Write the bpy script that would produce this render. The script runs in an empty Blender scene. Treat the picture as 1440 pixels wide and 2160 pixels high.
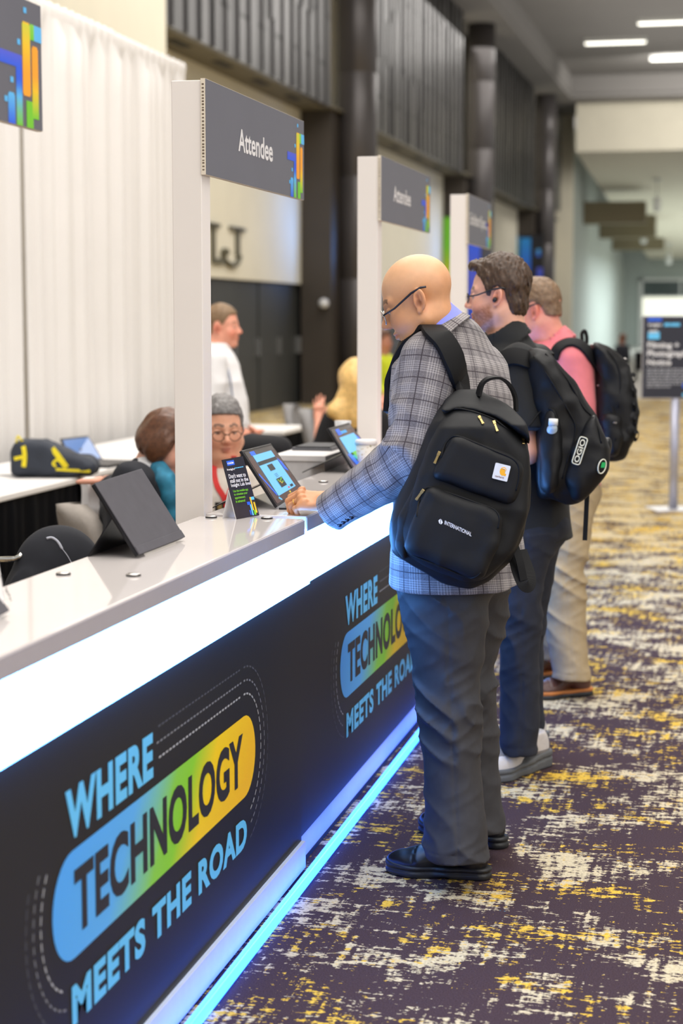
import bpy, bmesh, math, random
import numpy as np
from mathutils import Vector, Matrix

SC = bpy.context.scene
COL = SC.collection
random.seed(7)
np.random.seed(7)

# ---------------------------------------------------------------- camera
FPX, CX, CY, CAMH = 3780.0, 720.0, 1080.0, 1.6      # focal length in pixels of the 1440x2160 frame
PITCH = math.radians(6.1904)
YAW = math.radians(12.8167)
RGT = np.array([math.cos(YAW), math.sin(YAW), 0.0])
FWD = np.array([-math.sin(YAW) * math.cos(PITCH), math.cos(YAW) * math.cos(PITCH), -math.sin(PITCH)])
UPV = np.cross(RGT, FWD)
FH = np.array([-math.sin(YAW), math.cos(YAW), 0.0])  # horizontal viewing direction
CAMP = np.array([0.0, 0.0, CAMH])
cam_data = bpy.data.cameras.new('camera')
cam = bpy.data.objects.new('camera', cam_data)
COL.objects.link(cam)
cam.matrix_world = Matrix(((RGT[0], UPV[0], -FWD[0], 0), (RGT[1], UPV[1], -FWD[1], 0),
                           (RGT[2], UPV[2], -FWD[2], CAMH), (0, 0, 0, 1)))
cam_data.sensor_fit = 'VERTICAL'
cam_data.sensor_height = 36.0
cam_data.lens = FPX / 2160.0 * 36.0
cam_data.clip_start = 0.05
cam_data.clip_end = 400
cam_data.dof.use_dof = True
cam_data.dof.focus_distance = 5.0
cam_data.dof.aperture_fstop = 2.8
SC.camera = cam

# ---------------------------------------------------------------- view and world
SC.view_settings.view_transform = 'Standard'
SC.view_settings.look = 'None'
SC.view_settings.gamma = 1.0
SC.view_settings.use_curve_mapping = False
SC.view_settings.exposure = 0.0
SC.cycles.max_bounces = 6
SC.cycles.diffuse_bounces = 3
SC.cycles.glossy_bounces = 3
SC.cycles.transmission_bounces = 6
SC.cycles.sample_clamp_indirect = 6.0
SC.cycles.use_denoising = True
SC.cycles.caustics_reflective = False
SC.cycles.caustics_refractive = False
world = bpy.data.worlds.new('hall_world')
SC.world = world
world.use_nodes = True
world.node_tree.nodes['Background'].inputs[0].default_value = (1.0, 0.972, 0.945, 1)
world.node_tree.nodes['Background'].inputs[1].default_value = 0.52


def area(name, loc, rot, sx, sy, power, color=(1, 0.96, 0.91)):
    l = bpy.data.lights.new(name, 'AREA')
    l.shape = 'RECTANGLE'
    l.size, l.size_y, l.energy, l.color = sx, sy, power, color
    o = bpy.data.objects.new(name, l)
    o.location = loc
    o.rotation_euler = rot
    COL.objects.link(o)
    return o


# rows of ceiling lamps along the hall, a broad area light on the right, and added fills
area('ceiling_lamp_light', (0.8, 1.5, 7.0), (0, 0, 0), 7, 7, 540)
area('ceiling_lamp_light', (-1.5, 9.5, 8.5), (0, 0, 0), 9, 8, 900)
area('ceiling_lamp_light', (-3.5, 24, 8.8), (0, 0, 0), 8, 12, 1100)
area('ceiling_lamp_light', (-3.5, 44, 8.8), (0, 0, 0), 8, 14, 1000)
area('right_area_light', (7.5, 1.0, 4.2), (math.radians(62), 0, math.radians(75)), 7, 5, 300, (1, 0.97, 0.93))
area('far_hall_light', (-1.0, 86, 4.5), (0, 0, 0), 6, 14, 2000, (0.86, 0.97, 1.0))
area('drape_fill_light', (-2.6, 10.5, 5.2), (0, math.radians(12), 0), 2.5, 6, 40)  # added fill to brighten the white drape, no fixture of the hall
area('ceiling_up_fill', (-1.5, 40, 7.6), (math.radians(180), 0, 0), 7, 40, 520)  # added upward fill in mid-air that lifts the ceiling, not set in a cove
area('bulkhead_fill_light', (-1.0, 60.5, 9.2), (math.radians(60), 0, 0), 5, 2, 520)  # added light thrown on the bulkhead face, standing in for the coffer lamps


# tall blue accent lamps beside the metal columns
for cy_ in (33.4, 49.1):
    o = area('blue_accent_light', (-6.5, cy_ + 0.42, 2.6), (0, 0, 0), 0.12, 4.4, 26, (0.12, 0.36, 1.0))
    o.rotation_euler = Vector((-0.75, -0.45, 0.0)).to_track_quat('-Z', 'Z').to_euler()
    o.data.spread = math.radians(70)


# ---------------------------------------------------------------- pixels of the frame to places in the hall
def ray(x, y):
    return FWD + RGT * ((x - CX) / FPX) + UPV * ((CY - y) / FPX)


def at_z(x, y, z):
    d = ray(x, y)
    return CAMP + d * ((z - CAMH) / d[2])


def at_x(x, y, X):
    d = ray(x, y)
    return CAMP + d * (X / d[0])


def at_d(x, y, D):
    return CAMP + ray(x, y) * D

# ================================================================ materials
MATS = {}


def srgb(r, g, b):
    f = lambda c: (c / 255 / 12.92) if c / 255 <= 0.04045 else ((c / 255 + 0.055) / 1.055) ** 2.4
    return (f(r), f(g), f(b))


class NT:
    """small helper around a material's node tree"""
    def __init__(s, name):
        s.m = bpy.data.materials.new(name)
        s.m.use_nodes = True
        s.t = s.m.node_tree
        s.b = s.t.nodes['Principled BSDF']

    def n(s, kind, **kw):
        nd = s.t.nodes.new(kind)
        for k, v in kw.items():
            if k.startswith('i_'):
                key = k[2:]
                key = int(key) if key.isdigit() else key.replace('_', ' ')
                nd.inputs[key].default_value = v
            else:
                setattr(nd, k, v)
        return nd

    def l(s, a, b):
        s.t.links.new(a, b)

    def math(s, op, a, b=None, c=None):
        nd = s.n('ShaderNodeMath', operation=op)
        for i, v in enumerate((a, b, c)):
            if v is None:
                continue
            if isinstance(v, (int, float)):
                nd.inputs[i].default_value = v
            else:
                s.l(v, nd.inputs[i])
        return nd.outputs[0]

    def mix(s, f, a, b):
        nd = s.n('ShaderNodeMix', data_type='RGBA')
        for k, v in ((0, f), (6, a), (7, b)):
            if isinstance(v, (int, float)):
                nd.inputs[k].default_value = v
            elif isinstance(v, tuple):
                nd.inputs[k].default_value = (*v[:3], 1)
            else:
                s.l(v, nd.inputs[k])
        return nd.outputs[2]

    def coord(s, which='Object', scale=(1, 1, 1), rot=(0, 0, 0)):
        tc = s.n('ShaderNodeTexCoord')
        mp = s.n('ShaderNodeMapping')
        mp.inputs['Scale'].default_value = scale
        mp.inputs['Rotation'].default_value = rot
        s.l(tc.outputs[which], mp.inputs['Vector'])
        return mp.outputs[0]

    def noise(s, vec, scale, detail=2, rough=0.5):
        nd = s.n('ShaderNodeTexNoise')
        nd.inputs['Scale'].default_value = scale
        nd.inputs['Detail'].default_value = detail
        nd.inputs['Roughness'].default_value = rough
        s.l(vec, nd.inputs['Vector'])
        return nd.outputs[0]

    def ramp(s, f, stops, interp='LINEAR'):
        nd = s.n('ShaderNodeValToRGB')
        nd.color_ramp.interpolation = interp
        el = nd.color_ramp.elements
        while len(el) < len(stops):
            el.new(0.5)
        for e, (p, c) in zip(el, stops):
            e.position = p
            e.color = (*c[:3], 1)
        s.l(f, nd.inputs[0])
        return nd.outputs[0]

    def step(s, v, lo, hi):
        nd = s.n('ShaderNodeMapRange')
        nd.inputs[1].default_value = lo
        nd.inputs[2].default_value = hi
        s.l(v, nd.inputs[0])
        return nd.outputs[0]

    def bump(s, h, strength=0.2, dist=0.002):
        nd = s.n('ShaderNodeBump')
        nd.inputs['Strength'].default_value = strength
        nd.inputs['Distance'].default_value = dist
        s.l(h, nd.inputs['Height'])
        s.l(nd.outputs[0], s.b.inputs['Normal'])

    def base(s, c, rough=0.5, metal=0.0, spec=None):
        if isinstance(c, tuple):
            s.b.inputs['Base Color'].default_value = (*c[:3], 1)
        else:
            s.l(c, s.b.inputs['Base Color'])
        s.b.inputs['Roughness'].default_value = rough
        s.b.inputs['Metallic'].default_value = metal
        if spec is not None:
            s.b.inputs['Specular IOR Level'].default_value = spec


def M(name, c, rough=0.5, metal=0.0, spec=None, var=0.08, vscale=30, bump=0.0, bscale=200, emit=None, es=1.0, sheen=0.0, coat=0.0, fold=None, attr=None):
    """plain procedural material: base colour with a little noise, optional bump, sheen, emission"""
    if name in MATS:
        return MATS[name]
    t = NT(name)
    v = t.coord('Object')
    f = t.noise(v, vscale, 3)
    if attr:
        a = t.n('ShaderNodeAttribute', attribute_name=attr)
        c0 = a.outputs['Color']
        dark = t.n('ShaderNodeMix', data_type='RGBA', blend_type='MULTIPLY')
        dark.inputs[0].default_value = 1
        t.l(c0, dark.inputs[6])
        t.l(t.ramp(f, [(0.25, (1 - var,) * 3), (0.75, (1,) * 3)]), dark.inputs[7])
        col = dark.outputs[2]
    else:
        col = t.ramp(f, [(0.25, tuple(x * (1 - var) for x in c)), (0.75, tuple(min(1, x * (1 + var)) for x in c))])
    t.base(col, rough, metal, spec)
    if bump:
        t.bump(t.noise(v, bscale, 2), bump, 0.001)
    if sheen:
        t.b.inputs['Sheen Weight'].default_value = sheen
        t.b.inputs['Sheen Roughness'].default_value = 0.4
    if coat:
        t.b.inputs['Coat Weight'].default_value = coat
        t.b.inputs['Coat Roughness'].default_value = 0.05
    if emit:
        t.b.inputs['Emission Color'].default_value = (*emit, 1)
        t.b.inputs['Emission Strength'].default_value = es
    MATS[name] = t.m
    return t.m


# ================================================================ objects, names, labels
def link(o, parent=None):
    COL.objects.link(o)
    if parent is not None:
        o.parent = parent
    return o


def thing(name, label, cat, loc=(0, 0, 0), rotz=0.0, group=None):
    """an Empty at the base of a thing; its parts are its children, modelled in world coordinates around it"""
    o = bpy.data.objects.new(name, None)
    o.empty_display_size = 0.1
    o.location = loc
    o.rotation_euler = (0, 0, rotz)
    link(o)
    return tag(o, label, cat, group)


def tag(o, label, cat, group=None, kind=None):
    if label:
        o['label'] = label
    if cat:
        o['category'] = cat
    if group:
        o['group'] = group
    if kind:
        o['kind'] = kind
    return o


def struct(o):
    o['kind'] = 'structure'
    return o


def mesh_obj(name, V, F, mat, parent=None, smooth=False, world=True):
    """V in world coordinates; the object sits under its parent (whose transform is taken out)"""
    me = bpy.data.meshes.new(name)
    me.from_pydata([tuple(map(float, v)) for v in V], [], F)
    me.update()
    o = bpy.data.objects.new(name, me)
    for m in (mat if isinstance(mat, (list, tuple)) else [mat]):
        if m is not None:
            me.materials.append(m)
    if smooth:
        me.polygons.foreach_set('use_smooth', [True] * len(me.polygons))
    link(o, parent)
    if parent is not None and world:
        inv = chain(parent).inverted()
        me.transform(inv)
    return o


def chain(o):
    m = Matrix.Identity(4)
    while o is not None:
        m = (Matrix.Translation(o.location) @ o.rotation_euler.to_matrix().to_4x4() @ Matrix.Diagonal((*o.scale, 1))) @ m
        o = o.parent
    return m


def bevel(o, w=0.004, seg=2, ang=40):
    b = o.modifiers.new('bevel', 'BEVEL')
    b.width, b.segments, b.limit_method, b.angle_limit = w, seg, 'ANGLE', math.radians(ang)
    return o


class MB:
    """collects simple shapes of ONE part"""
    def __init__(s):
        s.v, s.f = [], []

    def add(s, V, F):
        n = len(s.v)
        s.v += [tuple(map(float, p)) for p in V]
        s.f += [tuple(i + n for i in f) for f in F]
        return s

    def box(s, x0, x1, y0, y1, z0, z1):
        V = [(x0, y0, z0), (x1, y0, z0), (x1, y1, z0), (x0, y1, z0), (x0, y0, z1), (x1, y0, z1), (x1, y1, z1), (x0, y1, z1)]
        return s.add(V, [(0, 3, 2, 1), (4, 5, 6, 7), (0, 1, 5, 4), (1, 2, 6, 5), (2, 3, 7, 6), (3, 0, 4, 7)])

    def obox(s, c, ax, ay, az, hx, hy, hz):
        c, ax, ay, az = map(np.array, (c, ax, ay, az))
        V = [c + ax * hx * i + ay * hy * j + az * hz * k for k in (-1, 1) for i, j in ((-1, -1), (1, -1), (1, 1), (-1, 1))]
        return s.add(V, [(0, 3, 2, 1), (4, 5, 6, 7), (0, 1, 5, 4), (1, 2, 6, 5), (2, 3, 7, 6), (3, 0, 4, 7)])

    def slab(s, quad, nrm, t):
        """a flat plate from four corners, thickness t along -nrm"""
        q = [np.array(p, float) for p in quad]
        n = np.array(nrm, float)
        n /= np.linalg.norm(n)
        V = q + [p - n * t for p in q]
        k = len(q)
        F = [tuple(range(k)), tuple(range(2 * k - 1, k - 1, -1))] + [(i, i + k, (i + 1) % k + k, (i + 1) % k) for i in range(k)]
        return s.add(V, F)

    def prism(s, poly, axis, a, b):
        """2D polygon extruded along axis 0/1/2 from a to b (polygon in the other two coordinates, in order)"""
        def P(p, t):
            q = list(p)
            q.insert(axis, t)
            return tuple(q)
        k = len(poly)
        V = [P(p, a) for p in poly] + [P(p, b) for p in poly]
        F = [tuple(range(k - 1, -1, -1)), tuple(range(k, 2 * k))] + [(i, (i + 1) % k, (i + 1) % k + k, i + k) for i in range(k)]
        return s.add(V, F)

    def tube(s, pts, r, n=10, cap=True):
        pts = [np.array(p, float) for p in pts]
        rs = r if isinstance(r, (list, tuple)) else [r] * len(pts)
        V, F = [], []
        prev = None
        for i, p in enumerate(pts):
            t = pts[min(i + 1, len(pts) - 1)] - pts[max(i - 1, 0)]
            t = t / (np.linalg.norm(t) + 1e-9)
            if prev is None:
                a = np.cross(t, (0, 0, 1.0))
                if np.linalg.norm(a) < 0.1:
                    a = np.cross(t, (1.0, 0, 0))
            else:
                a = prev - t * np.dot(prev, t)
            a = a / np.linalg.norm(a)
            prev = a
            b = np.cross(t, a)
            for k in range(n):
                th = 2 * math.pi * k / n
                V.append(p + (a * math.cos(th) + b * math.sin(th)) * rs[i])
        for i in range(len(pts) - 1):
            for k in range(n):
                F.append((i * n + k, i * n + (k + 1) % n, (i + 1) * n + (k + 1) % n, (i + 1) * n + k))
        if cap:
            F.append(tuple(range(n - 1, -1, -1)))
            F.append(tuple(range((len(pts) - 1) * n, len(pts) * n)))
        return s.add(V, F)

    def ribbon(s, pts, ups, w, t):
        """a strap: rectangle section w (across) by t (thick along ups) swept along pts"""
        pts = [np.array(p, float) for p in pts]
        V, F = [], []
        ws = w if isinstance(w, (list, tuple)) else [w] * len(pts)
        for i, p in enumerate(pts):
            d = pts[min(i + 1, len(pts) - 1)] - pts[max(i - 1, 0)]
            d /= np.linalg.norm(d) + 1e-9
            u = np.array(ups[i], float)
            u = u - d * np.dot(u, d)
            u /= np.linalg.norm(u) + 1e-9
            c = np.cross(d, u)
            for a, b in ((-1, -1), (1, -1), (1, 1), (-1, 1)):
                V.append(p + c * a * ws[i] / 2 + u * b * t / 2)
        for i in range(len(pts) - 1):
            for k in range(4):
                F.append((i * 4 + k, i * 4 + (k + 1) % 4, (i + 1) * 4 + (k + 1) % 4, (i + 1) * 4 + k))
        F.append((3, 2, 1, 0))
        m = (len(pts) - 1) * 4
        F.append((m, m + 1, m + 2, m + 3))
        return s.add(V, F)

    def lathe(s, c, prof, n=24):
        V, F = [], []
        for r, z in prof:
            for k in range(n):
                th = 2 * math.pi * k / n
                V.append((c[0] + r * math.cos(th), c[1] + r * math.sin(th), c[2] + z))
        for i in range(len(prof) - 1):
            for k in range(n):
                F.append((i * n + k, i * n + (k + 1) % n, (i + 1) * n + (k + 1) % n, (i + 1) * n + k))
        F.append(tuple(range(n - 1, -1, -1)))
        F.append(tuple(range((len(prof) - 1) * n, len(prof) * n)))
        return s.add(V, F)

    def build(s, name, mat, parent=None, smooth=False):
        return mesh_obj(name, s.v, s.f, mat, parent, smooth)


def spline(pts, n=8):
    """Catmull-Rom through points"""
    P = [np.array(p, float) for p in pts]
    P = [2 * P[0] - P[1]] + P + [2 * P[-1] - P[-2]]
    out = []
    for i in range(1, len(P) - 2):
        for k in range(n):
            t = k / n
            a, b, c, d = P[i - 1:i + 3]
            out.append(0.5 * (2 * b + (c - a) * t + (2 * a - 5 * b + 4 * c - d) * t * t + (3 * b - a - 3 * c + d) * t ** 3))
    out.append(P[-2])
    return out


# ---------------------------------------------------------------- lettering
def lettering(name, text, o, xdir, ydir, width=None, height=None, mat=None, parent=None, bold=0.0, depth=0.0006, align='L', spacing=1.0):
    """flat letters: o = lower left corner, xdir along the line, ydir up the letters; stretched to width x height (metres)"""
    cu = bpy.data.curves.new('lettering_curve', 'FONT')
    cu.body = text
    cu.size = 1.0
    cu.offset = bold
    cu.space_character = spacing
    cu.resolution_u = 4
    cu.extrude = 0.0
    tmp = bpy.data.objects.new('lettering_tmp', cu)
    COL.objects.link(tmp)
    dg = bpy.context.evaluated_depsgraph_get()
    me0 = bpy.data.meshes.new_from_object(tmp.evaluated_get(dg))
    co = np.zeros(len(me0.vertices) * 3)
    me0.vertices.foreach_get('co', co)
    co = co.reshape(-1, 3)
    F = [tuple(p.vertices) for p in me0.polygons]
    bpy.data.objects.remove(tmp)
    bpy.data.curves.remove(cu)
    bpy.data.meshes.remove(me0)
    if len(co) == 0:
        return None
    lo, hi = co.min(0), co.max(0)
    w0, h0 = hi[0] - lo[0], hi[1] - lo[1]
    sy = (height / h0) if height else None
    sx = (width / w0) if width else sy
    if sy is None:
        sy = sx
    x, y = np.array(xdir, float), np.array(ydir, float)
    nrm = np.cross(x, y)
    o = np.array(o, float)
    if align == 'C':
        o = o - x * w0 * sx / 2
    P = o + np.outer((co[:, 0] - lo[0]) * sx, x) + np.outer((co[:, 1] - lo[1]) * sy, y) + nrm * depth
    return mesh_obj(name, P, F, mat, parent)


# ================================================================ solid shapes from distance functions
def A3(p):
    return np.asarray(p, np.float32)


def unit(v):
    v = np.asarray(v, float)
    return v / (np.linalg.norm(v) + 1e-12)


def frame(fwd, up=(0, 0, 1)):
    """columns: forward, left, up"""
    f = unit(fwd)
    l = unit(np.cross(up, f))
    u = np.cross(f, l)
    return np.stack([f, l, u], 1)


def cap(P, a, b, r1, r2=None):
    r2 = r1 if r2 is None else r2
    a, b = A3(a), A3(b)
    ba = b - a
    t = np.clip((P - a) @ ba / (ba @ ba + 1e-12), 0, 1)
    return np.linalg.norm(P - a - t[:, None] * ba, axis=1) - (r1 + (r2 - r1) * t)


def ell(P, c, r, R=None):
    Q = P - A3(c)
    if R is not None:
        Q = Q @ R.astype(np.float32)
    r = A3(r)
    k0 = np.linalg.norm(Q / r, axis=1)
    k1 = np.linalg.norm(Q / (r * r), axis=1) + 1e-9
    return k0 * (k0 - 1) / k1


def rbox(P, c, h, rad, R=None):
    Q = P - A3(c)
    if R is not None:
        Q = Q @ R.astype(np.float32)
    q = np.abs(Q) - (A3(h) - rad)
    return np.linalg.norm(np.maximum(q, 0), axis=1) + np.minimum(q.max(1), 0) - rad


def smin(a, b, k):
    h = np.clip(0.5 + 0.5 * (b - a) / k, 0, 1)
    return b + (a - b) * h - k * h * (1 - h)


def smax(a, b, k):
    return -smin(-a, -b, k)


def sm(k, *ds):
    d = ds[0]
    for e in ds[1:]:
        d = smin(d, e, k)
    return d


def loft(P, secs, o=(0, 0, 0), R=None, capk=0.01):
    """elliptic sections along local z: rows (z, cx, cy, a, b, angle, power)"""
    Q = P - A3(o)
    if R is not None:
        Q = Q @ R.astype(np.float32)
    S = np.array(secs, np.float32)
    z = Q[:, 2]
    g = [np.interp(z, S[:, 0], S[:, i]).astype(np.float32) for i in range(1, S.shape[1])]
    x, y = Q[:, 0] - g[0], Q[:, 1] - g[1]
    if S.shape[1] > 5:
        c, s = np.cos(g[4]), np.sin(g[4])
        x, y = x * c + y * s, -x * s + y * c
    n = g[5] if S.shape[1] > 6 else 2.0
    k = (np.abs(x / g[2]) ** n + np.abs(y / g[3]) ** n) ** (1.0 / n)
    d = (k - 1) * np.minimum(g[2], g[3]) * np.where(k > 1, 0.8, 1.0)
    return smax(d, np.maximum(S[0, 0] - z, z - S[-1, 0]), capk)


def poly2(x, y, pts):
    """signed distance to a 2D polygon"""
    pts = np.asarray(pts, np.float32)
    d = np.full(x.shape, 1e9, np.float32)
    ins = np.zeros(x.shape, bool)
    n = len(pts)
    for i in range(n):
        a, b = pts[i], pts[(i + 1) % n]
        ex, ey = b - a
        wx, wy = x - a[0], y - a[1]
        t = np.clip((wx * ex + wy * ey) / (ex * ex + ey * ey + 1e-12), 0, 1)
        d = np.minimum(d, (wx - ex * t) ** 2 + (wy - ey * t) ** 2)
        c = (a[1] > y) != (b[1] > y)
        xi = a[0] + (y - a[1]) * ex / (ey if abs(ey) > 1e-9 else 1e-9)
        ins ^= c & (x < xi)
    return np.where(ins, -1, 1) * np.sqrt(d)


def hash3(ix, iy, iz, seed):
    h = (ix.astype(np.int64) * 374761393 + iy.astype(np.int64) * 668265263 + iz.astype(np.int64) * 2147483647 + seed * 974711) & 0x7fffffff
    h = ((h ^ (h >> 13)) * 1274126177) & 0x7fffffff
    h = h ^ (h >> 16)
    return (h & 0xffff).astype(np.float32) / 32767.5 - 1


def vn(P, f, seed=0):
    """value noise, -1..1; f scalar or 3-vector"""
    Q = P * A3(f)
    i = np.floor(Q).astype(np.int64)
    t = (Q - i).astype(np.float32)
    t = t * t * (3 - 2 * t)
    r = 0
    for a in (0, 1):
        for b in (0, 1):
            for c in (0, 1):
                w = (t[:, 0] if a else 1 - t[:, 0]) * (t[:, 1] if b else 1 - t[:, 1]) * (t[:, 2] if c else 1 - t[:, 2])
                r = r + w * hash3(i[:, 0] + a, i[:, 1] + b, i[:, 2] + c, seed)
    return r


def ridge(P, f, seed=0):
    """sharp fold lines, 0..1"""
    return (1 - np.abs(vn(P, f, seed))) ** 2


def solid(name, fn, lo, hi, h, mat, parent=None, color=None, uv=None, smooth=1, margin=0.012, matidx=None):
    """closed mesh of fn(P) < 0 by surface nets on a sparse grid of step h"""
    lo, hi = np.array(lo, float), np.array(hi, float)
    B = 4
    nb = np.ceil((hi - lo) / (h * B)).astype(int) + 1
    n = nb * B
    ax = [lo[i] + h * B * (np.arange(nb[i]) + 0.5) - h * 0.5 for i in range(3)]
    C = np.stack(np.meshgrid(*ax, indexing='ij'), -1).reshape(-1, 3).astype(np.float32)
    dc = np.concatenate([fn(C[i:i + 200000]) for i in range(0, len(C), 200000)])
    act = np.abs(dc) < h * B * 0.87 * 1.5 + margin
    D = np.repeat(np.repeat(np.repeat(dc.reshape(nb), B, 0), B, 1), B, 2).astype(np.float32)
    ids = np.argwhere(act.reshape(nb))
    off = np.stack(np.meshgrid(*[np.arange(B)] * 3, indexing='ij'), -1).reshape(-1, 3)
    for i in range(0, len(ids), 6000):
        g = (ids[i:i + 6000, None, :] * B + off[None]).reshape(-1, 3)
        D[g[:, 0], g[:, 1], g[:, 2]] = fn((lo + g * h).astype(np.float32))
    ins = D < 0
    s = sum(ins[a:n[0] - 1 + a, b:n[1] - 1 + b, c:n[2] - 1 + c].astype(np.int8) for a in (0, 1) for b in (0, 1) for c in (0, 1))
    cells = np.argwhere((s > 0) & (s < 8))
    idx = np.full(n - 1, -1, np.int32)
    idx[tuple(cells.T)] = np.arange(len(cells))
    acc = np.zeros((len(cells), 3))
    cnt = np.zeros(len(cells))
    cor = [(a, b, c) for a in (0, 1) for b in (0, 1) for c in (0, 1)]
    dv = {c: D[cells[:, 0] + c[0], cells[:, 1] + c[1], cells[:, 2] + c[2]] for c in cor}
    for c in cor:
        for k in range(3):
            if c[k] == 0:
                e = list(c)
                e[k] = 1
                e = tuple(e)
                a, b = dv[c], dv[e]
                m = (a < 0) != (b < 0)
                t = np.where(m, a / (a - b + 1e-20), 0)
                p = np.array(c, float)[None] + t[:, None] * (np.array(e) - np.array(c))
                acc += np.where(m[:, None], p, 0)
                cnt += m
    V = lo + (cells + acc / cnt[:, None]) * h
    F = []
    for k in range(3):
        o1, o2 = [(1, 2), (2, 0), (0, 1)][k]
        sl_a = [slice(1, -1)] * 3
        sl_b = [slice(1, -1)] * 3
        sl_a[k] = slice(0, -1)
        sl_b[k] = slice(1, None)
        A, Bq = ins[tuple(sl_a)], ins[tuple(sl_b)]
        for flip in (False, True):
            m = np.argwhere((~A & Bq) if flip else (A & ~Bq))
            if len(m) == 0:
                continue
            g = m + 1
            g[:, k] -= 1
            def cell(d1, d2):
                q = g.copy()
                q[:, o1] += d1
                q[:, o2] += d2
                return idx[tuple(q.T)]
            q = [cell(-1, -1), cell(0, -1), cell(0, 0), cell(-1, 0)]
            if flip:
                q = q[::-1]
            F.append(np.stack(q, 1))
    F = np.concatenate(F)
    F = F[(F >= 0).all(1)]
    for _ in range(smooth):
        S = np.zeros_like(V)
        c = np.zeros(len(V))
        for a, b in ((0, 1), (1, 2), (2, 3), (3, 0)):
            np.add.at(S, F[:, a], V[F[:, b]])
            np.add.at(S, F[:, b], V[F[:, a]])
            np.add.at(c, F[:, a], 1)
            np.add.at(c, F[:, b], 1)
        V = V * 0.5 + 0.5 * S / np.maximum(c, 1)[:, None]
    me = bpy.data.meshes.new(name)
    me.vertices.add(len(V))
    W = V
    if parent is not None:
        inv = np.array(chain(parent).inverted())
        W = V @ inv[:3, :3].T + inv[:3, 3]
    me.vertices.foreach_set('co', W.astype(np.float32).ravel())
    me.loops.add(len(F) * 4)
    me.loops.foreach_set('vertex_index', F.astype(np.int32).ravel())
    me.polygons.add(len(F))
    me.polygons.foreach_set('loop_start', np.arange(0, len(F) * 4, 4, dtype=np.int32))
    me.polygons.foreach_set('use_smooth', np.ones(len(F), bool))
    for m in (mat if isinstance(mat, (list, tuple)) else [mat]):
        me.materials.append(m)
    if matidx is not None:
        me.polygons.foreach_set('material_index', matidx(V[F].mean(1).astype(np.float32)).astype(np.int32))
    me.update(calc_edges=True)
    if color is not None:
        ca = me.color_attributes.new('tint', 'FLOAT_COLOR', 'POINT')
        c = np.ones((len(V), 4), np.float32)
        c[:, :3] = color(V.astype(np.float32))
        ca.data.foreach_set('color', c.ravel())
    if uv is not None:
        ul = me.uv_layers.new(name='UVMap')
        ul.data.foreach_set('uv', uv(V.astype(np.float32), F).astype(np.float32).reshape(-1))
    o = bpy.data.objects.new(name, me)
    link(o, parent)
    return o

# ================================================================ the hall
def carpet_material():
    t = NT('carpet')
    v = t.coord('Object')
    # brushed flecks, a little drawn out across the hall, gathered in larger patches
    fleck = t.noise(t.coord('Object', (14, 42, 1)), 1.0, 3, 0.64)
    fleck2 = t.noise(t.coord('Object', (16, 44, 1), (0, 0, 0.12)), 1.0, 3, 0.6)
    fine = t.noise(t.coord('Object', (72, 180, 1)), 1.0, 2, 0.6)
    strand = t.noise(t.coord('Object', (46, 5, 1), (0, 0, 0.06)), 1.0, 3, 0.55)
    patch = t.noise(t.coord('Object', (2.6, 3.6, 1)), 1.0, 3, 0.6)
    patch2 = t.noise(t.coord('Object', (2.1, 2.9, 1), (0, 0, 0.5)), 1.3, 3, 0.6)
    far = t.n('ShaderNodeSeparateXYZ')
    t.l(v, far.inputs[0])
    more = t.step(far.outputs[1], 6.0, 14.0)
    s = t.math('MULTIPLY_ADD', fine, 0.55, t.math('MULTIPLY', strand, 0.65))
    s1 = t.math('MULTIPLY_ADD', patch, 1.2, t.math('MULTIPLY_ADD', fleck, 1.0, s))
    s1 = t.math('MULTIPLY_ADD', more, 0.18, s1)
    s2 = t.math('MULTIPLY_ADD', patch2, 1.15, t.math('MULTIPLY_ADD', fleck2, 1.0, s))
    s2 = t.math('MULTIPLY_ADD', more, 0.07, s2)
    cream = t.step(s1, 1.81, 1.83)
    yellow = t.step(s2, 1.85, 1.87)
    blue = t.step(t.math('MULTIPLY_ADD', t.noise(t.coord('Object', (14, 40, 1), (0, 0, 0.02)), 1.0, 2), 1.0, t.math('MULTIPLY', fine, 0.5)), 1.09, 1.1)
    dark = t.ramp(t.noise(v, 260, 2), [(0.3, srgb(57, 43, 46)), (0.7, srgb(78, 62, 66))])
    c = t.mix(blue, dark, srgb(66, 140, 165))
    c = t.mix(cream, c, t.ramp(t.noise(v, 120, 2), [(0.3, srgb(184, 168, 134)), (0.7, srgb(216, 200, 164))]))
    c = t.mix(yellow, c, t.ramp(t.noise(v, 90, 2), [(0.3, srgb(196, 152, 40)), (0.7, srgb(232, 194, 86))]))
    t.base(c, 0.95, 0, 0.1)
    t.bump(t.noise(v, 420, 2), 0.35, 0.004)
    return t.m


def cladding_material():
    t = NT('dark_metal_cladding')
    v = t.coord('Object', (1, 1, 1), (0, math.radians(90), 0))
    sx = t.n('ShaderNodeSeparateXYZ')
    t.l(t.coord('Object'), sx.inputs[0])
    cb = t.n('ShaderNodeCombineXYZ')
    t.l(sx.outputs[2], cb.inputs[0])
    t.l(sx.outputs[1], cb.inputs[1])
    br = t.n('ShaderNodeTexBrick')
    br.offset, br.offset_frequency, br.squash = 0.37, 2, 1
    br.inputs['Color1'].default_value = (*srgb(104, 103, 104), 1)
    br.inputs['Color2'].default_value = (*srgb(80, 79, 80), 1)
    br.inputs['Mortar'].default_value = (*srgb(24, 23, 23), 1)
    br.inputs['Scale'].default_value = 1
    br.inputs['Mortar Size'].default_value = 0.035
    br.inputs['Brick Width'].default_value = 2.3
    br.inputs['Row Height'].default_value = 0.5
    t.l(cb.outputs[0], br.inputs['Vector'])
    t.base(br.outputs['Color'], 0.36, 0.45)
    t.bump(br.outputs['Fac'], 0.6, 0.02)
    return t.m


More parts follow.
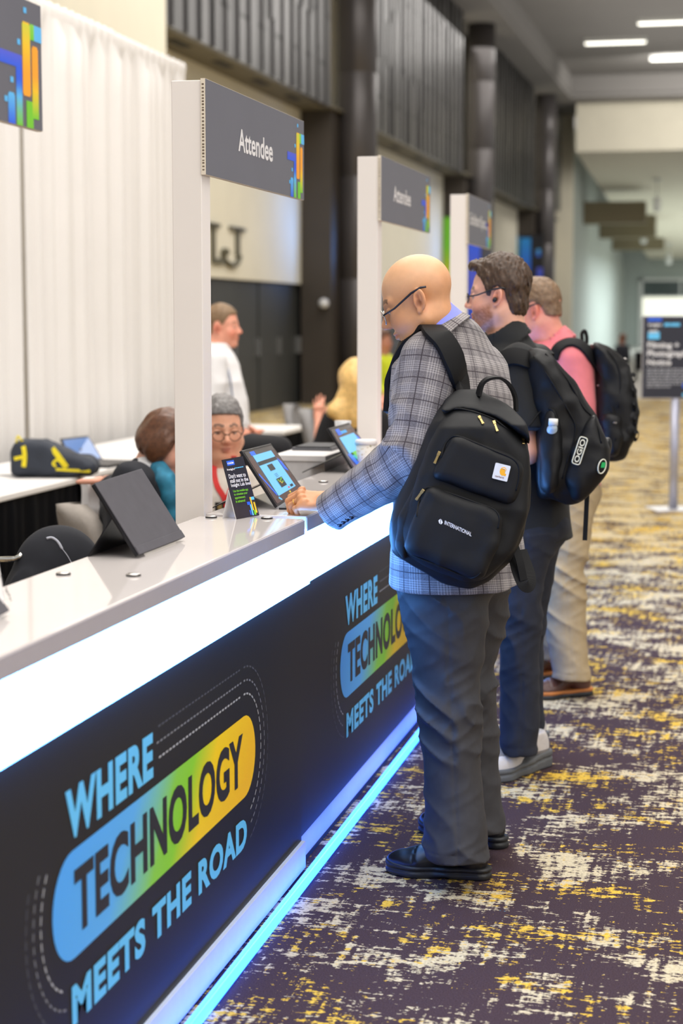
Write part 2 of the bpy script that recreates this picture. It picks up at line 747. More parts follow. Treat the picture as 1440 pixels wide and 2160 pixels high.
XW, XC = -8.15, -7.45
m_carpet = carpet_material()
m_clad = cladding_material()
m_cream = M('cream_paint', srgb(230, 224, 204), 0.8, var=0.03, vscale=1.5)
m_soffit = M('grey_soffit_paint', srgb(104, 98, 82), 0.7, var=0.1, vscale=2)
m_ceil = M('grey_ceiling_paint', srgb(142, 139, 136), 0.9, var=0.03, vscale=0.5)
m_col = M('dark_column_metal', srgb(84, 80, 80), 0.38, 0.35, var=0.08, vscale=1.2)
m_pier = M('dark_brown_panel', srgb(62, 55, 48), 0.6, var=0.12, vscale=1.5)
m_door = M('dark_door_laminate', srgb(56, 58, 57), 0.5, var=0.12, vscale=0.8)
m_farwall = M('pale_green_grey_paint', srgb(176, 184, 178), 0.85, var=0.04, vscale=0.4)
m_tile = M('pale_floor_tile', srgb(178, 174, 168), 0.35, var=0.08, vscale=0.8)
m_white_trim = M('white_trim_paint', srgb(225, 226, 222), 0.6, var=0.03)
m_lamp = M('lit_lamp_diffuser', (1, 0.98, 0.9), 0.5, emit=(1.0, 0.97, 0.84), es=3.2)
m_black = M('black_recess', srgb(22, 21, 20), 0.7)

fl = MB().box(-16, 14, -4, 36, -0.12, 0.0).build('floor', m_carpet)
struct(fl)
struct(MB().box(-16, 14, 36, 112, -0.12, 0.0).build('floor.001', m_tile))

# left wall: cream upper wall set back behind the columns, dark doors under it
struct(MB().box(XW - 0.25, XW, 8, 72, 2.22, 9.45).build('wall_left', m_cream))
struct(MB().box(XC - 0.7, XC, 12.0, 22.55, 0, 9.45).build('wall_left_pier', m_cream))
struct(MB().box(XW, XC - 0.02, 22.55, 72, 5.372, 5.42).build('ceiling_soffit', m_soffit))
for i, (a, b) in enumerate(((22.55, 31.85), (35.0, 47.0), (50.6, 62.6))):
    o = MB().box(XC - 0.1, XC, a, b, 5.36, 9.45).build('wall_left_cladding', m_clad)
    struct(o)
    # standing seams with staggered breaks
    rb = MB()
    rg = random.Random(20 + i)
    y = a + 0.2
    while y < b - 0.1:
        z = 5.37
        while z < 9.4:
            z2 = min(9.44, z + rg.choice((0.9, 1.4, 1.9, 2.6)))
            dy = rg.choice((0.0, 0.0, 0.12))
            rb.box(XC, XC + 0.035, y + dy, y + dy + 0.028, z, z2)
            if z2 < 9.4:
                rb.box(XC, XC + 0.03, y, y + 0.2, z2 - 0.02, z2 + 0.015)
            z = z2
        y += 0.62
    struct(rb.build('wall_left_cladding_seams', M('dark_seam_metal', srgb(56, 55, 55), 0.4, 0.4)))
    # little recessed downlights in the soffit of the bay
    d = MB()
    for k in range(4):
        y = a + (b - a) * (k + 0.6) / 4.4
        d.box(XW + 0.28, XW + 0.42, y, y + 0.7, 5.358, 5.371)
    struct(d.build('ceiling_soffit_slots', m_black))
# end piece of the cladding beyond the last column
struct(MB().box(XC - 0.5, XC + 0.15, 66.6, 70.2, 5.7, 9.45).build('wall_left_cladding', m_clad))
# doors in the bays
for i, (a, b) in enumerate(((22.55, 32.6), (35.0, 48.2), (50.6, 64.0))):
    n = 7 if i == 0 else 8
    w = (b - a) / n
    for k in range(n):
        o = MB().box(XW - 0.2, XW - 0.08 + 0.02 * (k % 2), a + k * w + 0.02, a + (k + 1) * w - 0.02, 0.01, 2.2).build('door_%d' % (i * 8 + k + 1), m_door)
        struct(o)
        o2 = MB().box(XW - 0.08, XW + 0.0, a + (k + 0.86) * w, a + (k + 0.9) * w, 0.95, 1.25).build('door_handle', M('steel', srgb(170, 172, 175), 0.3, 0.9), o)
struct(MB().box(XW - 0.4, XW - 0.21, 8, 72, 0, 2.22).build('wall_left_backing', m_black))
# piers behind the columns and the round metal columns themselves
for y in (33.35, 49.0, 64.75):
    struct(MB().box(XW, XC - 0.12, y - 0.9, y + 1.3, 0, 5.37).build('wall_left_pier', m_pier))
    prof = [(0.37, 0), (0.37, 2.3), (0.362, 2.31), (0.362, 2.33), (0.37, 2.34), (0.37, 4.2), (0.362, 4.21), (0.362, 4.23), (0.37, 4.24), (0.37, 6.1), (0.362, 6.11),
            (0.362, 6.13), (0.37, 6.14), (0.37, 7.9), (0.362, 7.91), (0.362, 7.93), (0.37, 7.94), (0.37, 9.45)]
    struct(MB().lathe((-7.28, y, 0), prof, 32).build('column', m_col, smooth=True))
# far end of the left wall, turning into the passage
struct(MB().box(-8.4, -6.93, 71.2, 71.6, 0, 10.4).build('wall_far_return', m_cream))
struct(MB().box(-7.3, -6.95, 71.6, 101, 0, 9.0).build('wall_far_left', m_farwall))
struct(MB().box(-7.3, 9, 101, 101.3, 0, 9.0).build('wall_far', m_farwall))
for k, y in enumerate((76, 84, 92)):
    struct(MB().box(-6.95, -4.4, y, y + 1.1, 5.5 - 0.25 * k, 6.4).build('ceiling_beam', M('brown_beam_paint', srgb(120, 110, 86), 0.8)))
# ceiling: lower band along the cladding, raised coffer, bulkhead at the end
struct(MB().box(XW - 0.3, -6.55, 5, 72, 9.45, 9.62).build('ceiling_band', m_ceil))
struct(MB().box(-6.55, 9, 66.0, 67.6, 9.45, 9.62).build('ceiling_band', m_ceil))
cf = MB()
cf.box(-6.6, -6.5, 5, 66, 9.6, 10.3).box(-6.6, 9, 66.0, 66.1, 9.6, 10.3)
struct(cf.build('ceiling_coffer_edge', m_ceil))
struct(MB().box(-6.6, 9, 5, 66.1, 10.25, 10.4).build('ceiling', m_ceil))
struct(MB().add([(-6.5, 67.6, 7.7), (6, 67.6, 7.7), (6, 67.6, 10.2), (-6.5, 67.6, 10.2),
                 (-5.6, 100.9, 4.8), (7, 100.9, 4.8), (7, 100.9, 8), (-5.6, 100.9, 8)],
                [(0, 1, 2, 3), (1, 0, 4, 5), (5, 4, 7, 6), (0, 3, 7, 4), (1, 5, 6, 2), (3, 2, 6, 7)]).build('ceiling_bulkhead', m_cream))
# glazed lit opening in the far wall
fr = MB()
for q in ((-6.1, -5.9, 0, 3.75), (-6.1, 6, 3.6, 3.75), (-3.9, -3.8, 2.8, 3.6), (-6.0, 6, 2.72, 2.8)):
    fr.box(q[0], q[1], 100.85, 101.0, q[2], q[3])
struct(fr.build('window_frame', m_white_trim))
struct(MB().box(-5.9, 6, 100.93, 100.97, 2.8, 3.6).build('window_1', M('dim_glass', srgb(70, 82, 80), 0.15)))
lit = MB().box(-6.05, 6, 100.9, 100.98, 1.55, 2.72).build('window_2', M('lit_shopfront', (0.9, 0.9, 0.8), 0.5, emit=(1.0, 1.0, 0.82), es=0.8))
struct(lit)
struct(MB().box(-5.9, 6, 100.9, 100.98, 0.05, 1.5).build('window_3', M('dim_glass_low', srgb(120, 126, 124), 0.2)))

# linear lamps in the coffer
for i, (x0, y) in enumerate(((-5.30, 57.6), (-3.45, 54.1), (-3.5, 61.6), (-4.3, 47.2))):
    lab = ['slim linear ceiling lamp nearest the dark clad wall', 'linear ceiling lamp cut by the right edge of the photo, upper of the two',
           'linear ceiling lamp cut by the right edge of the photo, lower of the two', 'linear ceiling lamp at the very top edge of the photo'][i]
    t = thing('ceiling_lamp', lab, 'ceiling lamp', (x0 + 0.95, y, 10.25), 0, 'linear lamps in the ceiling coffer')
    MB().box(x0, x0 + 1.9, y - 0.12, y + 0.12, 10.13, 10.25).build('lamp_housing', m_white_trim, t)
    MB().box(x0 + 0.02, x0 + 1.88, y - 0.11, y + 0.11, 10.10, 10.135).build('lamp_diffuser', m_lamp, t)

# pendants hanging in the passage beyond the bulkhead
for i, (px, py, D) in enumerate(((1385, 430, 72), (1357, 500, 84), (1410, 545, 92))):
    b = at_d(px, py, D)
    zt = 7.7 - (b[1] - 67.6) / 33.3 * 2.9
    lab = ['largest and highest white pendant under the bulkhead', 'middle white pendant of the row under the bulkhead', 'smallest and lowest white pendant at the far end of the bulkhead'][i]
    t = thing('pendant_lamp', lab, 'pendant lamp', (b[0], b[1], zt), 0, 'pendants under the bulkhead')
    MB().lathe((b[0], b[1], b[2] - 0.3), [(0.12, 0), (0.15, 0.1), (0.15, 0.5), (0.05, 0.62)], 16).build('shade', m_white_trim, t, True)
    MB().tube([(b[0], b[1], b[2] + 0.3), (b[0], b[1], zt)], 0.012, 6).build('cable', m_black, t)
    MB().lathe((b[0], b[1], zt - 0.08), [(0.18, 0), (0.2, 0.05), (0.12, 0.1)], 16).build('ceiling_rose', m_white_trim, t, True)

# white dome camera on the first column
p = at_x(683, 640, -7.69)
t = thing('dome_camera', 'small white dome camera on the nearest dark pier', 'camera', (-7.69, 32.44, p[2]))
MB().lathe((-7.69, 32.33, p[2] - 0.09), [(0.02, 0), (0.075, 0.03), (0.095, 0.09), (0.075, 0.15), (0.02, 0.18)], 20).build('dome', M('white_plastic', srgb(225, 225, 225), 0.4), t, True)
MB().box(-7.74, -7.64, 32.3, 32.455, p[2] - 0.05, p[2] + 0.05).build('bracket', m_white_trim, t)

# raised letters on the cream wall
m_letter = M('dark_bronze_letters', srgb(92, 88, 70), 0.5)
for ch, x0, x1, y0, y1 in (('L', 428, 469, 470, 556), ('J', 477, 502, 478, 560)):
    a = at_x(x0, (y1 + y0) / 2 + 38, XW)
    b = at_x(x1, (y1 + y0) / 2 + 38, XW)
    st = 0.12
    y0_, y1_, z0, z1 = a[1], b[1], 2.43, 3.05
    m = MB()
    X0, X1 = XW, XW + 0.05
    if ch == 'L':
        m.box(X0, X1, y0_ + 0.38, y0_ + 0.53, z0, z1).box(X0, X1, y0_ + 0.55, y1_, z0, z0 + 0.09)
        m.box(X0, X1, y1_ - 0.12, y1_, z0 + 0.09, z0 + 0.22).box(X0, X1, y0_ + 0.1, y0_ + 0.8, z1 - 0.06, z1)
    else:
        yc = (y0_ + y1_) / 2
        m.box(X0, X1, yc + 0.16, yc + 0.31, z0 + 0.16, z1).box(X0, X1, yc - 0.2, yc + 0.66, z1 - 0.06, z1)
        arc = [(yc - 0.45 + 0.34 + 0.45 * math.cos(th) * 1.0, z0 + 0.17 - 0.17 * math.sin(th)) for th in np.linspace(0, math.pi, 12)]
        m.tube([(XW + 0.03, y, z) for y, z in arc], 0.042, 8)
        m.lathe((XW + 0.03, arc[-1][0] + 0.04, arc[-1][1] - 0.03), [(0.05, 0), (0.09, 0.04), (0.09, 0.08), (0.05, 0.12)], 10)
    o = m.build('wall_letter', m_letter)
    tag(o, 'dark serif wall letter %s on the cream wall above the doors' % ch, 'wall letter', 'letters on the cream wall')

# tall printed panels standing against the piers further along
def banner(y, x0, x1, z1, lab):
    t = thing('banner', lab, 'banner', ((x0 + x1) / 2, y, 0), 0, 'printed panels on the piers')
    MB().box(x0, x1, y - 0.02, y, 0.0, z1).build('banner_sheet', M('banner_navy', srgb(24, 26, 34), 0.6), t)
    return t


m_col_attr = M('printed_gradient', (1, 1, 1), 0.55, attr='tint', var=0.03)


def grad_mesh(name, quads, parent, nrm_shift=0.0):
    """flat printed pieces; quads = list of (corner list [4 points], colour bottom, colour top); colours stay in the print"""
    V, F, C = [], [], []
    for q, c0, c1 in quads:
        q = [np.array(p, float) for p in q]
        N = 10
        n0 = len(V)
        for i in range(N + 1):
            t = i / N
            V += [q[0] + (q[3] - q[0]) * t, q[1] + (q[2] - q[1]) * t]
            if isinstance(c0, list):
                k = t * (len(c0) - 1)
                j = min(int(k), len(c0) - 2)
                c = tuple(c0[j][m] + (c0[j + 1][m] - c0[j][m]) * (k - j) for m in range(3))
            else:
                c = tuple(c0[m] + (c1[m] - c0[m]) * t for m in range(3))
            C += [c, c]
        for i in range(N):
            F.append((n0 + 2 * i, n0 + 2 * i + 1, n0 + 2 * i + 3, n0 + 2 * i + 2))
    o = mesh_obj(name, V, F, m_col_attr, parent)
    ca = o.data.color_attributes.new('tint', 'FLOAT_COLOR', 'POINT')
    ca.data.foreach_set('color', np.array([(*c, 1) for c in C], np.float32).ravel())
    return o


BL, SKY, GRN, YEL, ORG, VIO = srgb(46, 96, 235), srgb(96, 190, 250), srgb(120, 205, 45), srgb(250, 200, 30), srgb(255, 170, 40), srgb(86, 96, 220)


def yz_quad(x, y0, y1, z0, z1):
    return [(x, y0, z0), (x, y1, z0), (x, y1, z1), (x, y0, z1)]


def xz_quad(y, x0, x1, z0, z1):
    return [(x0, y, z0), (x1, y, z0), (x1, y, z1), (x0, y, z1)]


t = banner(48.08, -8.14, -7.1, 4.3, 'tall printed panel with green and yellow edge, behind the second and third white posts')
grad_mesh('printed_band', [(xz_quad(48.055, -8.12, -7.93, 0.5, 4.28), [ORG, ORG, YEL, GRN, GRN], None), (xz_quad(48.055, -7.72, -7.6, 0.5, 4.2), BL, srgb(40, 120, 190)),
                           (xz_quad(48.055, -7.47, -7.12, 0.3, 3.7), [BL, BL, VIO, BL], None)], t)
t = banner(63.82, -8.2, -7.22, 4.5, 'tall dark printed panel with a blue rounded block, above the man in pink')
L = 0.98
grad_mesh('printed_band', [(xz_quad(63.79, -8.19, -8.1, 0.5, 4.46), [YEL, GRN, GRN, SKY], None),
                           (xz_quad(63.79, -8.03, -7.66, 3.1, 4.4), BL, srgb(40, 150, 225)),
                           (xz_quad(63.79, -7.46, -7.32, 3.75, 4.0), BL, SKY),
                           (xz_quad(63.79, -7.44, -7.24, 2.7, 3.35), BL, VIO)], t)

# ================================================================ registration counters
m_panel = M('printed_dark_panel', srgb(23, 24, 29), 0.5, spec=0.5, var=0.05, vscale=3)
m_pblue = M('print_sky_blue', srgb(104, 202, 255), 0.5, var=0.02)
m_pdark = M('print_dark_letters', srgb(36, 36, 42), 0.5, var=0.02)
m_white_lam = M('white_laminate', srgb(226, 222, 220), 0.35, var=0.02)
m_top = M('gloss_grey_worktop', srgb(216, 209, 206), 0.06, var=0.015, vscale=4, spec=0.6)
m_fascia = M('grey_worktop_edge', srgb(172, 168, 178), 0.3, var=0.02)
m_strip = M('lit_acrylic_strip', (1, 1, 1), 0.3, emit=(0.085, 0.34, 1.0), es=19.0)
m_tube = M('lit_floor_tube', (0.05, 0.2, 0.35), 0.25, emit=(0.022, 0.13, 1.0), es=8.5)
m_skirt = M('white_kick_skirt', srgb(205, 212, 225), 0.4, var=0.03)
m_steel = M('brushed_steel', srgb(215, 210, 205), 0.22, 0.9, var=0.03)
m_rubber = M('black_rubber', srgb(30, 28, 30), 0.6)
m_dash = [M('print_dash_light', srgb(176, 178, 182), 0.5), M('print_dash_mid', srgb(124, 126, 132), 0.5), M('print_dash_faint', srgb(78, 80, 88), 0.5)]


def pill_material():
    t = NT('print_pill_gradient')
    tc = t.n('ShaderNodeTexCoord')
    sx = t.n('ShaderNodeSeparateXYZ')
    t.l(tc.outputs['Generated'], sx.inputs[0])
    f = t.math('MULTIPLY_ADD', t.math('SUBTRACT', sx.outputs[2], 0.5), -0.14, sx.outputs[1])
    c = t.ramp(f, [(0.0, srgb(80, 172, 255)), (0.27, srgb(92, 180, 250)), (0.47, srgb(138, 212, 70)), (0.56, srgb(140, 214, 44)), (0.7, srgb(255, 216, 10)), (0.98, srgb(255, 198, 10))])
    t.base(c, 0.5)
    return t.m


m_pill = pill_material()
ZB, ZP, ZS, ZT = 0.09, 0.845, 0.993, 1.038
MOD = 2.44


def pill_pts(cy, cz, hw, hh, n=14):
    r = hh
    pts = []
    for k in range(n + 1):
        th = math.pi / 2 - math.pi * k / n
        pts.append((cy + hw - r + r * math.cos(th), cz + r * math.sin(th)))
    for k in range(n + 1):
        th = -math.pi / 2 - math.pi * k / n
        pts.append((cy - hw + r + r * math.cos(th), cz + r * math.sin(th)))
    return pts


def rpoly(pts, r, n=5):
    """polygon with every corner rounded by r"""
    out = []
    P = [np.array(p, float) for p in pts]
    for i in range(len(P)):
        a, b, c = P[i - 1], P[i], P[(i + 1) % len(P)]
        u, v = unit(a - b), unit(c - b)
        rr = min(r, 0.48 * np.linalg.norm(a - b), 0.48 * np.linalg.norm(c - b))
        p0, p1 = b + u * rr, b + v * rr
        for k in range(n + 1):
            t = k / n
            out.append(tuple((1 - t) ** 2 * p0 + 2 * t * (1 - t) * b + t * t * p1))
    return out


def counter(i, y0, xf, lab):
    y1 = y0 + MOD
    ty1 = y1 - 0.07 if i == 0 else y1 - 0.001
    ty0 = y0 + 0.001
    t = thing('registration_counter', lab, 'counter', (xf - 0.2, (y0 + y1) / 2, 0), 0, 'registration counters')
    # carcase behind the printed front
    MB().box(-1.512, xf - 0.02, y0 + 0.006, y1 - 0.006, 0.02, ZS).build('carcase', m_white_lam, t)
    fp = MB().box(xf - 0.03, xf - 0.008, y0 + 0.002, y1 - 0.002, ZB, ZP).build('front_panel', m_panel, t)
    MB().box(xf - 0.02, xf + 0.018, y0 + 0.001, y1 - 0.001, ZP, ZS).build('light_strip', m_strip, t)
    MB().box(xf - 0.02, xf + (0.004 if i == 0 else -0.012), y0, y1, 0.012, ZB).build('kick_skirt', m_skirt, t)
    MB().box(xf - 0.05, xf - 0.01, y0, y1, 0.0, 0.014).build('shadow_gap_foot', m_black, t)
    wt = MB().box(-1.519, xf + 0.018, ty0, ty1, ZS + 0.008, ZT).build('worktop', m_top, t)
    bevel(wt, 0.002, 2)
    MB().box(xf + 0.0181, xf + 0.0205, ty0, ty1, ZS + 0.002, ZT - 0.004).build('worktop_edge', m_fascia, t)
    # print on the front panel (as sub-parts of the panel)
    x = xf - 0.0074
    yo = y0 - 2.48 + 0.018
    Y, Z = (0, 1, 0), (0, 0, 1)
    lettering('headline_lettering', 'WHERE', (x, 3.078 + yo, 0.612), Y, Z, 0.508, 0.1, m_pblue, fp, bold=0.045, spacing=1.1)
    pp = pill_pts(3.705 + yo, 0.484, 0.70, 0.106, 16)
    pl = mesh_obj('pill_graphic', [(x + 0.0003, *q) for q in pp][::-1], [tuple(range(len(pp)))], m_pill, fp)
    lettering('pill_lettering', 'TECHNOLOGY', (x + 0.0007, 3.115 + yo, 0.418), Y, Z, 1.17, 0.133, m_pdark, fp, bold=0.035, spacing=1.06)
    lettering('tagline_lettering', 'MEETS THE ROAD', (x, 3.095 + yo, 0.245), Y, Z, 1.225, 0.082, m_pblue, fp, bold=0.045, spacing=1.1)
    for k, off in enumerate((0.056, 0.091, 0.126)):
        m = MB()
        path = pill_pts(3.705 + yo, 0.484, 0.70 + off, 0.106 + off, 40)
        path.append(path[0])
        dense = []
        for a, b in zip(path[:-1], path[1:]):
            a, b = np.array(a), np.array(b)
            L = np.linalg.norm(b - a)
            ns = max(1, int(L / 0.004))
            for s in range(ns):
                dense.append(a + (b - a) * s / ns)
        acc, per, ln = 0.0, 0.0235, 0.014
        j = 0
        while j < len(dense) - 8:
            e, L = j, 0
            while e < len(dense) - 1 and L < ln:
                L += np.linalg.norm(dense[e + 1] - dense[e])
                e += 1
            c = (dense[j] + dense[e]) / 2
            ry, rz = c[0] - yo, c[1]
            skip = (ry < 3.62 and rz > 0.585) or (3.06 < ry < 4.345 and rz < 0.345)
            if skip and m.v:
                m.build('dashed_outline', m_dash[k], fp)
                m = MB()
            if not skip:
                d = unit(dense[e] - dense[j])
                nn = np.array((-d[1], d[0])) * 0.0024
                q = [dense[j] - nn, dense[e] - nn, dense[e] + nn, dense[j] + nn]
                m.add([(x, *p) for p in q], [(0, 1, 2, 3)])
            L = 0
            while j < len(dense) - 1 and L < per:
                L += np.linalg.norm(dense[j + 1] - dense[j])
                j += 1
        if m.v:
            m.build('dashed_outline', m_dash[k], fp)
    # steel cable grommets in the worktop
    for gy, gx in ((1.19, -0.232), (1.205, -0.075), (2.345, -0.245), (2.355, -0.085)) if i == 0 else ((0.03, -0.215), (1.04, -0.18)):
        MB().lathe((xf + gx, y0 + gy, ZT), [(0.0165, 0), (0.0165, 0.0035)], 24).build('grommet_ring', m_rubber, t)
        MB().lathe((xf + gx, y0 + gy, ZT + 0.0035), [(0.0162, 0), (0.0135, 0.0022), (0.006, 0.0032)], 24).build('grommet_cap', m_steel, t, True)
    return t


counter(0, 2.48, -1.230, 'nearest dark counter with the full printed slogan, at the left of the photo')
counter(1, 4.92, -1.240, 'second dark counter, the one the bald man in plaid types at')
counter(2, 7.36, -1.248, 'third dark counter, where the bearded man in black stands')
counter(3, 9.80, -1.256, 'farthest counter, past the third white post, mostly hidden')

# glowing tube on the carpet in front of the counters
pts = [(-1.186 - 0.002 * k, 2.9 + 0.5 * k, 0.017) for k in range(20)]
tb = thing('floor_light_tube', 'pale blue glowing light tube lying on the carpet along the counters', 'light tube', (-1.186, 5, 0))
MB().tube(pts, 0.016, 14).build('tube', m_tube, tb, True)
for k in (0, 4.3, 8.6):
    y = 3.0 + k
    MB().box(-1.212 - 0.004 * k, -1.165 - 0.004 * k, y, y + 0.02, 0.0, 0.008).build('clip', m_white_lam, tb)


# ---------------------------------------------------------------- white posts with hanging signs
def logo_graphic(parent, x, yr, zb, h, k=1.0, xd=None, n=None):
    """coloured road-like mark at the right edge of a sign; yr = right edge, zb = bottom, h = sign height"""
    def R(s0, s1, v0, v1, c0, c1=None, rt=0, rb=0):
        # s = distance from the right edge in units of 0.26 m, v = fraction from the top
        return (yz_quad(x, yr - s0 * h, yr - s1 * h, zb + h * (1 - v1), zb + h * (1 - v0)), c0, c1)
    q = [R(0.40, 0.24, .19, .74, [ORG, ORG, YEL, srgb(215, 215, 60)]),
         R(0.385, 0.255, .74, .755, ORG, ORG), R(0.385, 0.255, .175, .19, YEL, YEL),
         R(0.24, 0.155, .175, .30, GRN, srgb(140, 215, 80)), R(0.155, 0.0, .175, .30, SKY, SKY),
         R(0.21, 0.08, .36, .92, [GRN, srgb(200, 210, 50), YEL, ORG, ORG, ORG]), R(0.195, 0.095, .343, .36, ORG, ORG),
         R(0.335, 0.21, .79, .92, GRN, GRN), R(0.335, 0.195, .92, 1.0, GRN, GRN),
         R(0.86, 0.415, .45, .55, BL, VIO), R(0.535, 0.415, .55, 1.0, [GRN, srgb(120, 200, 150), SKY, BL, BL]),
         R(0.70, 0.565, .775, 1.0, BL, SKY), R(0.685, 0.58, .76, .775, SKY, SKY)]
    for s, v in ((0.335, .085), (0.47, .35), (0.62, .66), (0.74, .82)):
        q.append(R(s + 0.03, s - 0.03, v - 0.022, v + 0.022, SKY, SKY))
    return grad_mesh('logo_graphic', q, parent)


m_sign = M('sign_dark_grey_print', srgb(100, 100, 110), 0.42, var=0.04, vscale=4)
m_post = M('white_post_laminate', srgb(236, 229, 223), 0.5, var=0.02, vscale=2)
m_core = M('honeycomb_board_core', srgb(225, 214, 196), 0.8)
m_letterw = M('print_white_letters', srgb(232, 230, 230), 0.5, var=0.01)
PX = -1.52


def post_sign(i, y, x, text, lab_p, lab_s, tx0, tw, th, tz, L=1.135):
    t = thing('sign_post', lab_p, 'post', (x - 0.043, y + 0.04, 0), 0, 'white sign posts')
    p = MB().box(x - 0.087, x, y, y + 0.083, 0, 2.262).build('post_column', m_post, t)
    bevel(p, 0.002, 2)
    MB().box(x - 0.16, x - 0.09, y - 0.03, y + 0.12, 0, 0.012).build('post_base', m_post, t)
    s = thing('hanging_sign', lab_s, 'sign', (x, y + L / 2, 2.0), 0, 'grey signs on the white posts')
    b = MB().box(x + 0.0005, x + 0.0135, y - 0.004, y + L, 2.0, 2.266).build('sign_board', m_core, s)
    d = MB()
    rr = random.Random(3)
    z = 2.012
    while z < 2.25:
        d.box(x + 0.004, x + 0.010, y - 0.0045, y - 0.0039, z, z + 0.003 + 0.002 * rr.random())
        z += 0.0075 + 0.003 * rr.random()
    d.build('board_core_cells', M('dark_core_cells', srgb(110, 95, 80), 0.8), s)
    MB().box(x + 0.0135, x + 0.0143, y - 0.002, y + L - 0.001, 2.001, 2.265).build('sign_face', m_sign, s)
    lettering('sign_lettering', text, (x + 0.0144, y + tx0, tz), (0, 1, 0), (0, 0, 1), tw, th, m_letterw, s, bold=0.02)
    logo_graphic(s, x + 0.0150, y + L - 0.001, 2.001, 0.264)


post_sign(0, 2.48, PX, 'Attendee', 'white post at the end of the nearest counter, outside the photo on the left', 'grey sign cut by the left edge of the photo, only its coloured logo end showing', 0.31, 0.395, 0.068, 2.094, 1.225)
post_sign(1, 4.905, PX, 'Attendee', 'nearest white post, in front of the brown haired woman', 'nearest grey hanging sign reading Attendee in clear focus', 0.325, 0.395, 0.068, 2.094)
post_sign(2, 7.36, PX, 'Attendee', 'second white post, left of the bald man', 'second grey hanging sign reading Attendee, above the bald man', 0.26, 0.395, 0.068, 2.094, 1.16)
post_sign(3, 9.72, PX, 'Exhibitor/Sponsor', 'third white post, behind the bald man and left of the bearded man', 'farthest grey hanging sign reading Exhibitor/Sponsor', 0.05, 0.72, 0.085, 2.085, 0.86)

# ================================================================ drape, tables, chairs behind the counters
m_drape = M('white_sheer_drape', srgb(228, 224, 220), 0.85, var=0.015, vscale=2, sheen=0.15)
m_cloth = M('white_tabletop', srgb(232, 229, 226), 0.6, var=0.02)
m_skirtk = M('black_table_skirt', srgb(7, 8, 12), 0.85, spec=0.1, var=0.15, vscale=5)
m_chair = M('grey_beige_upholstery', srgb(150, 142, 134), 0.85, var=0.06, vscale=60, bump=0.15, bscale=500)
m_chairg = M('grey_upholstery', srgb(140, 138, 138), 0.8, var=0.06, vscale=40)
m_chrome = M('chrome', srgb(220, 220, 215), 0.12, 1.0)
m_darkmetal = M('dark_leg_metal', srgb(40, 40, 42), 0.4, 0.5)
rng = random.Random(11)


def drape_panel(y0, y1, x, zt, lab):
    n = int((y1 - y0) / 0.012)
    V, F = [], []
    ph = [rng.uniform(0, 6.28) for _ in range(6)]
    zs = [0.02, 0.4, 1.0, 1.8, 2.6, 3.2, zt - 0.22, zt - 0.1, zt - 0.085, zt - 0.03, zt]
    for j, z in enumerate(zs):
        k = 1.0 if z < zt - 0.15 else 0.55
        for i in range(n + 1):
            y = y0 + (y1 - y0) * i / n
            w = 0.032 * math.sin(y * 21 + ph[0] + 0.8 * math.sin(y * 5 + ph[1])) + 0.02 * math.sin(y * 47 + ph[2] + math.sin(y * 9)) + 0.03 * math.sin(y * 6.2 + ph[3] + 0.1 * z)
            if z > zt - 0.15:
                w = 0.012 * math.sin(y * 47 + ph[2]) + 0.008 * math.sin(y * 90 + ph[4])
                if z > zt - 0.09:
                    w += 0.02 * math.sin((z - zt + 0.09) / 0.09 * 3.14)
            V.append((x + w * k, y + 0.004 * math.sin(y * 60 + z), z + (0.006 * math.sin(y * 50) if j == len(zs) - 1 else 0)))
    m = n + 1
    for j in range(len(zs) - 1):
        for i in range(n):
            F.append((j * m + i, j * m + i + 1, (j + 1) * m + i + 1, (j + 1) * m + i))
    o = mesh_obj('drape', V, F, m_drape, None, True)
    so = o.modifiers.new('cloth_thickness', 'SOLIDIFY')
    so.thickness = 0.004
    return tag(o, lab, 'drape', 'white pipe and drape panels')


DX = -4.56
drape_panel(8.6, 10.70, DX, 3.66, 'white drape panel at the far left edge of the photo, left of the open seam')
drape_panel(10.74, 12.55, DX + 0.02, 3.66, 'white drape panel in the middle, behind the navy and yellow bag')
drape_panel(12.55, 14.28, DX, 3.66, 'white drape panel ending at the nearest white post, farthest from the camera')
t = thing('drape_stand', 'thin pole frame carrying the white drape panels', 'pipe frame', (DX, 11.5, 0))
MB().tube([(DX - 0.07, 8.6, 3.6), (DX - 0.07, 14.3, 3.6)], 0.02, 10).build('cross_rail', m_white_lam, t, True)
for y in (8.7, 11.5, 14.24):
    MB().tube([(DX - 0.07, y, 0.01), (DX - 0.07, y, 3.62)], 0.024, 10).build('upright', m_white_lam, t, True)
    MB().box(DX - 0.3, DX - 0.06, y - 0.2, y + 0.2, 0, 0.01).build('base_plate', m_white_lam, t)


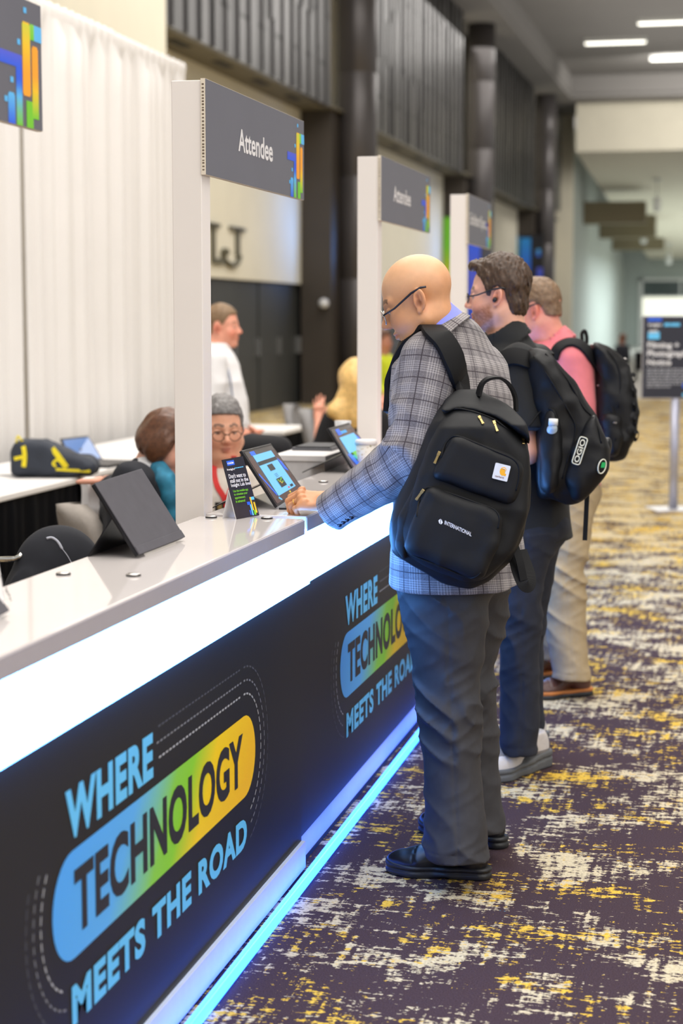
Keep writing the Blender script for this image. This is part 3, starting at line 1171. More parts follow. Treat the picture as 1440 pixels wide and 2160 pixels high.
def skirted_table(x0, x1, y0, y1, z, lab, grp='white topped tables with black skirts'):
    t = thing('table', lab, 'table', ((x0 + x1) / 2, (y0 + y1) / 2, 0), 0, grp)
    tp = MB().box(x0, x1, y0, y1, z - 0.03, z).build('table_top', m_cloth, t)
    bevel(tp, 0.004)
    # pleated skirt round the four sides
    V, F = [], []
    per = []
    for (ax_, ay_, bx_, by_) in ((x1, y0, x1, y1), (x1, y1, x0, y1), (x0, y1, x0, y0), (x0, y0, x1, y0)):
        L = math.hypot(bx_ - ax_, by_ - ay_)
        n = int(L / 0.012)
        nx, ny = (by_ - ay_) / L, -(bx_ - ax_) / L
        for i in range(n):
            s = i / n
            per.append((ax_ + (bx_ - ax_) * s, ay_ + (by_ - ay_) * s, nx, ny, L * s))
    for zz, k in ((z - 0.032, 0.15), (z - 0.1, 0.6), (0.35, 1.0), (0.01, 1.15)):
        for (x, y, nx, ny, s) in per:
            w = (0.011 * math.sin(s * 52 + math.sin(s * 7) * 2) + 0.008 * math.sin(s * 23 + zz)) * k - 0.012
            V.append((x + nx * w, y + ny * w, zz))
    n = len(per)
    for j in range(3):
        for i in range(n):
            F.append((j * n + i, (j + 1) * n + i, (j + 1) * n + (i + 1) % n, j * n + (i + 1) % n))
    mesh_obj('table_skirt', V, F, m_skirtk, t, True)
    for lx in (x0 + 0.06, x1 - 0.06):
        for ly in (y0 + 0.1, y1 - 0.1):
            MB().tube([(lx, ly, 0), (lx, ly, z - 0.03)], 0.015, 8).build('leg', m_darkmetal, t)
    return t


TZ = 0.74
skirted_table(-4.25, -3.53, 6.3, 9.1, TZ, 'long white table with black pleated skirt at the left edge, nearest the camera')
skirted_table(-4.32, -3.56, 9.22, 11.0, TZ, 'white table carrying the navy and yellow bag')
skirted_table(-4.34, -3.8, 11.06, 12.9, TZ, 'white table against the drape, behind the open laptop')
skirted_table(-4.15, -3.45, 13.2, 14.0, TZ, 'small white table with dark skirt behind the standing man in white')


def chair(lab, back_c, z_top, fwd, mat, w=0.46, grp='upholstered chairs behind the counters', arm=None):
    """back_c = (x, y) of the back's foot on the seat; fwd = seat direction"""
    f = unit((fwd[0], fwd[1], 0))
    s = np.array((-f[1], f[0], 0))
    b = np.array((back_c[0], back_c[1], 0.0))
    t = thing('chair', lab, 'chair', tuple(b + f * 0.22), 0, grp)
    # rounded, slightly wrapped back
    V, F = [], []
    nu, nv = 16, 12
    for side in (0, 1):
        for j in range(nv + 1):
            v = j / nv
            z = 0.46 + (z_top - 0.46) * v
            ww = w / 2 * (0.86 + 0.14 * math.sin(math.pi * min(1, v * 1.25))) * (1 - 0.0 * v)
            if v > 0.72:
                ww *= math.sqrt(max(0.02, 1 - ((v - 0.72) / 0.285) ** 2))
            for i in range(nu + 1):
                u = -1 + 2 * i / nu
                wrap = 0.06 * u * u
                p = b + s * (u * ww) + f * (wrap - 0.10 * v + (0.028 if side else -0.028)) + UPV0 * z
                V.append(p)
    m = nu + 1
    off = (nv + 1) * m
    for j in range(nv):
        for i in range(nu):
            a = j * m + i
            F.append((a, a + 1, a + m + 1, a + m))
            F.append((off + a, off + a + m, off + a + m + 1, off + a + 1))
    for j in range(nv):
        for i in (0, nu):
            a = j * m + i
            q = (a, a + m, off + a + m, off + a)
            F.append(q if i == 0 else q[::-1])
    for i in range(nu):
        for j in (0, nv):
            a = j * m + i
            q = (a, off + a, off + a + 1, a + 1)
            F.append(q if j == 0 else q[::-1])
    mesh_obj('backrest', V, F, mat, t, True)
    st = MB().obox(b + f * 0.23 + UPV0 * 0.44, f, s, UPV0, 0.24, w / 2, 0.04).build('seat', mat, t)
    bevel(st, 0.03, 3)
    for a in (-1, 1):
        for c in (0.02, 0.43):
            MB().tube([b + f * c + s * a * (w / 2 - 0.04) + UPV0 * 0.42, b + f * (c + (0.03 if c > 0.2 else -0.05)) + s * a * (w / 2 - 0.02)], 0.012, 8).build('leg', m_chrome, t, True)
    if arm is not None:
        MB().tube(arm, 0.009, 10).build('armrest', m_chrome, t, True)
    return t


UPV0 = np.array((0, 0, 1.0))
p = at_d(184, 1068, 7.15)
chair('beige grey chair with rounded back, under the brown haired woman', (p[0], p[1]), 0.865, (0.8, 0.6), m_chair, 0.5)
p = at_d(124, 1140, 5.85)
jc_ = p
chair('chair wrapped in a dark jacket, just behind the nearest worktop', (p[0], p[1]), 0.8, (0.9, 0.43), m_chair, 0.4, arm=[at_d(-60, 1181, 5.75), at_d(30, 1179, 5.75), at_d(40, 1175, 5.75), at_d(47, 1169, 5.75)])
p = at_d(628, 852, 14.7)
chair('grey chair seen edge on, left of the pair by the dark pier', (p[0], p[1]), p[2], (1, -0.05), m_chairg, 0.44)
p = at_d(664, 862, 13.2)
chair('grey chair seen edge on, right of the pair and nearest the blonde woman', (p[0], p[1]), p[2], (1, 0.1), m_chairg, 0.44)

# ---------------------------------------------------------------- tablets, card, cup and small things on the counters
m_tabback = M('dark_grey_suede_cover', srgb(74, 72, 78), 0.75, var=0.1, vscale=25, bump=0.12, bscale=500)
m_tabedge = M('tablet_dark_metal', srgb(38, 38, 42), 0.35, 0.6)
m_bezel = M('screen_dark_plum', srgb(62, 36, 40), 0.25, emit=srgb(62, 36, 40), es=0.5, var=0.02)
m_scrb = M('screen_sky', srgb(70, 130, 160), 0.3, emit=srgb(112, 204, 255), es=0.75, var=0.0)
m_scrk = M('screen_dark_block', srgb(20, 30, 44), 0.3, var=0.0)
m_scrblue = M('screen_blue', srgb(20, 60, 160), 0.3, emit=srgb(20, 110, 240), es=0.8, var=0.0)
m_scrg = M('screen_green', srgb(60, 120, 20), 0.3, emit=srgb(110, 200, 60), es=0.8, var=0.0)
m_scry = M('screen_yellow', srgb(120, 110, 10), 0.3, emit=srgb(235, 205, 40), es=0.8, var=0.0)
m_scrr = M('screen_red', srgb(120, 20, 40), 0.3, emit=srgb(220, 40, 70), es=0.8, var=0.0)


def tablet_quad(bl, br, tl, tr, z=ZT + 0.0085):
    BL_, BR_ = at_z(*bl, z), at_z(*br, z)

    def over(px, Pb):
        d = ray(*px)
        return CAMP + d * (Pb[1] / d[1])
    TL_, TR_ = over(tl, BL_), over(tr, BR_)
    return BL_, BR_, TR_, TL_


def quad_pt(q, u, v):
    return (q[0] * (1 - u) + q[1] * u) * (1 - v) + (q[3] * (1 - u) + q[2] * u) * v


def on_quad(name, q, poly, mat, par, n, off):
    return mesh_obj(name, [quad_pt(q, u, v) + n * off for u, v in poly], [tuple(range(len(poly)))], mat, par)


def R4(u0, u1, v0, v1):
    return [(u0, v0), (u1, v0), (u1, v1), (u0, v1)]


def kickstand(q, t, n, at_v=0.45, reach=0.16, mat=None):
    a, b = quad_pt(q, 0.03, at_v) - n * 0.008, quad_pt(q, 0.97, at_v) - n * 0.008
    h = -unit(np.array((n[0], n[1], 0)))
    fa, fb = a + h * reach, b + h * reach
    fa[2] = fb[2] = ZT + 0.0006
    nn = unit(np.cross(b - a, fa - a))
    MB().slab([a, b, fb, fa], nn, 0.003).build('kickstand', mat or m_tabedge, t)


def rear_tablet(bl, br, tl, tr, lab):
    q = tablet_quad(bl, br, tl, tr)
    n = unit(np.cross(q[1] - q[0], q[3] - q[0]))
    if n[0] < 0:
        n = -n
    t = thing('tablet', lab, 'tablet', tuple((q[0] + q[1]) / 2 - np.array((0, 0, 0.004))))
    b = MB().slab(q, n, 0.010).build('tablet_body', m_tabedge, t)
    bevel(b, 0.003, 2)
    c = MB().slab([quad_pt(q, u, v) + n * 0.003 for u, v in ((0.0, 0.10), (1.0, 0.10), (1.0, 1.0), (0.0, 1.0))], n, 0.003).build('suede_cover', m_tabback, t)
    bevel(c, 0.0015, 2)
    c = MB().slab([quad_pt(q, u, v) + n * 0.0045 for u, v in ((0.0, 0.0), (1.0, 0.0), (1.0, 0.105), (0.0, 0.105))], n, 0.0045).build('hinge_band', m_tabback, t)
    bevel(c, 0.001, 1)
    h = -unit(np.array((n[0], n[1], 0)))
    a, b_ = quad_pt(q, 0.02, 0.55) - n * 0.010, quad_pt(q, 0.98, 0.55) - n * 0.010
    fa, fb = quad_pt(q, 0.02, 0) + h * 0.13, quad_pt(q, 0.98, 0) + h * 0.13
    fa[2] = fb[2] = ZT + 0.0006
    MB().slab([a, b_, fb, fa], unit(np.cross(b_ - a, fa - a)), 0.003).build('kickstand', m_tabedge, t)
    return t


rear_tablet((292, 1171), (388, 1134), (198, 1020), (297, 989), 'dark tablet seen from behind in a grey suede cover, on the nearest worktop')
rear_tablet((-120, 1352), (17, 1290), (-225, 1180), (-95, 1135), 'grey covered tablet cut off by the left edge of the photo')


def screen_tablet(bl, br, tl, tr, lab, kind):
    q = tablet_quad(bl, br, tl, tr)
    n = unit(np.cross(q[1] - q[0], q[3] - q[0]))
    if n[0] < 0:
        n = -n
    t = thing('tablet', lab, 'tablet', tuple((q[0] + q[1]) / 2 - np.array((0, 0, 0.004))))
    b = MB().slab(q, n, 0.009).build('tablet_body', m_tabedge, t)
    bevel(b, 0.002, 2)
    sc = on_quad('screen', q, R4(.035, .965, .04, .955), m_bezel, t, n, 0.0006)
    on_quad('screen_top_band', q, R4(.035, .965, .86, .955), M('screen_charcoal', srgb(52, 50, 56), 0.25, var=0.0), sc, n, 0.0009)
    if kind == 0:
        on_quad('page', q, R4(.20, .84, .13, .87), m_scrb, sc, n, 0.0010)
        on_quad('page_header', q, R4(.20, .84, .68, .745), m_scrk, sc, n, 0.0013)
        on_quad('page_tab', q, R4(.17, .32, .87, .94), m_scrblue, sc, n, 0.0012)
        on_quad('page_picture', q, R4(.42, .60, .535, .65), m_scrk, sc, n, 0.0013)
        on_quad('page_picture', q, R4(.42, .62, .22, .385), m_scrk, sc, n, 0.0013)
        for (u, v, m) in ((.44, .36, m_scrg), (.47, .33, m_scry), (.52, .35, m_scrg), (.56, .37, m_scrg), (.50, .30, m_scry), (.55, .31, m_scrg)):
            on_quad('page_picture_dot', q, R4(u, u + .035, v - .02, v + .005), m, sc, n, 0.0016)
        on_quad('page_button', q, R4(.60, .65, .155, .185), m_scrr, sc, n, 0.0013)
        on_quad('page_button', q, R4(.69, .79, .155, .2), m_scrk, sc, n, 0.0013)
        for v in (.46, .435, .41):
            on_quad('page_line', q, R4(.46, .56, v, v + .008), M('screen_line', srgb(60, 110, 150), 0.4), sc, n, 0.0013)
        for pol, m in (([(.04, .55), (.06, .58), (.19, .18), (.17, .14)], m_scrblue), ([(.86, .72), (.93, .62), (.95, .42), (.87, .48)], m_scrblue), ([(.16, .10), (.2, .12), (.24, .06), (.22, .045)], m_scrb), ([(.55, .10), (.6, .12), (.6, .075), (.57, .08)], m_scry)):
            on_quad('wallpaper_stroke', q, pol, m, sc, n, 0.0009)
        # keyboard lying in front
        kx = unit(q[1] - q[0])
        f = unit(np.array((n[0], n[1], 0)))
        k0 = q[0] + f * 0.004
        W = np.linalg.norm(q[1] - q[0])
        zz = ZT + 0.0008
        kq = [k0, k0 + f * 0.17, k0 + f * 0.17 + kx * W, k0 + kx * W]
        for p_ in kq:
            p_[2] = zz + 0.005
        kb = MB().slab(kq, (0, 0, 1), 0.005).build('keyboard', m_tabedge, t)
        m = MB()
        for r in range(4):
            for c in range(12):
                o_ = k0 + f * (0.016 + r * 0.021) + kx * (W * (0.035 + c * 0.078))
                o_[2] = zz + 0.0052
                m.obox(o_ + f * 0.008 + kx * W * 0.032, f, kx, np.array((0, 0, 1.0)), 0.0085, W * 0.033, 0.0009)
        m.build('keys', M('key_caps', srgb(54, 54, 58), 0.5), kb)
    else:
        on_quad('page', q, R4(.17, .86, .36, .74), m_scrb, sc, n, 0.0010)
        on_quad('page_title', q, R4(.2, .36, .79, .93), m_scrblue, sc, n, 0.0012)
        on_quad('page_title', q, R4(.36, .62, .80, .86), M('screen_lightblue', srgb(50, 120, 170), 0.4, emit=srgb(70, 170, 235), es=0.7, var=0.0), sc, n, 0.0012)
        for pol, m in (([(.1, .36), (.22, .36), (.3, .06), (.2, .05)], m_scrblue), ([(.3, .36), (.75, .36), (.55, .05), (.42, .05)], m_scrg), ([(.22, .3), (.34, .3), (.5, .05), (.4, .05)], M('screen_teal', srgb(20, 120, 120), 0.4, emit=srgb(40, 200, 210), es=0.7, var=0.0)), ([(.86, .7), (.94, .6), (.94, .4), (.88, .45)], m_scrblue)):
            on_quad('wallpaper_stroke', q, pol, m, sc, n, 0.0009)
    kickstand(q, t, n, 0.42, 0.15)
    return t


screen_tablet((585, 1069), (640, 1033), (509, 950), (571, 935), 'tablet with light blue page open, the one the bald man is typing on', 0)
screen_tablet((748, 994), (793, 966), (693, 903), (736, 891), 'farther tablet with dark plum screen, left of the paper cup', 1)

# printed card leaning on the worktop
q = tablet_quad((500, 1095), (547, 1087), (468, 970), (512, 962), ZT + 0.0006)
n = unit(np.cross(q[1] - q[0], q[3] - q[0]))
n = -n if np.dot(n, CAMP - q[0]) < 0 else n
t = thing('counter_card', 'dark printed card about stalling out, standing beside the nearest white post', 'card', tuple((q[0] + q[1]) / 2))
MB().slab(q, n, 0.002).build('card_board', M('card_charcoal', srgb(42, 40, 48), 0.4), t)
m_cardholder = M('white_acrylic', srgb(232, 230, 230), 0.2)
hb = quad_pt(q, 0.0, 0.0) - unit(np.array((n[0], n[1], 0))) * 0.05 - np.array((0, 0.0, 0))
MB().slab([q[0] - n * 0.003, q[1] - n * 0.003, quad_pt(q, 1, 0.5) - n * 0.003, quad_pt(q, 0, 0.5) - n * 0.003], n, 0.002).build('card_holder', m_cardholder, t)
MB().slab([quad_pt(q, 0, 0.5) - n * 0.005, quad_pt(q, 1, 0.5) - n * 0.005, hb + (q[1] - q[0]), hb], unit(UPZ0 := np.array((0, 0, 1.0))), 0.002).build('holder_foot', m_cardholder, t)
xd, yd = unit(q[1] - q[0]), unit(q[3] - q[0])
W, H_ = np.linalg.norm(q[1] - q[0]), np.linalg.norm(q[3] - q[0])
m_cw, m_cg, m_cb = M('card_white_print', srgb(230, 228, 232), 0.5), M('card_green_print', srgb(120, 200, 40), 0.5), M('card_blue_print', srgb(40, 100, 230), 0.5)
for (u, v, w, h, s, m) in ((.10, .80, .34, .042, 'Insight', m_cw), (.10, .675, .74, .075, "Don't want to", m_cw), (.10, .60, .80, .065, 'stall out in the', m_cw), (.10, .515, .88, .075, 'Insight Lab line?', m_cw),
                           (.12, .43, .66, .05, 'Use the mobile app', m_cg), (.12, .375, .60, .05, 'to schedule your', m_cg), (.12, .315, .46, .05, 'appointment', m_cg), (.12, .265, .42, .045, 'in advance!', m_cg)):
    lettering('card_lettering', s, quad_pt(q, u, v) + n * 0.0004, xd * 1.0, yd, w * W, h * H_, m, t, bold=0.02)
bq = on_quad('card_logo_block', q, R4(.17, .52, .885, .965), m_cb, t, n, 0.0004)
for u0, u1, v0, v1 in ((.20, .235, .91, .935), (.255, .275, .905, .945), (.29, .36, .91, .935), (.375, .40, .905, .945), (.41, .48, .91, .935)):
    on_quad('card_logo_stroke', q, R4(u0, u1, v0, v1), m_cw, bq, n, 0.0006)
for u0, u1 in ((.46, .53), (.545, .60), (.615, .70), (.71, .79), (.80, .88)):
    on_quad('card_small_print', q, R4(u0, u1, .822, .836), m_pblue, t, n, 0.0004)
for (u0, u1, v0, v1, m) in ((.70, .76, .02, .20, m_pblue), (.60, .74, .20, .25, m_cb), (.77, .83, .10, .32, M('card_yellow_print', srgb(245, 195, 40), 0.5)), (.83, .97, .27, .32, m_pblue), (.88, .95, .05, .23, M('card_yellow_print', (1, 1, 1))), (.80, .88, .02, .10, m_cg), (.62, .67, .03, .11, m_cb)):
    on_quad('card_mark', q, R4(u0, u1, v0, v1), m, t, n, 0.0005)
# edge of another card at the left border of the photo
q = tablet_quad((-70, 1290), (11, 1266), (-110, 1190), (-4, 1182), ZT + 0.0006)
n = unit(np.cross(q[1] - q[0], q[3] - q[0]))
n = -n if np.dot(n, CAMP - q[0]) < 0 else n
t = thing('counter_card', 'white edged card peeking in at the left border of the photo', 'card', tuple((q[0] + q[1]) / 2))
MB().slab(q, n, 0.002).build('card_board', m_cardholder, t)
lettering('card_lettering', 'Insight', quad_pt(q, 0.955, 0.62) + n * 0.0005, -unit(q[3] - q[0]), unit(q[1] - q[0]), 0.06, 0.012, M('card_black_print', srgb(30, 30, 34), 0.5), t, bold=0.01)

# paper cup
c = at_z(772, 990, ZT)
t = thing('paper_cup', 'white speckled paper cup with a lid, beside the bald man\'s sleeve', 'cup', tuple(c))


def speckle():
    t_ = NT('speckled_cup_paper')
    v = t_.coord('Object')
    f = t_.noise(v, 110, 2)
    g = t_.noise(v, 60, 2)
    cc_ = t_.mix(t_.step(f, 0.62, 0.64), srgb(238, 232, 222), t_.ramp(g, [(0.35, srgb(150, 60, 40)), (0.5, srgb(190, 160, 60)), (0.65, srgb(60, 90, 60))]))
    t_.base(cc_, 0.6)
    return t_.m


MB().lathe(tuple(c), [(0.028, 0), (0.0285, 0.004), (0.0405, 0.098)], 32).build('cup_body', speckle(), t, True)
MB().lathe((c[0], c[1], c[2] + 0.098), [(0.042, -0.004), (0.0425, 0.003), (0.040, 0.012), (0.034, 0.014)], 32).build('cup_lid', m_white_lam, t, True)

# white cabinet on the staff side, with a tray and a glass
a = at_d(684, 962, 6.75)
X1, Y0 = a[0], a[1]
t = thing('staff_cabinet', 'white waist-high cabinet behind the second counter, beyond the blue page tablet', 'cabinet', (X1 - 0.1, Y0 + 0.35, 0))
MB().box(X1 - 0.2, X1, Y0, Y0 + 0.68, 0.02, a[2] - 0.02).build('cabinet_body', M('pale_grey_laminate', srgb(206, 203, 203), 0.4), t)
o = MB().box(X1 - 0.205, X1 + 0.005, Y0 - 0.005, Y0 + 0.685, a[2] - 0.02, a[2]).build('cabinet_top', m_white_lam, t)
MB().box(X1 - 0.18, X1 - 0.02, Y0 + 0.03, Y0 + 0.65, 0, 0.02).build('plinth', m_black, t)
zc = a[2]
p = at_z(670, 948, zc)
t = thing('tray', 'flat dark tray lying on the white cabinet', 'tray', (p[0], p[1], zc))
o = MB().box(X1 - 0.19, X1 - 0.03, Y0 + 0.25, Y0 + 0.5, zc + 0.0005, zc + 0.012).build('tray_body', M('tray_grey', srgb(84, 84, 88), 0.4), t)
MB().box(X1 - 0.18, X1 - 0.04, Y0 + 0.26, Y0 + 0.49, zc + 0.012, zc + 0.016).build('tray_pad', m_tabedge, t)
p = np.array((X1 - 0.06, Y0 + 0.58, zc))
tag(MB().lathe((p[0], p[1], zc), [(0.026, 0), (0.034, 0.1), (0.032, 0.1), (0.0245, 0.004)], 20).build('drinking_glass', M('cup_frosted', srgb(205, 205, 205), 0.2, var=0.01), None, True), 'pale drinking cup on the white cabinet, left of the farther tablet', 'cup')

# laptop and bag on the table by the drape
pts = [at_d(152, 988, 10.35), at_d(217, 975, 10.75), at_d(186, 919, 10.85), at_d(128, 925, 10.45)]
dz = (TZ + 0.016) - min(pts[0][2], pts[1][2])
t = thing('laptop', 'open laptop with blue screen on the table by the white drape', 'laptop', (pts[0][0], pts[0][1], TZ))
pts[0][2] = pts[1][2] = TZ + 0.018
n = unit(np.cross(pts[1] - pts[0], pts[3] - pts[0]))
n = n if np.dot(n, CAMP - pts[0]) > 0 else -n
MB().slab(pts, n, 0.008).build('laptop_lid', m_tabedge, t)
on_quad('screen', pts, R4(.04, .96, .05, .93), M('laptop_screen', srgb(40, 70, 120), 0.2, emit=srgb(86, 138, 205), es=0.55, var=0.05), t, n, 0.0008)
f = unit(np.array((n[0], n[1], 0)))
b4 = [pts[0] + f * 0.0, pts[0] + f * 0.23, pts[1] + f * 0.23, pts[1]]
b4 = [np.array((p[0], p[1], TZ + 0.017)) for p in b4]
MB().slab(b4, (0, 0, 1), 0.016).build('laptop_base', m_tabedge, t)

# ================================================================ people: shared builders
UPZ = np.array([0, 0, 1.0])
SDF = {}


def facing(deg_away, pitch_down=0.0, roll=0.0, right=False):
    """head/body frame: 0 = looking to the left of the photo, positive = turned away from the camera; right=True mirrors to the right"""
    a, p = math.radians(deg_away), math.radians(pitch_down)
    h = (RGT if right else -RGT) * math.cos(a) + FH * math.sin(a)
    f = h * math.cos(p) - UPZ * math.sin(p)
    Rm = frame(f)
    if roll:
        r = math.radians(roll)
        l, u = Rm[:, 1].copy(), Rm[:, 2].copy()
        Rm[:, 1], Rm[:, 2] = l * math.cos(r) + u * math.sin(r), u * math.cos(r) - l * math.sin(r)
    return Rm


def both(f):
    return lambda Q: np.minimum(f(Q), f(Q * A3((1, -1, 1))))


def head_sdf(Q, fat=0.0, nose=1.0, jowl=0.0):
    """Q in head coordinates (x forward, y left, z up; origin between the ears), metres"""
    S = Q.copy()
    S[:, 1] = np.abs(S[:, 1])
    d = ell(S, (-0.012, 0, 0.046), (0.1, 0.078, 0.089))
    d = sm(0.03, d, ell(S, (0.028, 0, -0.022), (0.066, 0.061 + fat, 0.082)))
    d = sm(0.03, d, cap(S, (-0.004, 0.05 + fat, -0.05), (0.058, 0.02, -0.093), 0.021 + fat, 0.019))
    d = sm(0.02, d, ell(S, (0.07, 0, -0.094), (0.022, 0.024, 0.018)))
    d = sm(0.03, d, ell(S, (0.056, 0.042, -0.03), (0.025, 0.021, 0.026)))
    if jowl:
        d = sm(0.03, d, ell(S, (0.03, 0.03, -0.1), (0.04, 0.035, 0.03 * jowl)))
    d = sm(0.014, d, cap(S, (0.083, 0.01, 0.03), (0.066, 0.047, 0.032), 0.011, 0.008))
    d = smax(d, -ell(S, (0.1, 0.034, 0.01), (0.021, 0.02, 0.013)), 0.012)
    d = sm(0.003, d, ell(S, (0.0745, 0.032, 0.008), (0.0125, 0.0125, 0.0125)))
    d = sm(0.004, d, ell(S, (0.079, 0.033, 0.0135), (0.011, 0.016, 0.0055)))
    d = sm(0.012, d, cap(S, (0.088, 0, 0.018), (0.112 * nose, 0, -0.022), 0.008, 0.0115))
    d = sm(0.006, d, ell(S, (0.1 * nose, 0.0125, -0.028), (0.012, 0.0075, 0.0085)))
    d = smax(d, -ell(S, (0.108 * nose, 0.0075, -0.0375), (0.005, 0.0035, 0.004)), 0.002)
    d = sm(0.008, d, ell(S, (0.089, 0, -0.054), (0.012, 0.022, 0.0065)))
    d = sm(0.006, d, ell(S, (0.087, 0, -0.066), (0.0125, 0.019, 0.007)))
    d = smax(d, -cap(S, (0.104, 0, -0.0598), (0.082, 0.026, -0.0605), 0.0018), 0.003)
    # ear: shell with a hollow and a lobe
    c, s = math.cos(0.2), math.sin(0.2)
    E = S - A3((-0.014, 0.0795 + fat * 0.4, 0.002))
    ex, ez = E[:, 0] * c + E[:, 2] * s, -E[:, 0] * s + E[:, 2] * c
    ey = E[:, 1] - np.clip(-ex, 0, 1) * 0.55
    T = np.stack([ex, ey, ez], 1)
    e = ell(T, (0, 0, 0.002), (0.0185, 0.0075, 0.033))
    e = smax(e, -ell(T, (0.002, 0.0085, 0.002), (0.0118, 0.0085, 0.0235)), 0.002)
    e = smin(e, ell(T, (-0.002, 0.0005, 0.008), (0.0032, 0.0045, 0.013)), 0.002)
    e = smin(e, ell(T, (0.006, 0.001, -0.028), (0.008, 0.005, 0.008)), 0.004)
    e = smin(e, ell(T, (0.014, 0.001, -0.006), (0.004, 0.004, 0.006)), 0.003)
    return smin(d, e, 0.006)


def skin_tint(Q, base, lip=None, brow=None, beard=None, eye=True, blush=0.25, scalp=None):
    """skin colours: lips, brows, beard, cheeks, eyes; plus shade painted into the ear hollows"""
    S = Q.copy()
    S[:, 1] = np.abs(S[:, 1])
    c = np.tile(A3(base), (len(Q), 1))

    def put(mask, col):
        nonlocal c
        m = np.clip(mask, 0, 1)[:, None]
        c = c * (1 - m) + A3(col) * m
    red = A3(base) * A3((1.02, 0.72, 0.66))
    put(np.exp(-((np.linalg.norm(S - A3((0.07, 0.045, -0.03)), axis=1) / 0.03) ** 2)) * blush * 1.6, red)
    put(np.exp(-((np.linalg.norm(S - A3((0.115, 0, -0.025)), axis=1) / 0.018) ** 2)) * blush * 1.5, red)
    put(np.exp(-((np.linalg.norm(S - A3((-0.014, 0.086, 0.0)), axis=1) / 0.03) ** 4)) * blush * 1.6, red)
    put(np.exp(-((np.linalg.norm((S - A3((-0.009, 0.083, -0.004))) / A3((0.0095, 0.012, 0.012)), axis=1)) ** 4)) * 0.75, A3(base) * A3((0.3, 0.16, 0.12)))  # shade of the ear hollow painted into the skin colour
    put(np.exp(-((np.linalg.norm((S - A3((-0.012, 0.084, 0.016))) / A3((0.005, 0.012, 0.007)), axis=1)) ** 4)) * 0.45, A3(base) * A3((0.4, 0.22, 0.18)))  # same painted shade in the upper fold of the ear
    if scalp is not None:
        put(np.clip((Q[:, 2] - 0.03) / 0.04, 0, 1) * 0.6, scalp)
    if beard is not None:
        m = np.clip((-0.012 - Q[:, 2] - 0.10 * np.clip(S[:, 0] - 0.02, 0, 1) * 3) / 0.02, 0, 1) * np.clip((S[:, 0] - 0.005) / 0.015, 0, 1)
        m = np.maximum(m, np.clip((-0.04 - Q[:, 2]) / 0.01, 0, 1) * np.clip((S[:, 0] - 0.0) / 0.015, 0, 1))
        m = m * np.clip((Q[:, 2] + 0.125) / 0.02, 0, 1)
        n = vn(Q, 180, 3) * 0.25 + 0.75
        put(m * n, beard)
    lips = np.exp(-((np.linalg.norm((S - A3((0.098, 0, -0.06))) / A3((0.016, 0.024, 0.011)), axis=1)) ** 6))
    put(lips * 0.7, lip if lip is not None else A3(base) * A3((0.85, 0.5, 0.48)))
    if brow is not None:
        t = np.clip((S[:, 1] - 0.012) / 0.036, 0, 1)
        zc = 0.036 + 0.004 * np.sin(t * 3.1)
        m = (np.abs(Q[:, 2] - zc) < 0.0055) & (S[:, 1] > 0.011) & (S[:, 1] < 0.05) & (S[:, 0] > 0.05)
        put(m * 0.75, brow)
    if eye:
        r = np.linalg.norm(S - A3((0.0745, 0.032, 0.008)), axis=1)
        m = (r < 0.0133) & (np.abs(Q[:, 2] - 0.0045) < 0.0045) & (S[:, 0] > 0.08)
        put(m * 0.9, (0.7, 0.66, 0.62))
        m2 = m & (np.hypot(S[:, 1] - 0.032, Q[:, 2] - 0.004) < 0.0058)
        put(m2 * 1.0, (0.03, 0.02, 0.015))
        m3 = (np.abs(r - 0.0138) < 0.0016) & (Q[:, 2] > 0.006) & (Q[:, 2] < 0.013) & (S[:, 0] > 0.078)
        put(m3 * 0.6, (0.05, 0.03, 0.025))
    return c * (1 + 0.05 * vn(Q, 60, 5)[:, None])


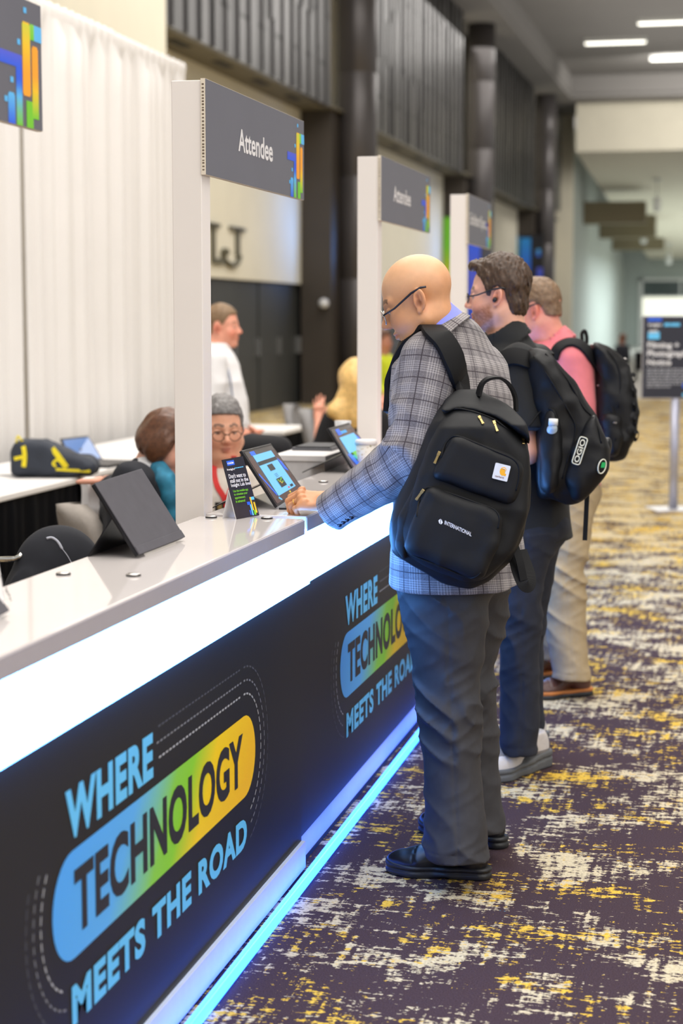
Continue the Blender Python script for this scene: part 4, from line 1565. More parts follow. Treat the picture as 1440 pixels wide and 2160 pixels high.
def hand_sdf(P, w, f, n, side, curls, spread=0.1, thumb=(0.5, 0.4), s=1.0):
    """w wrist, f along the back of the hand, n out of the palm, side = unit vector towards the thumb; curls = bend per finger [(a,b,c)...] index..little"""
    f, n, side, w = unit(f), unit(n), unit(side), np.array(w, float)
    Rm = np.stack([f, side, n], 1)
    d = rbox(P, w + f * 0.048 * s + n * 0.002, (0.046 * s, 0.036 * s, 0.0125 * s), 0.012 * s, Rm)
    d = sm(0.015, d, cap(P, w - f * 0.03 * s, w + f * 0.02 * s, 0.027 * s, 0.026 * s))
    d = sm(0.012, d, ell(P, w + f * 0.03 * s + side * 0.024 * s + n * 0.008 * s, (0.032 * s, 0.016 * s, 0.015 * s), Rm))
    fing = [(0.027, 0.088, (0.043, 0.026, 0.021), 0.0092), (0.009, 0.092, (0.047, 0.03, 0.022), 0.0093), (-0.009, 0.089, (0.043, 0.028, 0.021), 0.0088), (-0.027, 0.081, (0.034, 0.021, 0.018), 0.0078)]
    for i, (o, b, L, r) in enumerate(fing):
        p = w + f * b * s + side * o * s
        dr = unit(f + side * (1.5 - i) * spread)
        d = sm(0.008, d, ell(P, p - n * 0.004 * s, (0.011 * s, 0.0095 * s, 0.0105 * s), Rm))
        ang = 0
        df = None
        for k in range(3):
            ang += curls[i][k]
            v = dr * math.cos(ang) + n * math.sin(ang)
            q = p + v * L[k] * s
            e = cap(P, p, q, r * s * (1 - 0.1 * k), r * s * (0.92 - 0.1 * k))
            df = e if df is None else sm(0.004, df, e)
            p = q
        d = sm(0.004, d, df)
    p0 = w + f * 0.018 * s + side * 0.024 * s + n * 0.006 * s
    v = unit(f * 0.75 + side * thumb[0] + n * thumb[1])
    p1 = p0 + v * 0.042 * s
    v2 = unit(f * 1.0 + side * thumb[0] * 0.35 + n * thumb[1])
    p2 = p1 + v2 * 0.032 * s
    p3 = p2 + unit(v2 + n * 0.2) * 0.025 * s
    t = sm(0.004, cap(P, p0, p1, 0.014 * s, 0.011 * s), cap(P, p1, p2, 0.0105 * s, 0.0098 * s), cap(P, p2, p3, 0.0098 * s, 0.008 * s))
    return sm(0.008, d, t)


RELAX = [(0.25, 0.35, 0.2)] * 4


def pt(*a):
    return np.array(at_d(*a))


def body(parent, name, J, HO, HR, base, h=0.004, scale=1.0, hands=None, tint=None, headkw=None, thin=1.0):
    """one continuous skin surface: head, neck, trunk, arms with hands, legs"""
    headkw, tint = headkw or {}, tint or {}
    HO = np.array(HO, float)
    nk = J['neck']
    nb = HO + HR @ np.array((-0.026, 0, -0.045)) * scale
    jaw = HO + HR @ np.array((0.0, 0, -0.06)) * scale

    def fn(P):
        Q = ((P - A3(HO)) @ HR.astype(np.float32)) / scale
        d = np.full(len(P), 9.0, np.float32)
        r = np.linalg.norm(Q, axis=1)
        m = r < 0.3
        d[~m] = (r[~m] - 0.2) * scale
        if m.any():
            d[m] = head_sdf(Q[m], **headkw) * scale
        nr = J.get('neck_r', 0.056)
        d = sm(0.03, d, cap(P, nb, nk, nr, nr + 0.008))
        d = sm(0.03, d, cap(P, nk, J['chest'], 0.06 * thin, 0.085 * thin), cap(P, J['chest'], J['pelvis'], 0.09 * thin, 0.09 * thin))
        for s in 'LR':
            if 'sh' + s in J:
                d = sm(0.03, d, cap(P, nk * 0.5 + J['chest'] * 0.5, J['sh' + s] * 0.85 + J['chest'] * 0.15, 0.045 * thin, 0.036 * thin))
                d = sm(0.01, d, cap(P, J['sh' + s], J['el' + s], 0.042 * thin, 0.037))
                d = sm(0.01, d, cap(P, J['el' + s], J['wr' + s], 0.04, 0.027))
            if 'hip' + s in J:
                d = sm(0.02, d, cap(P, J['pelvis'], J['hip' + s], 0.08 * thin, 0.07 * thin), cap(P, J['hip' + s], J['kn' + s], 0.065 * thin, 0.048 * thin), cap(P, J['kn' + s], J['an' + s], 0.046 * thin, 0.033))
        for hd in (hands or []):
            m = np.linalg.norm(P - A3(hd[0][0]), axis=1) < 0.24
            if m.any():
                d[m] = sm(0.008, d[m], hand_sdf(P[m], *hd[0], **hd[1]))
        return d

    def col(V):
        Q = ((V - A3(HO)) @ HR.astype(np.float32)) / scale
        c = skin_tint(Q, base, **tint)
        far = np.linalg.norm(Q, axis=1) > 0.22
        c[far] = A3(base) * A3((1.0, 0.93, 0.9)) * (1 + 0.06 * vn(V[far], 45, 2)[:, None])
        return c
    pts = np.array([v for k, v in J.items() if k not in ('neck_r',)] + [HO])
    return solid('body', fn, pts.min(0) - 0.24, pts.max(0) + 0.24, h, m_skin, parent, color=col, smooth=1)


m_skin = M('skin', (1, 1, 1), 0.45, attr='tint', var=0.05, vscale=90, bump=0.06, bscale=500)
for _n in m_skin.node_tree.nodes:
    if _n.type == 'BSDF_PRINCIPLED':
        _n.inputs['Subsurface Weight'].default_value = 0.12
        _n.inputs['Subsurface Radius'].default_value = (0.02, 0.008, 0.005)
        _n.inputs['Subsurface Scale'].default_value = 0.4


def hair_short(parent, name, HO, HR, mat, zmin, top=0.012, side=0.004, amp=0.004, freq=(70, 70, 22), h=0.003, scale=1.0, quiff=0.0):
    """cropped hair: shell over the skull cut along the hairline zmin = [(x, z)...]"""
    zx = np.array(zmin, np.float32)

    def fn(P):
        Q = ((P - A3(HO)) @ HR.astype(np.float32)) / scale
        d = ell(Q, (-0.013, 0, 0.048 + top * 0.5), (0.101 + side * 1.3, 0.0785 + side, 0.089 + top * 0.6))
        d = sm(0.02, d, ell(Q, (-0.055, 0, -0.02), (0.05, 0.06 + side * 0.5, 0.06)))
        if quiff:
            d = sm(0.015, d, ell(Q, (0.072, 0, 0.112), (0.034, 0.052, 0.02 + quiff)))
        zm = np.interp(Q[:, 0], zx[:, 0], zx[:, 1]) + 0.004 * vn(Q, 90, 4)
        d = d + amp * vn(Q, freq, 1) * 0.8 + amp * 0.7 * vn(Q, tuple(2.3 * f for f in freq), 2)
        return smax(d, (zm - Q[:, 2]) * 0.75, 0.006) * scale
    r = 0.2 * scale
    return solid(name, fn, HO - r, HO + r, h, mat, parent, smooth=0)


def glasses(parent, HO, HR, m_front, m_temple, scale=1.0, drop=0.0, w=0.026, hgt=0.017, thick=0.0016, m_lens=None):
    """frame with two lenses and temples, seated on the nose"""
    def W(p):
        return HO + HR @ (np.array(p) * scale)
    root = MB()
    for s in (1, -1):
        ring = [W((0.105 - 0.008 * abs(math.cos(a)) * (1 if math.cos(a) * s > 0 else 0.2), s * 0.034 + w * math.cos(a) * (1 - 0.12 * abs(math.sin(2 * a))), 0.004 - drop + hgt * math.sin(a))) for a in np.linspace(0, 2 * math.pi, 28)]
        root.tube(ring, thick, 6, False)
    root.tube([W((0.105, 0.009, 0.01 - drop)), W((0.11, 0, 0.0125 - drop)), W((0.105, -0.009, 0.01 - drop))], thick, 6)
    g = root.build('glasses', m_front, parent, True)
    for s in (1, -1):
        MB().tube([W((0.098, s * 0.062, 0.009 - drop)), W((0.06, s * 0.078, 0.012 - drop * 0.6)), W((0.0, s * 0.084, 0.03)), W((-0.03, s * 0.084, 0.034)), W((-0.045, s * 0.083, 0.03))],
                  [0.0026, 0.0028, 0.0032, 0.0034, 0.003], 6).build('temple', m_temple, g, True)
        if m_lens:
            ringp = [W((0.1045, s * 0.034 + w * 0.97 * math.cos(a), 0.004 - drop + hgt * 0.97 * math.sin(a))) for a in np.linspace(0, 2 * math.pi, 20)[:-1]]
            mesh_obj('lens', ringp, [tuple(range(19))], m_lens, g)
    return g


def ring_sdf(Q, a, b, h, t, flare=0.0, gap=None):
    """collar-like band: Q local (x forward, y side, z along the axis)"""
    aa, bb = a + flare * Q[:, 2], b + flare * Q[:, 2]
    k = np.sqrt((Q[:, 0] / aa) ** 2 + (Q[:, 1] / bb) ** 2)
    d = np.abs(k - 1) * min(a, b) - t
    d = smax(d, np.abs(Q[:, 2]) - h, 0.003)
    if gap is not None:
        d = smax(d, Q[:, 0] - gap + np.abs(Q[:, 1]) * 0.6, 0.004)
    return d


def shirt(parent, name, J, mat, w=0.185, dp=0.115, sleeves=(), h=0.006, hem=-0.12, folds=0.006, seed=1, side=None, collar=None, belly=0.0, color=None, uv=None, hip=None, matidx=None):
    """garment for the upper body along the spine, with sleeves [(p0, p1, r0, r1), ...]"""
    pel, nk = J['pelvis'], J['neck']
    up = unit(nk - pel)
    sx = unit(J['shR'] - J['shL']) if side is None else unit(side)
    sx = unit(sx - up * np.dot(sx, up))
    Rm = np.stack([sx, np.cross(up, sx), up], 1)
    L = np.linalg.norm(nk - pel)
    hw = w * 0.95 if hip is None else hip
    secs = [(hem * L, 0, 0, hw * 1.02, dp * 1.1 + belly * 0.5), (0.05 * L, 0, 0, hw, dp * 1.05 + belly), (0.35 * L, 0, belly * 0.3, w * 0.93, dp * 0.98 + belly), (0.62 * L, 0, 0, w * 1.0, dp * 1.03),
            (0.8 * L, 0, 0, w * 1.0, dp * 0.95), (0.9 * L, 0, 0, w * 0.86, dp * 0.82), (0.96 * L, 0, 0, w * 0.55, dp * 0.7), (1.02 * L, 0, 0, 0.075, 0.072), (1.06 * L, 0, 0, 0.066, 0.066)]

    def fn(P):
        d = loft(P, secs, pel, Rm, 0.008)
        for sl in sleeves:
            ds = None
            for (p0, p1, r0, r1) in sl:
                e = cap(P, p0, p1, r0, r1)
                ds = e if ds is None else sm(0.03, ds, e)
            p1, p0, r1 = sl[-1][1], sl[-1][0], sl[-1][3]
            ax = unit(np.array(p1) - np.array(p0))
            ds = smax(ds, (P - A3(p1)) @ A3(ax), 0.004)
            d = sm(0.025, d, ds)
        if collar is not None:
            co, cR, ca, cb, ch = collar
            d = sm(0.004, d, ring_sdf((P - A3(co)) @ cR.astype(np.float32), ca, cb, ch, 0.004, -0.25))
        return d - folds * (ridge(P, (7, 7, 4.5), seed) - 0.4) - folds * 0.5 * vn(P, (16, 16, 9), seed + 7)
    pts = [pel, nk, J['shL'], J['shR']] + [q for sl in sleeves for sg in sl for q in sg[:2]]
    pts = np.array(pts)
    ob = solid(name, fn, pts.min(0) - 0.26, pts.max(0) + 0.26, h, mat, parent, color=color, uv=uv, matidx=matidx)
    SDF[ob.name] = fn
    return ob


def trousers(parent, name, legs, mat, waist=None, h=0.006, folds=0.006, seed=5, seam=True):
    """legs = list of rows (px, py, D, half width, half depth) from the waist down, each leg a tapered tube"""
    L = []
    for rows in legs:
        secs = []
        for (px, py, D, a, b) in rows:
            p = at_d(px, py, D)
            secs.append((p[2], p[0], p[1], a, b, YAW))
        secs.sort()
        L.append(secs)

    def fn(P):
        d = None
        for secs in L:
            e = loft(P, secs, capk=0.004)
            if seam:
                S = np.array(secs, np.float32)
                x = P[:, 0] - np.interp(P[:, 2], S[:, 0], S[:, 1])
                y = P[:, 1] - np.interp(P[:, 2], S[:, 0], S[:, 2])
                u = x * math.cos(YAW) + y * math.sin(YAW)
                e = e + 0.0022 * np.exp(-((u + 0.0) / 0.0035) ** 2)
            zb = secs[0][0]
            k = np.clip((P[:, 2] - zb) / 0.9, 0, 1)
            env = 0.35 + 1.0 * np.exp(-((P[:, 2] - zb - 0.42) / 0.16) ** 2) + 0.55 * np.exp(-((P[:, 2] - zb - 0.04) / 0.05) ** 2) + 0.5 * np.exp(-((P[:, 2] - zb - 0.75) / 0.12) ** 2)
            e = e - folds * env * (ridge(P + A3((0, 0, 1)) * (P[:, :1] * 0.6), (6, 6, 14), seed) - 0.35) - folds * 0.3 * env * (ridge(P - A3((0, 0, 1)) * (P[:, :1] * 0.5), (13, 13, 26), seed + 9) - 0.35)
            e = e + 0.0016 * ((np.abs(P[:, 2] - zb - 0.028) < 0.002))
            d = e if d is None else sm(0.012, d, e)
        if waist is not None:
            d = sm(0.05, d, ell(P, *waist))
        return d
    pts = np.array([(s[1], s[2], s[0]) for secs in L for s in secs])
    return solid(name, fn, pts.min(0) - 0.2, pts.max(0) + np.array((0.2, 0.2, 0.12)), h, mat, parent)


def shoe(parent, heel, toe, m_up, m_sole, hgt=0.1, h=0.0035, kind='leather', m_extra=None):
    """heel and toe points on the floor"""
    heel, toe = np.array(heel, float), np.array(toe, float)
    heel[2] = toe[2] = 0
    f = unit(toe - heel)
    L = np.linalg.norm(toe - heel)
    k = L / 0.31
    O = (heel + toe) / 2
    Rm = np.stack([f, np.cross(UPZ, f), UPZ], 1)
    R32 = Rm.astype(np.float32)

    def out2(Q):
        q = Q.copy()
        q[:, 2] = 0
        d = cap(q, (-0.118, 0, 0), (-0.03, 0.002, 0), 0.037, 0.035)
        return sm(0.03, d, cap(q, (-0.03, 0.002, 0), (0.065, 0.0, 0), 0.034, 0.047), cap(q, (0.065, 0, 0), (0.112, -0.004, 0), 0.046, 0.04))

    def sole(P):
        Q = ((P - A3(O)) @ R32) / k
        z = Q[:, 2]
        lift = 0.012 * np.clip((Q[:, 0] - 0.06) / 0.1, 0, 1) ** 2
        arch = 0.006 * np.exp(-((Q[:, 0] + 0.025) / 0.025) ** 2) if kind != 'sneaker' else 0
        th = 0.034 + (0.012 * np.clip((-Q[:, 0]) / 0.1, 0, 1) if kind == 'sneaker' else 0)
        d = smax(out2(Q) - 0.001 + 0.004 * (np.abs(z - th * 0.6) < 0.003), np.maximum(z - th - lift, lift * 0.6 + arch - z), 0.006)
        return d * k

    def upper(P):
        Q = ((P - A3(O)) @ R32) / k
        z = Q[:, 2]
        d = ell(Q, (0.07, 0, 0.032), (0.082, 0.045, 0.042))
        d = sm(0.03, d, ell(Q, (-0.1, 0, 0.055), (0.045, 0.036, 0.055)))
        d = sm(0.03, d, cap(Q, (-0.03, 0, 0.075), (0.04, 0, 0.05), 0.036, 0.034), cap(Q, (-0.075, 0, 0.085), (-0.07, 0, hgt), 0.036, 0.036))
        d = smax(d, out2(Q) + 0.002, 0.006)
        d = smax(d, 0.02 - z, 0.003)
        d = smax(d, z - hgt, 0.004)
        d = d + 0.0014 * (np.abs(Q[:, 0] - 0.058 - 0.25 * np.abs(Q[:, 1])) < 0.0016) + 0.0014 * (np.abs(Q[:, 0] + 0.045) < 0.0016)
        d = d - 0.0012 * ridge(Q, (60, 30, 30), 2) * (np.abs(Q[:, 0] - 0.03) < 0.03)
        return d * k
    r = np.array((L / 2 + 0.08,) * 2 + (0.0,))
    u = solid('shoe', upper, O - r - (0, 0, 0.02), O + r + (0, 0, 0.16), h, m_up, parent, matidx=(lambda c: (lambda x, z: ((np.abs(z - 0.05 - 0.45 * np.clip(x + 0.03, -1, 0.06)) < 0.011) | ((x < -0.02) & (z < 0.052))).astype(int))(((c - A3(O)) @ R32[:, 0]) / k, c[:, 2] / k)) if isinstance(m_up, list) else None)
    solid('sole', sole, O - r - (0, 0, 0.02), O + r + (0, 0, 0.09), h, m_sole, u, matidx=(lambda c: (c[:, 2] > 0.021 * k).astype(int)) if isinstance(m_sole, list) else None)
    lc = MB()
    for i in range(4):
        x = 0.012 + i * 0.016
        zt = 0.087 - i * 0.0075
        lc.tube([O + Rm @ (np.array((x, y, zt - 9.0 * y * y)) * k) for y in np.linspace(-0.024, 0.024, 7)], 0.0022 * k, 5)
    lc.build('laces', m_extra or (m_sole[0] if isinstance(m_sole, list) else m_sole), u, True)
    return u


def soft_bag(name, outline, o, Rm, t0, t1, mat, parent, h=0.005, rnd=0.05, wr=0.004, seed=3, k=778.0, c0=(968, 1030), px=True, color=None, tilt=None):
    """soft sewn shape: outline in the plane (Rm[:,0], Rm[:,1]) around o, thickness from t0 to t1 along Rm[:,2]"""
    pts = [((x - c0[0]) / k, -(y - c0[1]) / k) for x, y in outline] if px else outline
    R32 = Rm.astype(np.float32)
    mid, ht = (t0 + t1) / 2, (t1 - t0) / 2

    def fn(P):
        Q = (P - A3(o)) @ R32
        if tilt is None:
            dz = np.abs(Q[:, 2] - mid) - ht
        else:
            top = t1 - tilt[1] * np.maximum(0, Q[:, 1] - tilt[0])
            dz = np.maximum(Q[:, 2] - top, t0 - Q[:, 2])
        d = smax(poly2(Q[:, 0], Q[:, 1], pts), dz, rnd)
        return d - wr * (ridge(Q, (9, 9, 9), seed) - 0.4) - wr * 0.4 * vn(Q, 25, seed + 1)
    pp = np.array(pts)
    ext = np.array([Rm @ np.array((x, y, z)) for x in (pp[:, 0].min() - 0.03, pp[:, 0].max() + 0.03) for y in (pp[:, 1].min() - 0.03, pp[:, 1].max() + 0.03) for z in (t0 - 0.03, t1 + 0.03)])
    ob = solid(name, fn, o + ext.min(0), o + ext.max(0), h, mat, parent, color=color)
    SDF[ob.name] = fn
    return ob


def march(fn, P, d, tmax=0.4, n=160):
    """first surface met from each point P along unit direction d; distance (nan where nothing is met)"""
    P = np.asarray(P, np.float32)
    d = A3(d)
    ts = np.linspace(0, tmax, n).astype(np.float32)
    out = np.full(len(P), np.nan)
    prev = fn(P)
    for i in range(1, n):
        cur = fn(P + d * ts[i])
        m = (prev > 0) & (cur <= 0) & np.isnan(out)
        if m.any():
            f = prev[m] / (prev[m] - cur[m] + 1e-9)
            out[m] = ts[i - 1] + f * (ts[i] - ts[i - 1])
        prev = cur
    return out


def drape_on(o, fn, d, off=0.001, back=0.12):
    """lay a flat piece onto the surface of fn along direction d"""
    n = len(o.data.vertices)
    co = np.zeros(n * 3, np.float32)
    o.data.vertices.foreach_get('co', co)
    M4 = np.array(chain(o))
    W = co.reshape(-1, 3) @ M4[:3, :3].T + M4[:3, 3]
    d = unit(d)
    S = W - d * back
    t = march(fn, S, d, back + 0.2, 220)
    if np.isnan(t).all():
        return o
    t = np.where(np.isnan(t), np.nanmedian(t), t)
    W2 = S + d * (t - off)[:, None]
    I4 = np.linalg.inv(M4)
    o.data.vertices.foreach_set('co', (W2 @ I4[:3, :3].T + I4[:3, 3]).astype(np.float32).ravel())
    o.data.update()
    return o


def hit(fn, px, py, D0, D1, off=0.0, n=200):
    """point where the camera ray through a pixel meets fn between depths D0 and D1"""
    d = ray(px, py)
    P = (CAMP + d * D0)[None].astype(np.float32)
    t = march(fn, P, d, D1 - D0, n)[0]
    if np.isnan(t):
        return None
    return CAMP + d * (D0 + t - off)


def grad(fn, p, e=0.006):
    P = np.array([p + np.eye(3)[i] * s * e for i in range(3) for s in (1, -1)], np.float32)
    d = fn(P)
    return unit(np.array([d[0] - d[1], d[2] - d[3], d[4] - d[5]]))


def strap_on(name, fn, path, mat, par, w=0.07, t=0.013, off=0.006, n=5, Dr=(4.6, 5.3), tail=()):
    """band laid over a garment: path of (px, py) seen points or 3D points; follows the surface normals"""
    P, N = [], []
    for q in path:
        if len(q) == 2:
            h = hit(fn, q[0], q[1], Dr[0], Dr[1], 0.0)
            if h is None:
                continue
        else:
            h = np.array(q, float)
        g = grad(fn, h, 0.012)
        P.append(h + g * off)
        N.append(g)
    S = spline(P, n)
    U = []
    for s in S:
        wts = np.array([1 / (np.linalg.norm(s - p) ** 2 + 1e-4) for p in P])
        U.append(unit((np.array(N) * wts[:, None]).sum(0)))
    o = MB().ribbon(S, U, w if not callable(w) else [w(i / (len(S) - 1)) for i in range(len(S))], t).build(name, mat, par, True)
    bevel(o, t * 0.35, 2)
    return o


def snap(fn, p, it=6):
    """move a point onto the surface of fn"""
    p = np.array(p, float)
    for _ in range(it):
        p = p - grad(fn, p) * float(fn(np.array([p], np.float32))[0]) * 0.9
    return p

# ================================================================ the bald man in the plaid jacket
def plaid_material():
    t = NT('grey_plaid_wool')
    uvn = t.n('ShaderNodeUVMap')
    sx = t.n('ShaderNodeSeparateXYZ')
    t.l(uvn.outputs[0], sx.inputs[0])
    PER = 0.062
    bands, lines = [], []
    for ax in (0, 1):
        u = t.math('FRACT', t.math('DIVIDE', t.math('ADD', sx.outputs[ax], 10.0), PER))
        lines.append(t.math('LESS_THAN', t.math('ABSOLUTE', t.math('SUBTRACT', u, 0.5)), 0.022))
        lines.append(t.math('MULTIPLY', t.math('LESS_THAN', t.math('ABSOLUTE', t.math('SUBTRACT', u, 0.27)), 0.012), 0.5))
        b = t.math('GREATER_THAN', t.math('ABSOLUTE', t.math('SUBTRACT', u, 0.5)), 0.26)
        st = t.math('GREATER_THAN', t.math('FRACT', t.math('DIVIDE', t.math('ADD', sx.outputs[ax], 10.0), 0.0062)), 0.55)
        bands.append(t.math('MULTIPLY', b, st))
    f = t.math('MAXIMUM', lines[0], lines[2])
    f2 = t.math('MAXIMUM', lines[1], lines[3])
    weave = t.noise(t.coord('Object'), 420, 1)
    base = t.ramp(weave, [(0.3, srgb(98, 94, 97)), (0.7, srgb(128, 123, 125))])
    c = t.mix(t.math('MULTIPLY', t.math('ADD', bands[0], bands[1]), 0.4), base, srgb(186, 180, 178))
    c = t.mix(t.math('MULTIPLY', t.math('MULTIPLY', bands[0], bands[1]), 0.0), c, srgb(220, 215, 212))
    c = t.mix(t.math('MULTIPLY', f2, 0.6), c, srgb(92, 84, 90))
    c = t.mix(t.math('MULTIPLY', f, 0.85), c, srgb(52, 44, 50))
    t.base(c, 0.9, 0, 0.15)
    t.bump(weave, 0.15, 0.001)
    t.b.inputs['Sheen Weight'].default_value = 0.15
    return t.m


m_plaid = plaid_material()
m_blueshirt = M('periwinkle_shirt', srgb(132, 140, 250), 0.7, var=0.05, bump=0.1, bscale=900)
m_greytrs = M('grey_twill', srgb(56, 55, 58), 0.65, var=0.08, vscale=60, bump=0.15, bscale=900, spec=0.35)
m_blackleather = M('black_leather', srgb(24, 24, 27), 0.3, var=0.15, bump=0.12, bscale=160)
m_blackrubber = M('black_sole', srgb(30, 31, 34), 0.5, var=0.1)
m_packblack = M('black_canvas', srgb(14, 15, 18), 0.6, var=0.12, vscale=12, bump=0.2, bscale=900, spec=0.3)
m_packdark = M('black_canvas_binding', srgb(12, 12, 14), 0.65, var=0.1, bump=0.2, bscale=700, spec=0.25)
m_brass = M('antique_brass', srgb(188, 164, 110), 0.32, 0.9, var=0.1)
m_gold = M('gold_ring_metal', srgb(240, 190, 100), 0.2, 1.0)
m_navyframe = M('navy_acetate', srgb(28, 32, 48), 0.25)
m_silver = M('silver_frame', srgb(205, 205, 200), 0.2, 0.95)


def lens_material():
    t = NT('clear_lens')
    t.base((0.97, 0.98, 0.98), 0.02)
    t.b.inputs['Transmission Weight'].default_value = 1.0
    t.b.inputs['IOR'].default_value = 1.06
    t.b.inputs['Alpha'].default_value = 0.35
    return t.m


m_lens = lens_material()

man = thing('person', 'bald person in grey plaid jacket with glasses, typing at the second counter', 'person', (-0.86, 5.1, 0))
D0 = 5.12
HR1 = facing(9, 23, 0)
HO1 = pt(883, 640, 5.06)
J1 = dict(neck=pt(936, 712, 5.11), chest=pt(962, 860, 5.15), pelvis=pt(962, 1190, 5.17), shL=pt(908, 758, 4.99), shR=pt(1004, 785, 5.33), neck_r=0.055,
          elL=pt(868, 965, 4.93), hipL=pt(935, 1240, 5.09), hipR=pt(985, 1235, 5.28), knL=pt(946, 1500, 5.06), anL=pt(965, 1790, 5.03), knR=pt(985, 1480, 5.3), anR=pt(1005, 1725, 5.32))
cz = at_z(640, 1090, ZT)
Dh = float(np.dot(cz - CAMP, FWD))
wr = pt(702, 1064, Dh + 0.02)
J1['wrL'] = wr
kn = pt(640, 1049, Dh + 0.03)
J1['elR'] = pt(915, 960, 5.42)
J1['wrR'] = pt(768, 1026, 5.50)
f1 = unit(kn - wr)
handL = ((wr, f1, unit(-UPZ * 0.86 + FH * 0.5), unit(FH * 0.86 + UPZ * 0.5), [(0.75, 0.85, 0.3), (0.75, 0.95, 0.3), (0.8, 1.05, 0.35), (0.75, 1.15, 0.4)]), dict(spread=0.03, thumb=(0.55, 0.25), s=1.06))
fR = unit(J1['wrR'] - J1['elR'])
handR = ((J1['wrR'], fR, unit(-UPZ - fR * 0.1), unit(np.cross(UPZ, fR)) * -1, [(0.5, 0.7, 0.3)] * 4), dict(thumb=(0.6, 0.3)))
SK1 = srgb(216, 158, 114)
b1 = body(man, 'body', J1, HO1, HR1, SK1, h=0.0028, hands=[handL, handR],
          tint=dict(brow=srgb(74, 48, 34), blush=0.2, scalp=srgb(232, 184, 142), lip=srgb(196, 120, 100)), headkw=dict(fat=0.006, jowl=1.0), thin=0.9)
glasses(man, HO1, HR1, m_silver, m_navyframe, drop=0.004, w=0.028, hgt=0.02, thick=0.0018, m_lens=m_lens)
# wedding ring on the ring finger
rn = unit(-UPZ * 0.86 + FH * 0.5)
sd = unit(FH * 0.86 + UPZ * 0.5)
pr = wr + f1 * 0.089 * 1.06 + sd * -0.009 * 1.06
v0 = unit(f1 - sd * 0.03)
v0 = v0 * math.cos(0.8) + rn * math.sin(0.8)
rc0 = pr + v0 * 0.024
e1 = unit(np.cross(v0, sd))
e2 = np.cross(v0, e1)
MB().tube([rc0 + (e1 * math.cos(a) + e2 * math.sin(a)) * 0.0099 for a in np.linspace(0, 2 * math.pi, 24)], 0.0013, 6, False).build('finger_ring', m_gold, man, True)

# ---- jacket
rows = [(1228, 966, 5.17, .285, .185, 25), (1160, 966, 5.17, .272, .178, 27), (1100, 966, 5.16, .25, .166, 30), (1000, 960, 5.16, .237, .155, 32), (900, 957, 5.15, .235, .15, 35), (830, 955, 5.15, .232, .147, 35), (770, 950, 5.15, .218, .134, 34),
        (735, 948, 5.15, .18, .112, 33), (705, 944, 5.14, .135, .102, 32), (684, 940, 5.125, .1, .09, 30), (672, 938, 5.12, .08, .074, 30)]
JS = []
for (y, x, D, a, b_, th) in rows:
    p = at_d(x, y, D)
    r_ = math.radians(th)
    ax = FH * math.cos(r_) + RGT * math.sin(r_)
    JS.append((p[2], p[0], p[1], a, b_, math.atan2(ax[1], ax[0])))
JS.sort()
shc = pt(908, 762, 4.985)
elc = pt(868, 965, 4.93)
cuff0 = pt(694, 1081, Dh + 0.0)
cax = unit(cuff0 - elc)
shR2, elR2, cuR2 = J1['shR'], J1['elR'], J1['wrR'] - fR * 0.02
cuffn = unit(unit(pt(672, 1045, Dh) - pt(712, 1122, Dh)) @ np.eye(3))


def sleeve_sdf(P):
    up = cap(P, shc, elc, 0.088, 0.073)
    fo = cap(P, elc, cuff0, 0.073, 0.057)
    d = sm(0.035, up, fo)
    # ragged compress folds inside the elbow and along the forearm
    t = np.clip((P - A3(elc)) @ A3(cax) / np.linalg.norm(cuff0 - elc), -1.2, 1.2)
    env = 0.5 + 1.6 * np.exp(-((t - 0.12) / 0.32) ** 2)
    d = d - 0.0075 * env * (ridge(P, (13, 13, 10), 11) - 0.35) - 0.003 * env * (ridge(P, (26, 26, 18), 14) - 0.35)
    # cut square at the cuff, slanting with the wrist
    d = smax(d, (P - A3(cuff0)) @ A3(cax), 0.003)
    # opening of the cuff
    hole = cap(P, cuff0 - cax * 0.035, cuff0 + cax * 0.1, 0.047, 0.05)
    return smax(d, -hole, 0.003)


def sleeveR_sdf(P):
    d = sm(0.03, cap(P, shR2, elR2, 0.078, 0.068), cap(P, elR2, cuR2, 0.07, 0.05))
    return smax(d, (P - A3(cuR2)) @ A3(fR), 0.004)


def torso_sdf(P):
    d = loft(P, JS, capk=0.004)
    zb = JS[0][0]
    d = d - 0.006 * (ridge(P, (5.5, 5.5, 3.2), 21) - 0.4) - 0.003 * vn(P, (11, 11, 6), 22)
    # hollow under the hem
    inner = loft(P, [(s[0] - 0.03, s[1], s[2], s[3] - 0.012, s[4] - 0.012, s[5]) for s in JS[:3]], capk=0.002)
    return smax(d, -inner, 0.003)


def jacket_sdf(P):
    t = torso_sdf(P)
    return smin(smin(t, sleeveR_sdf(P), 0.07), sleeve_sdf(P), 0.02)


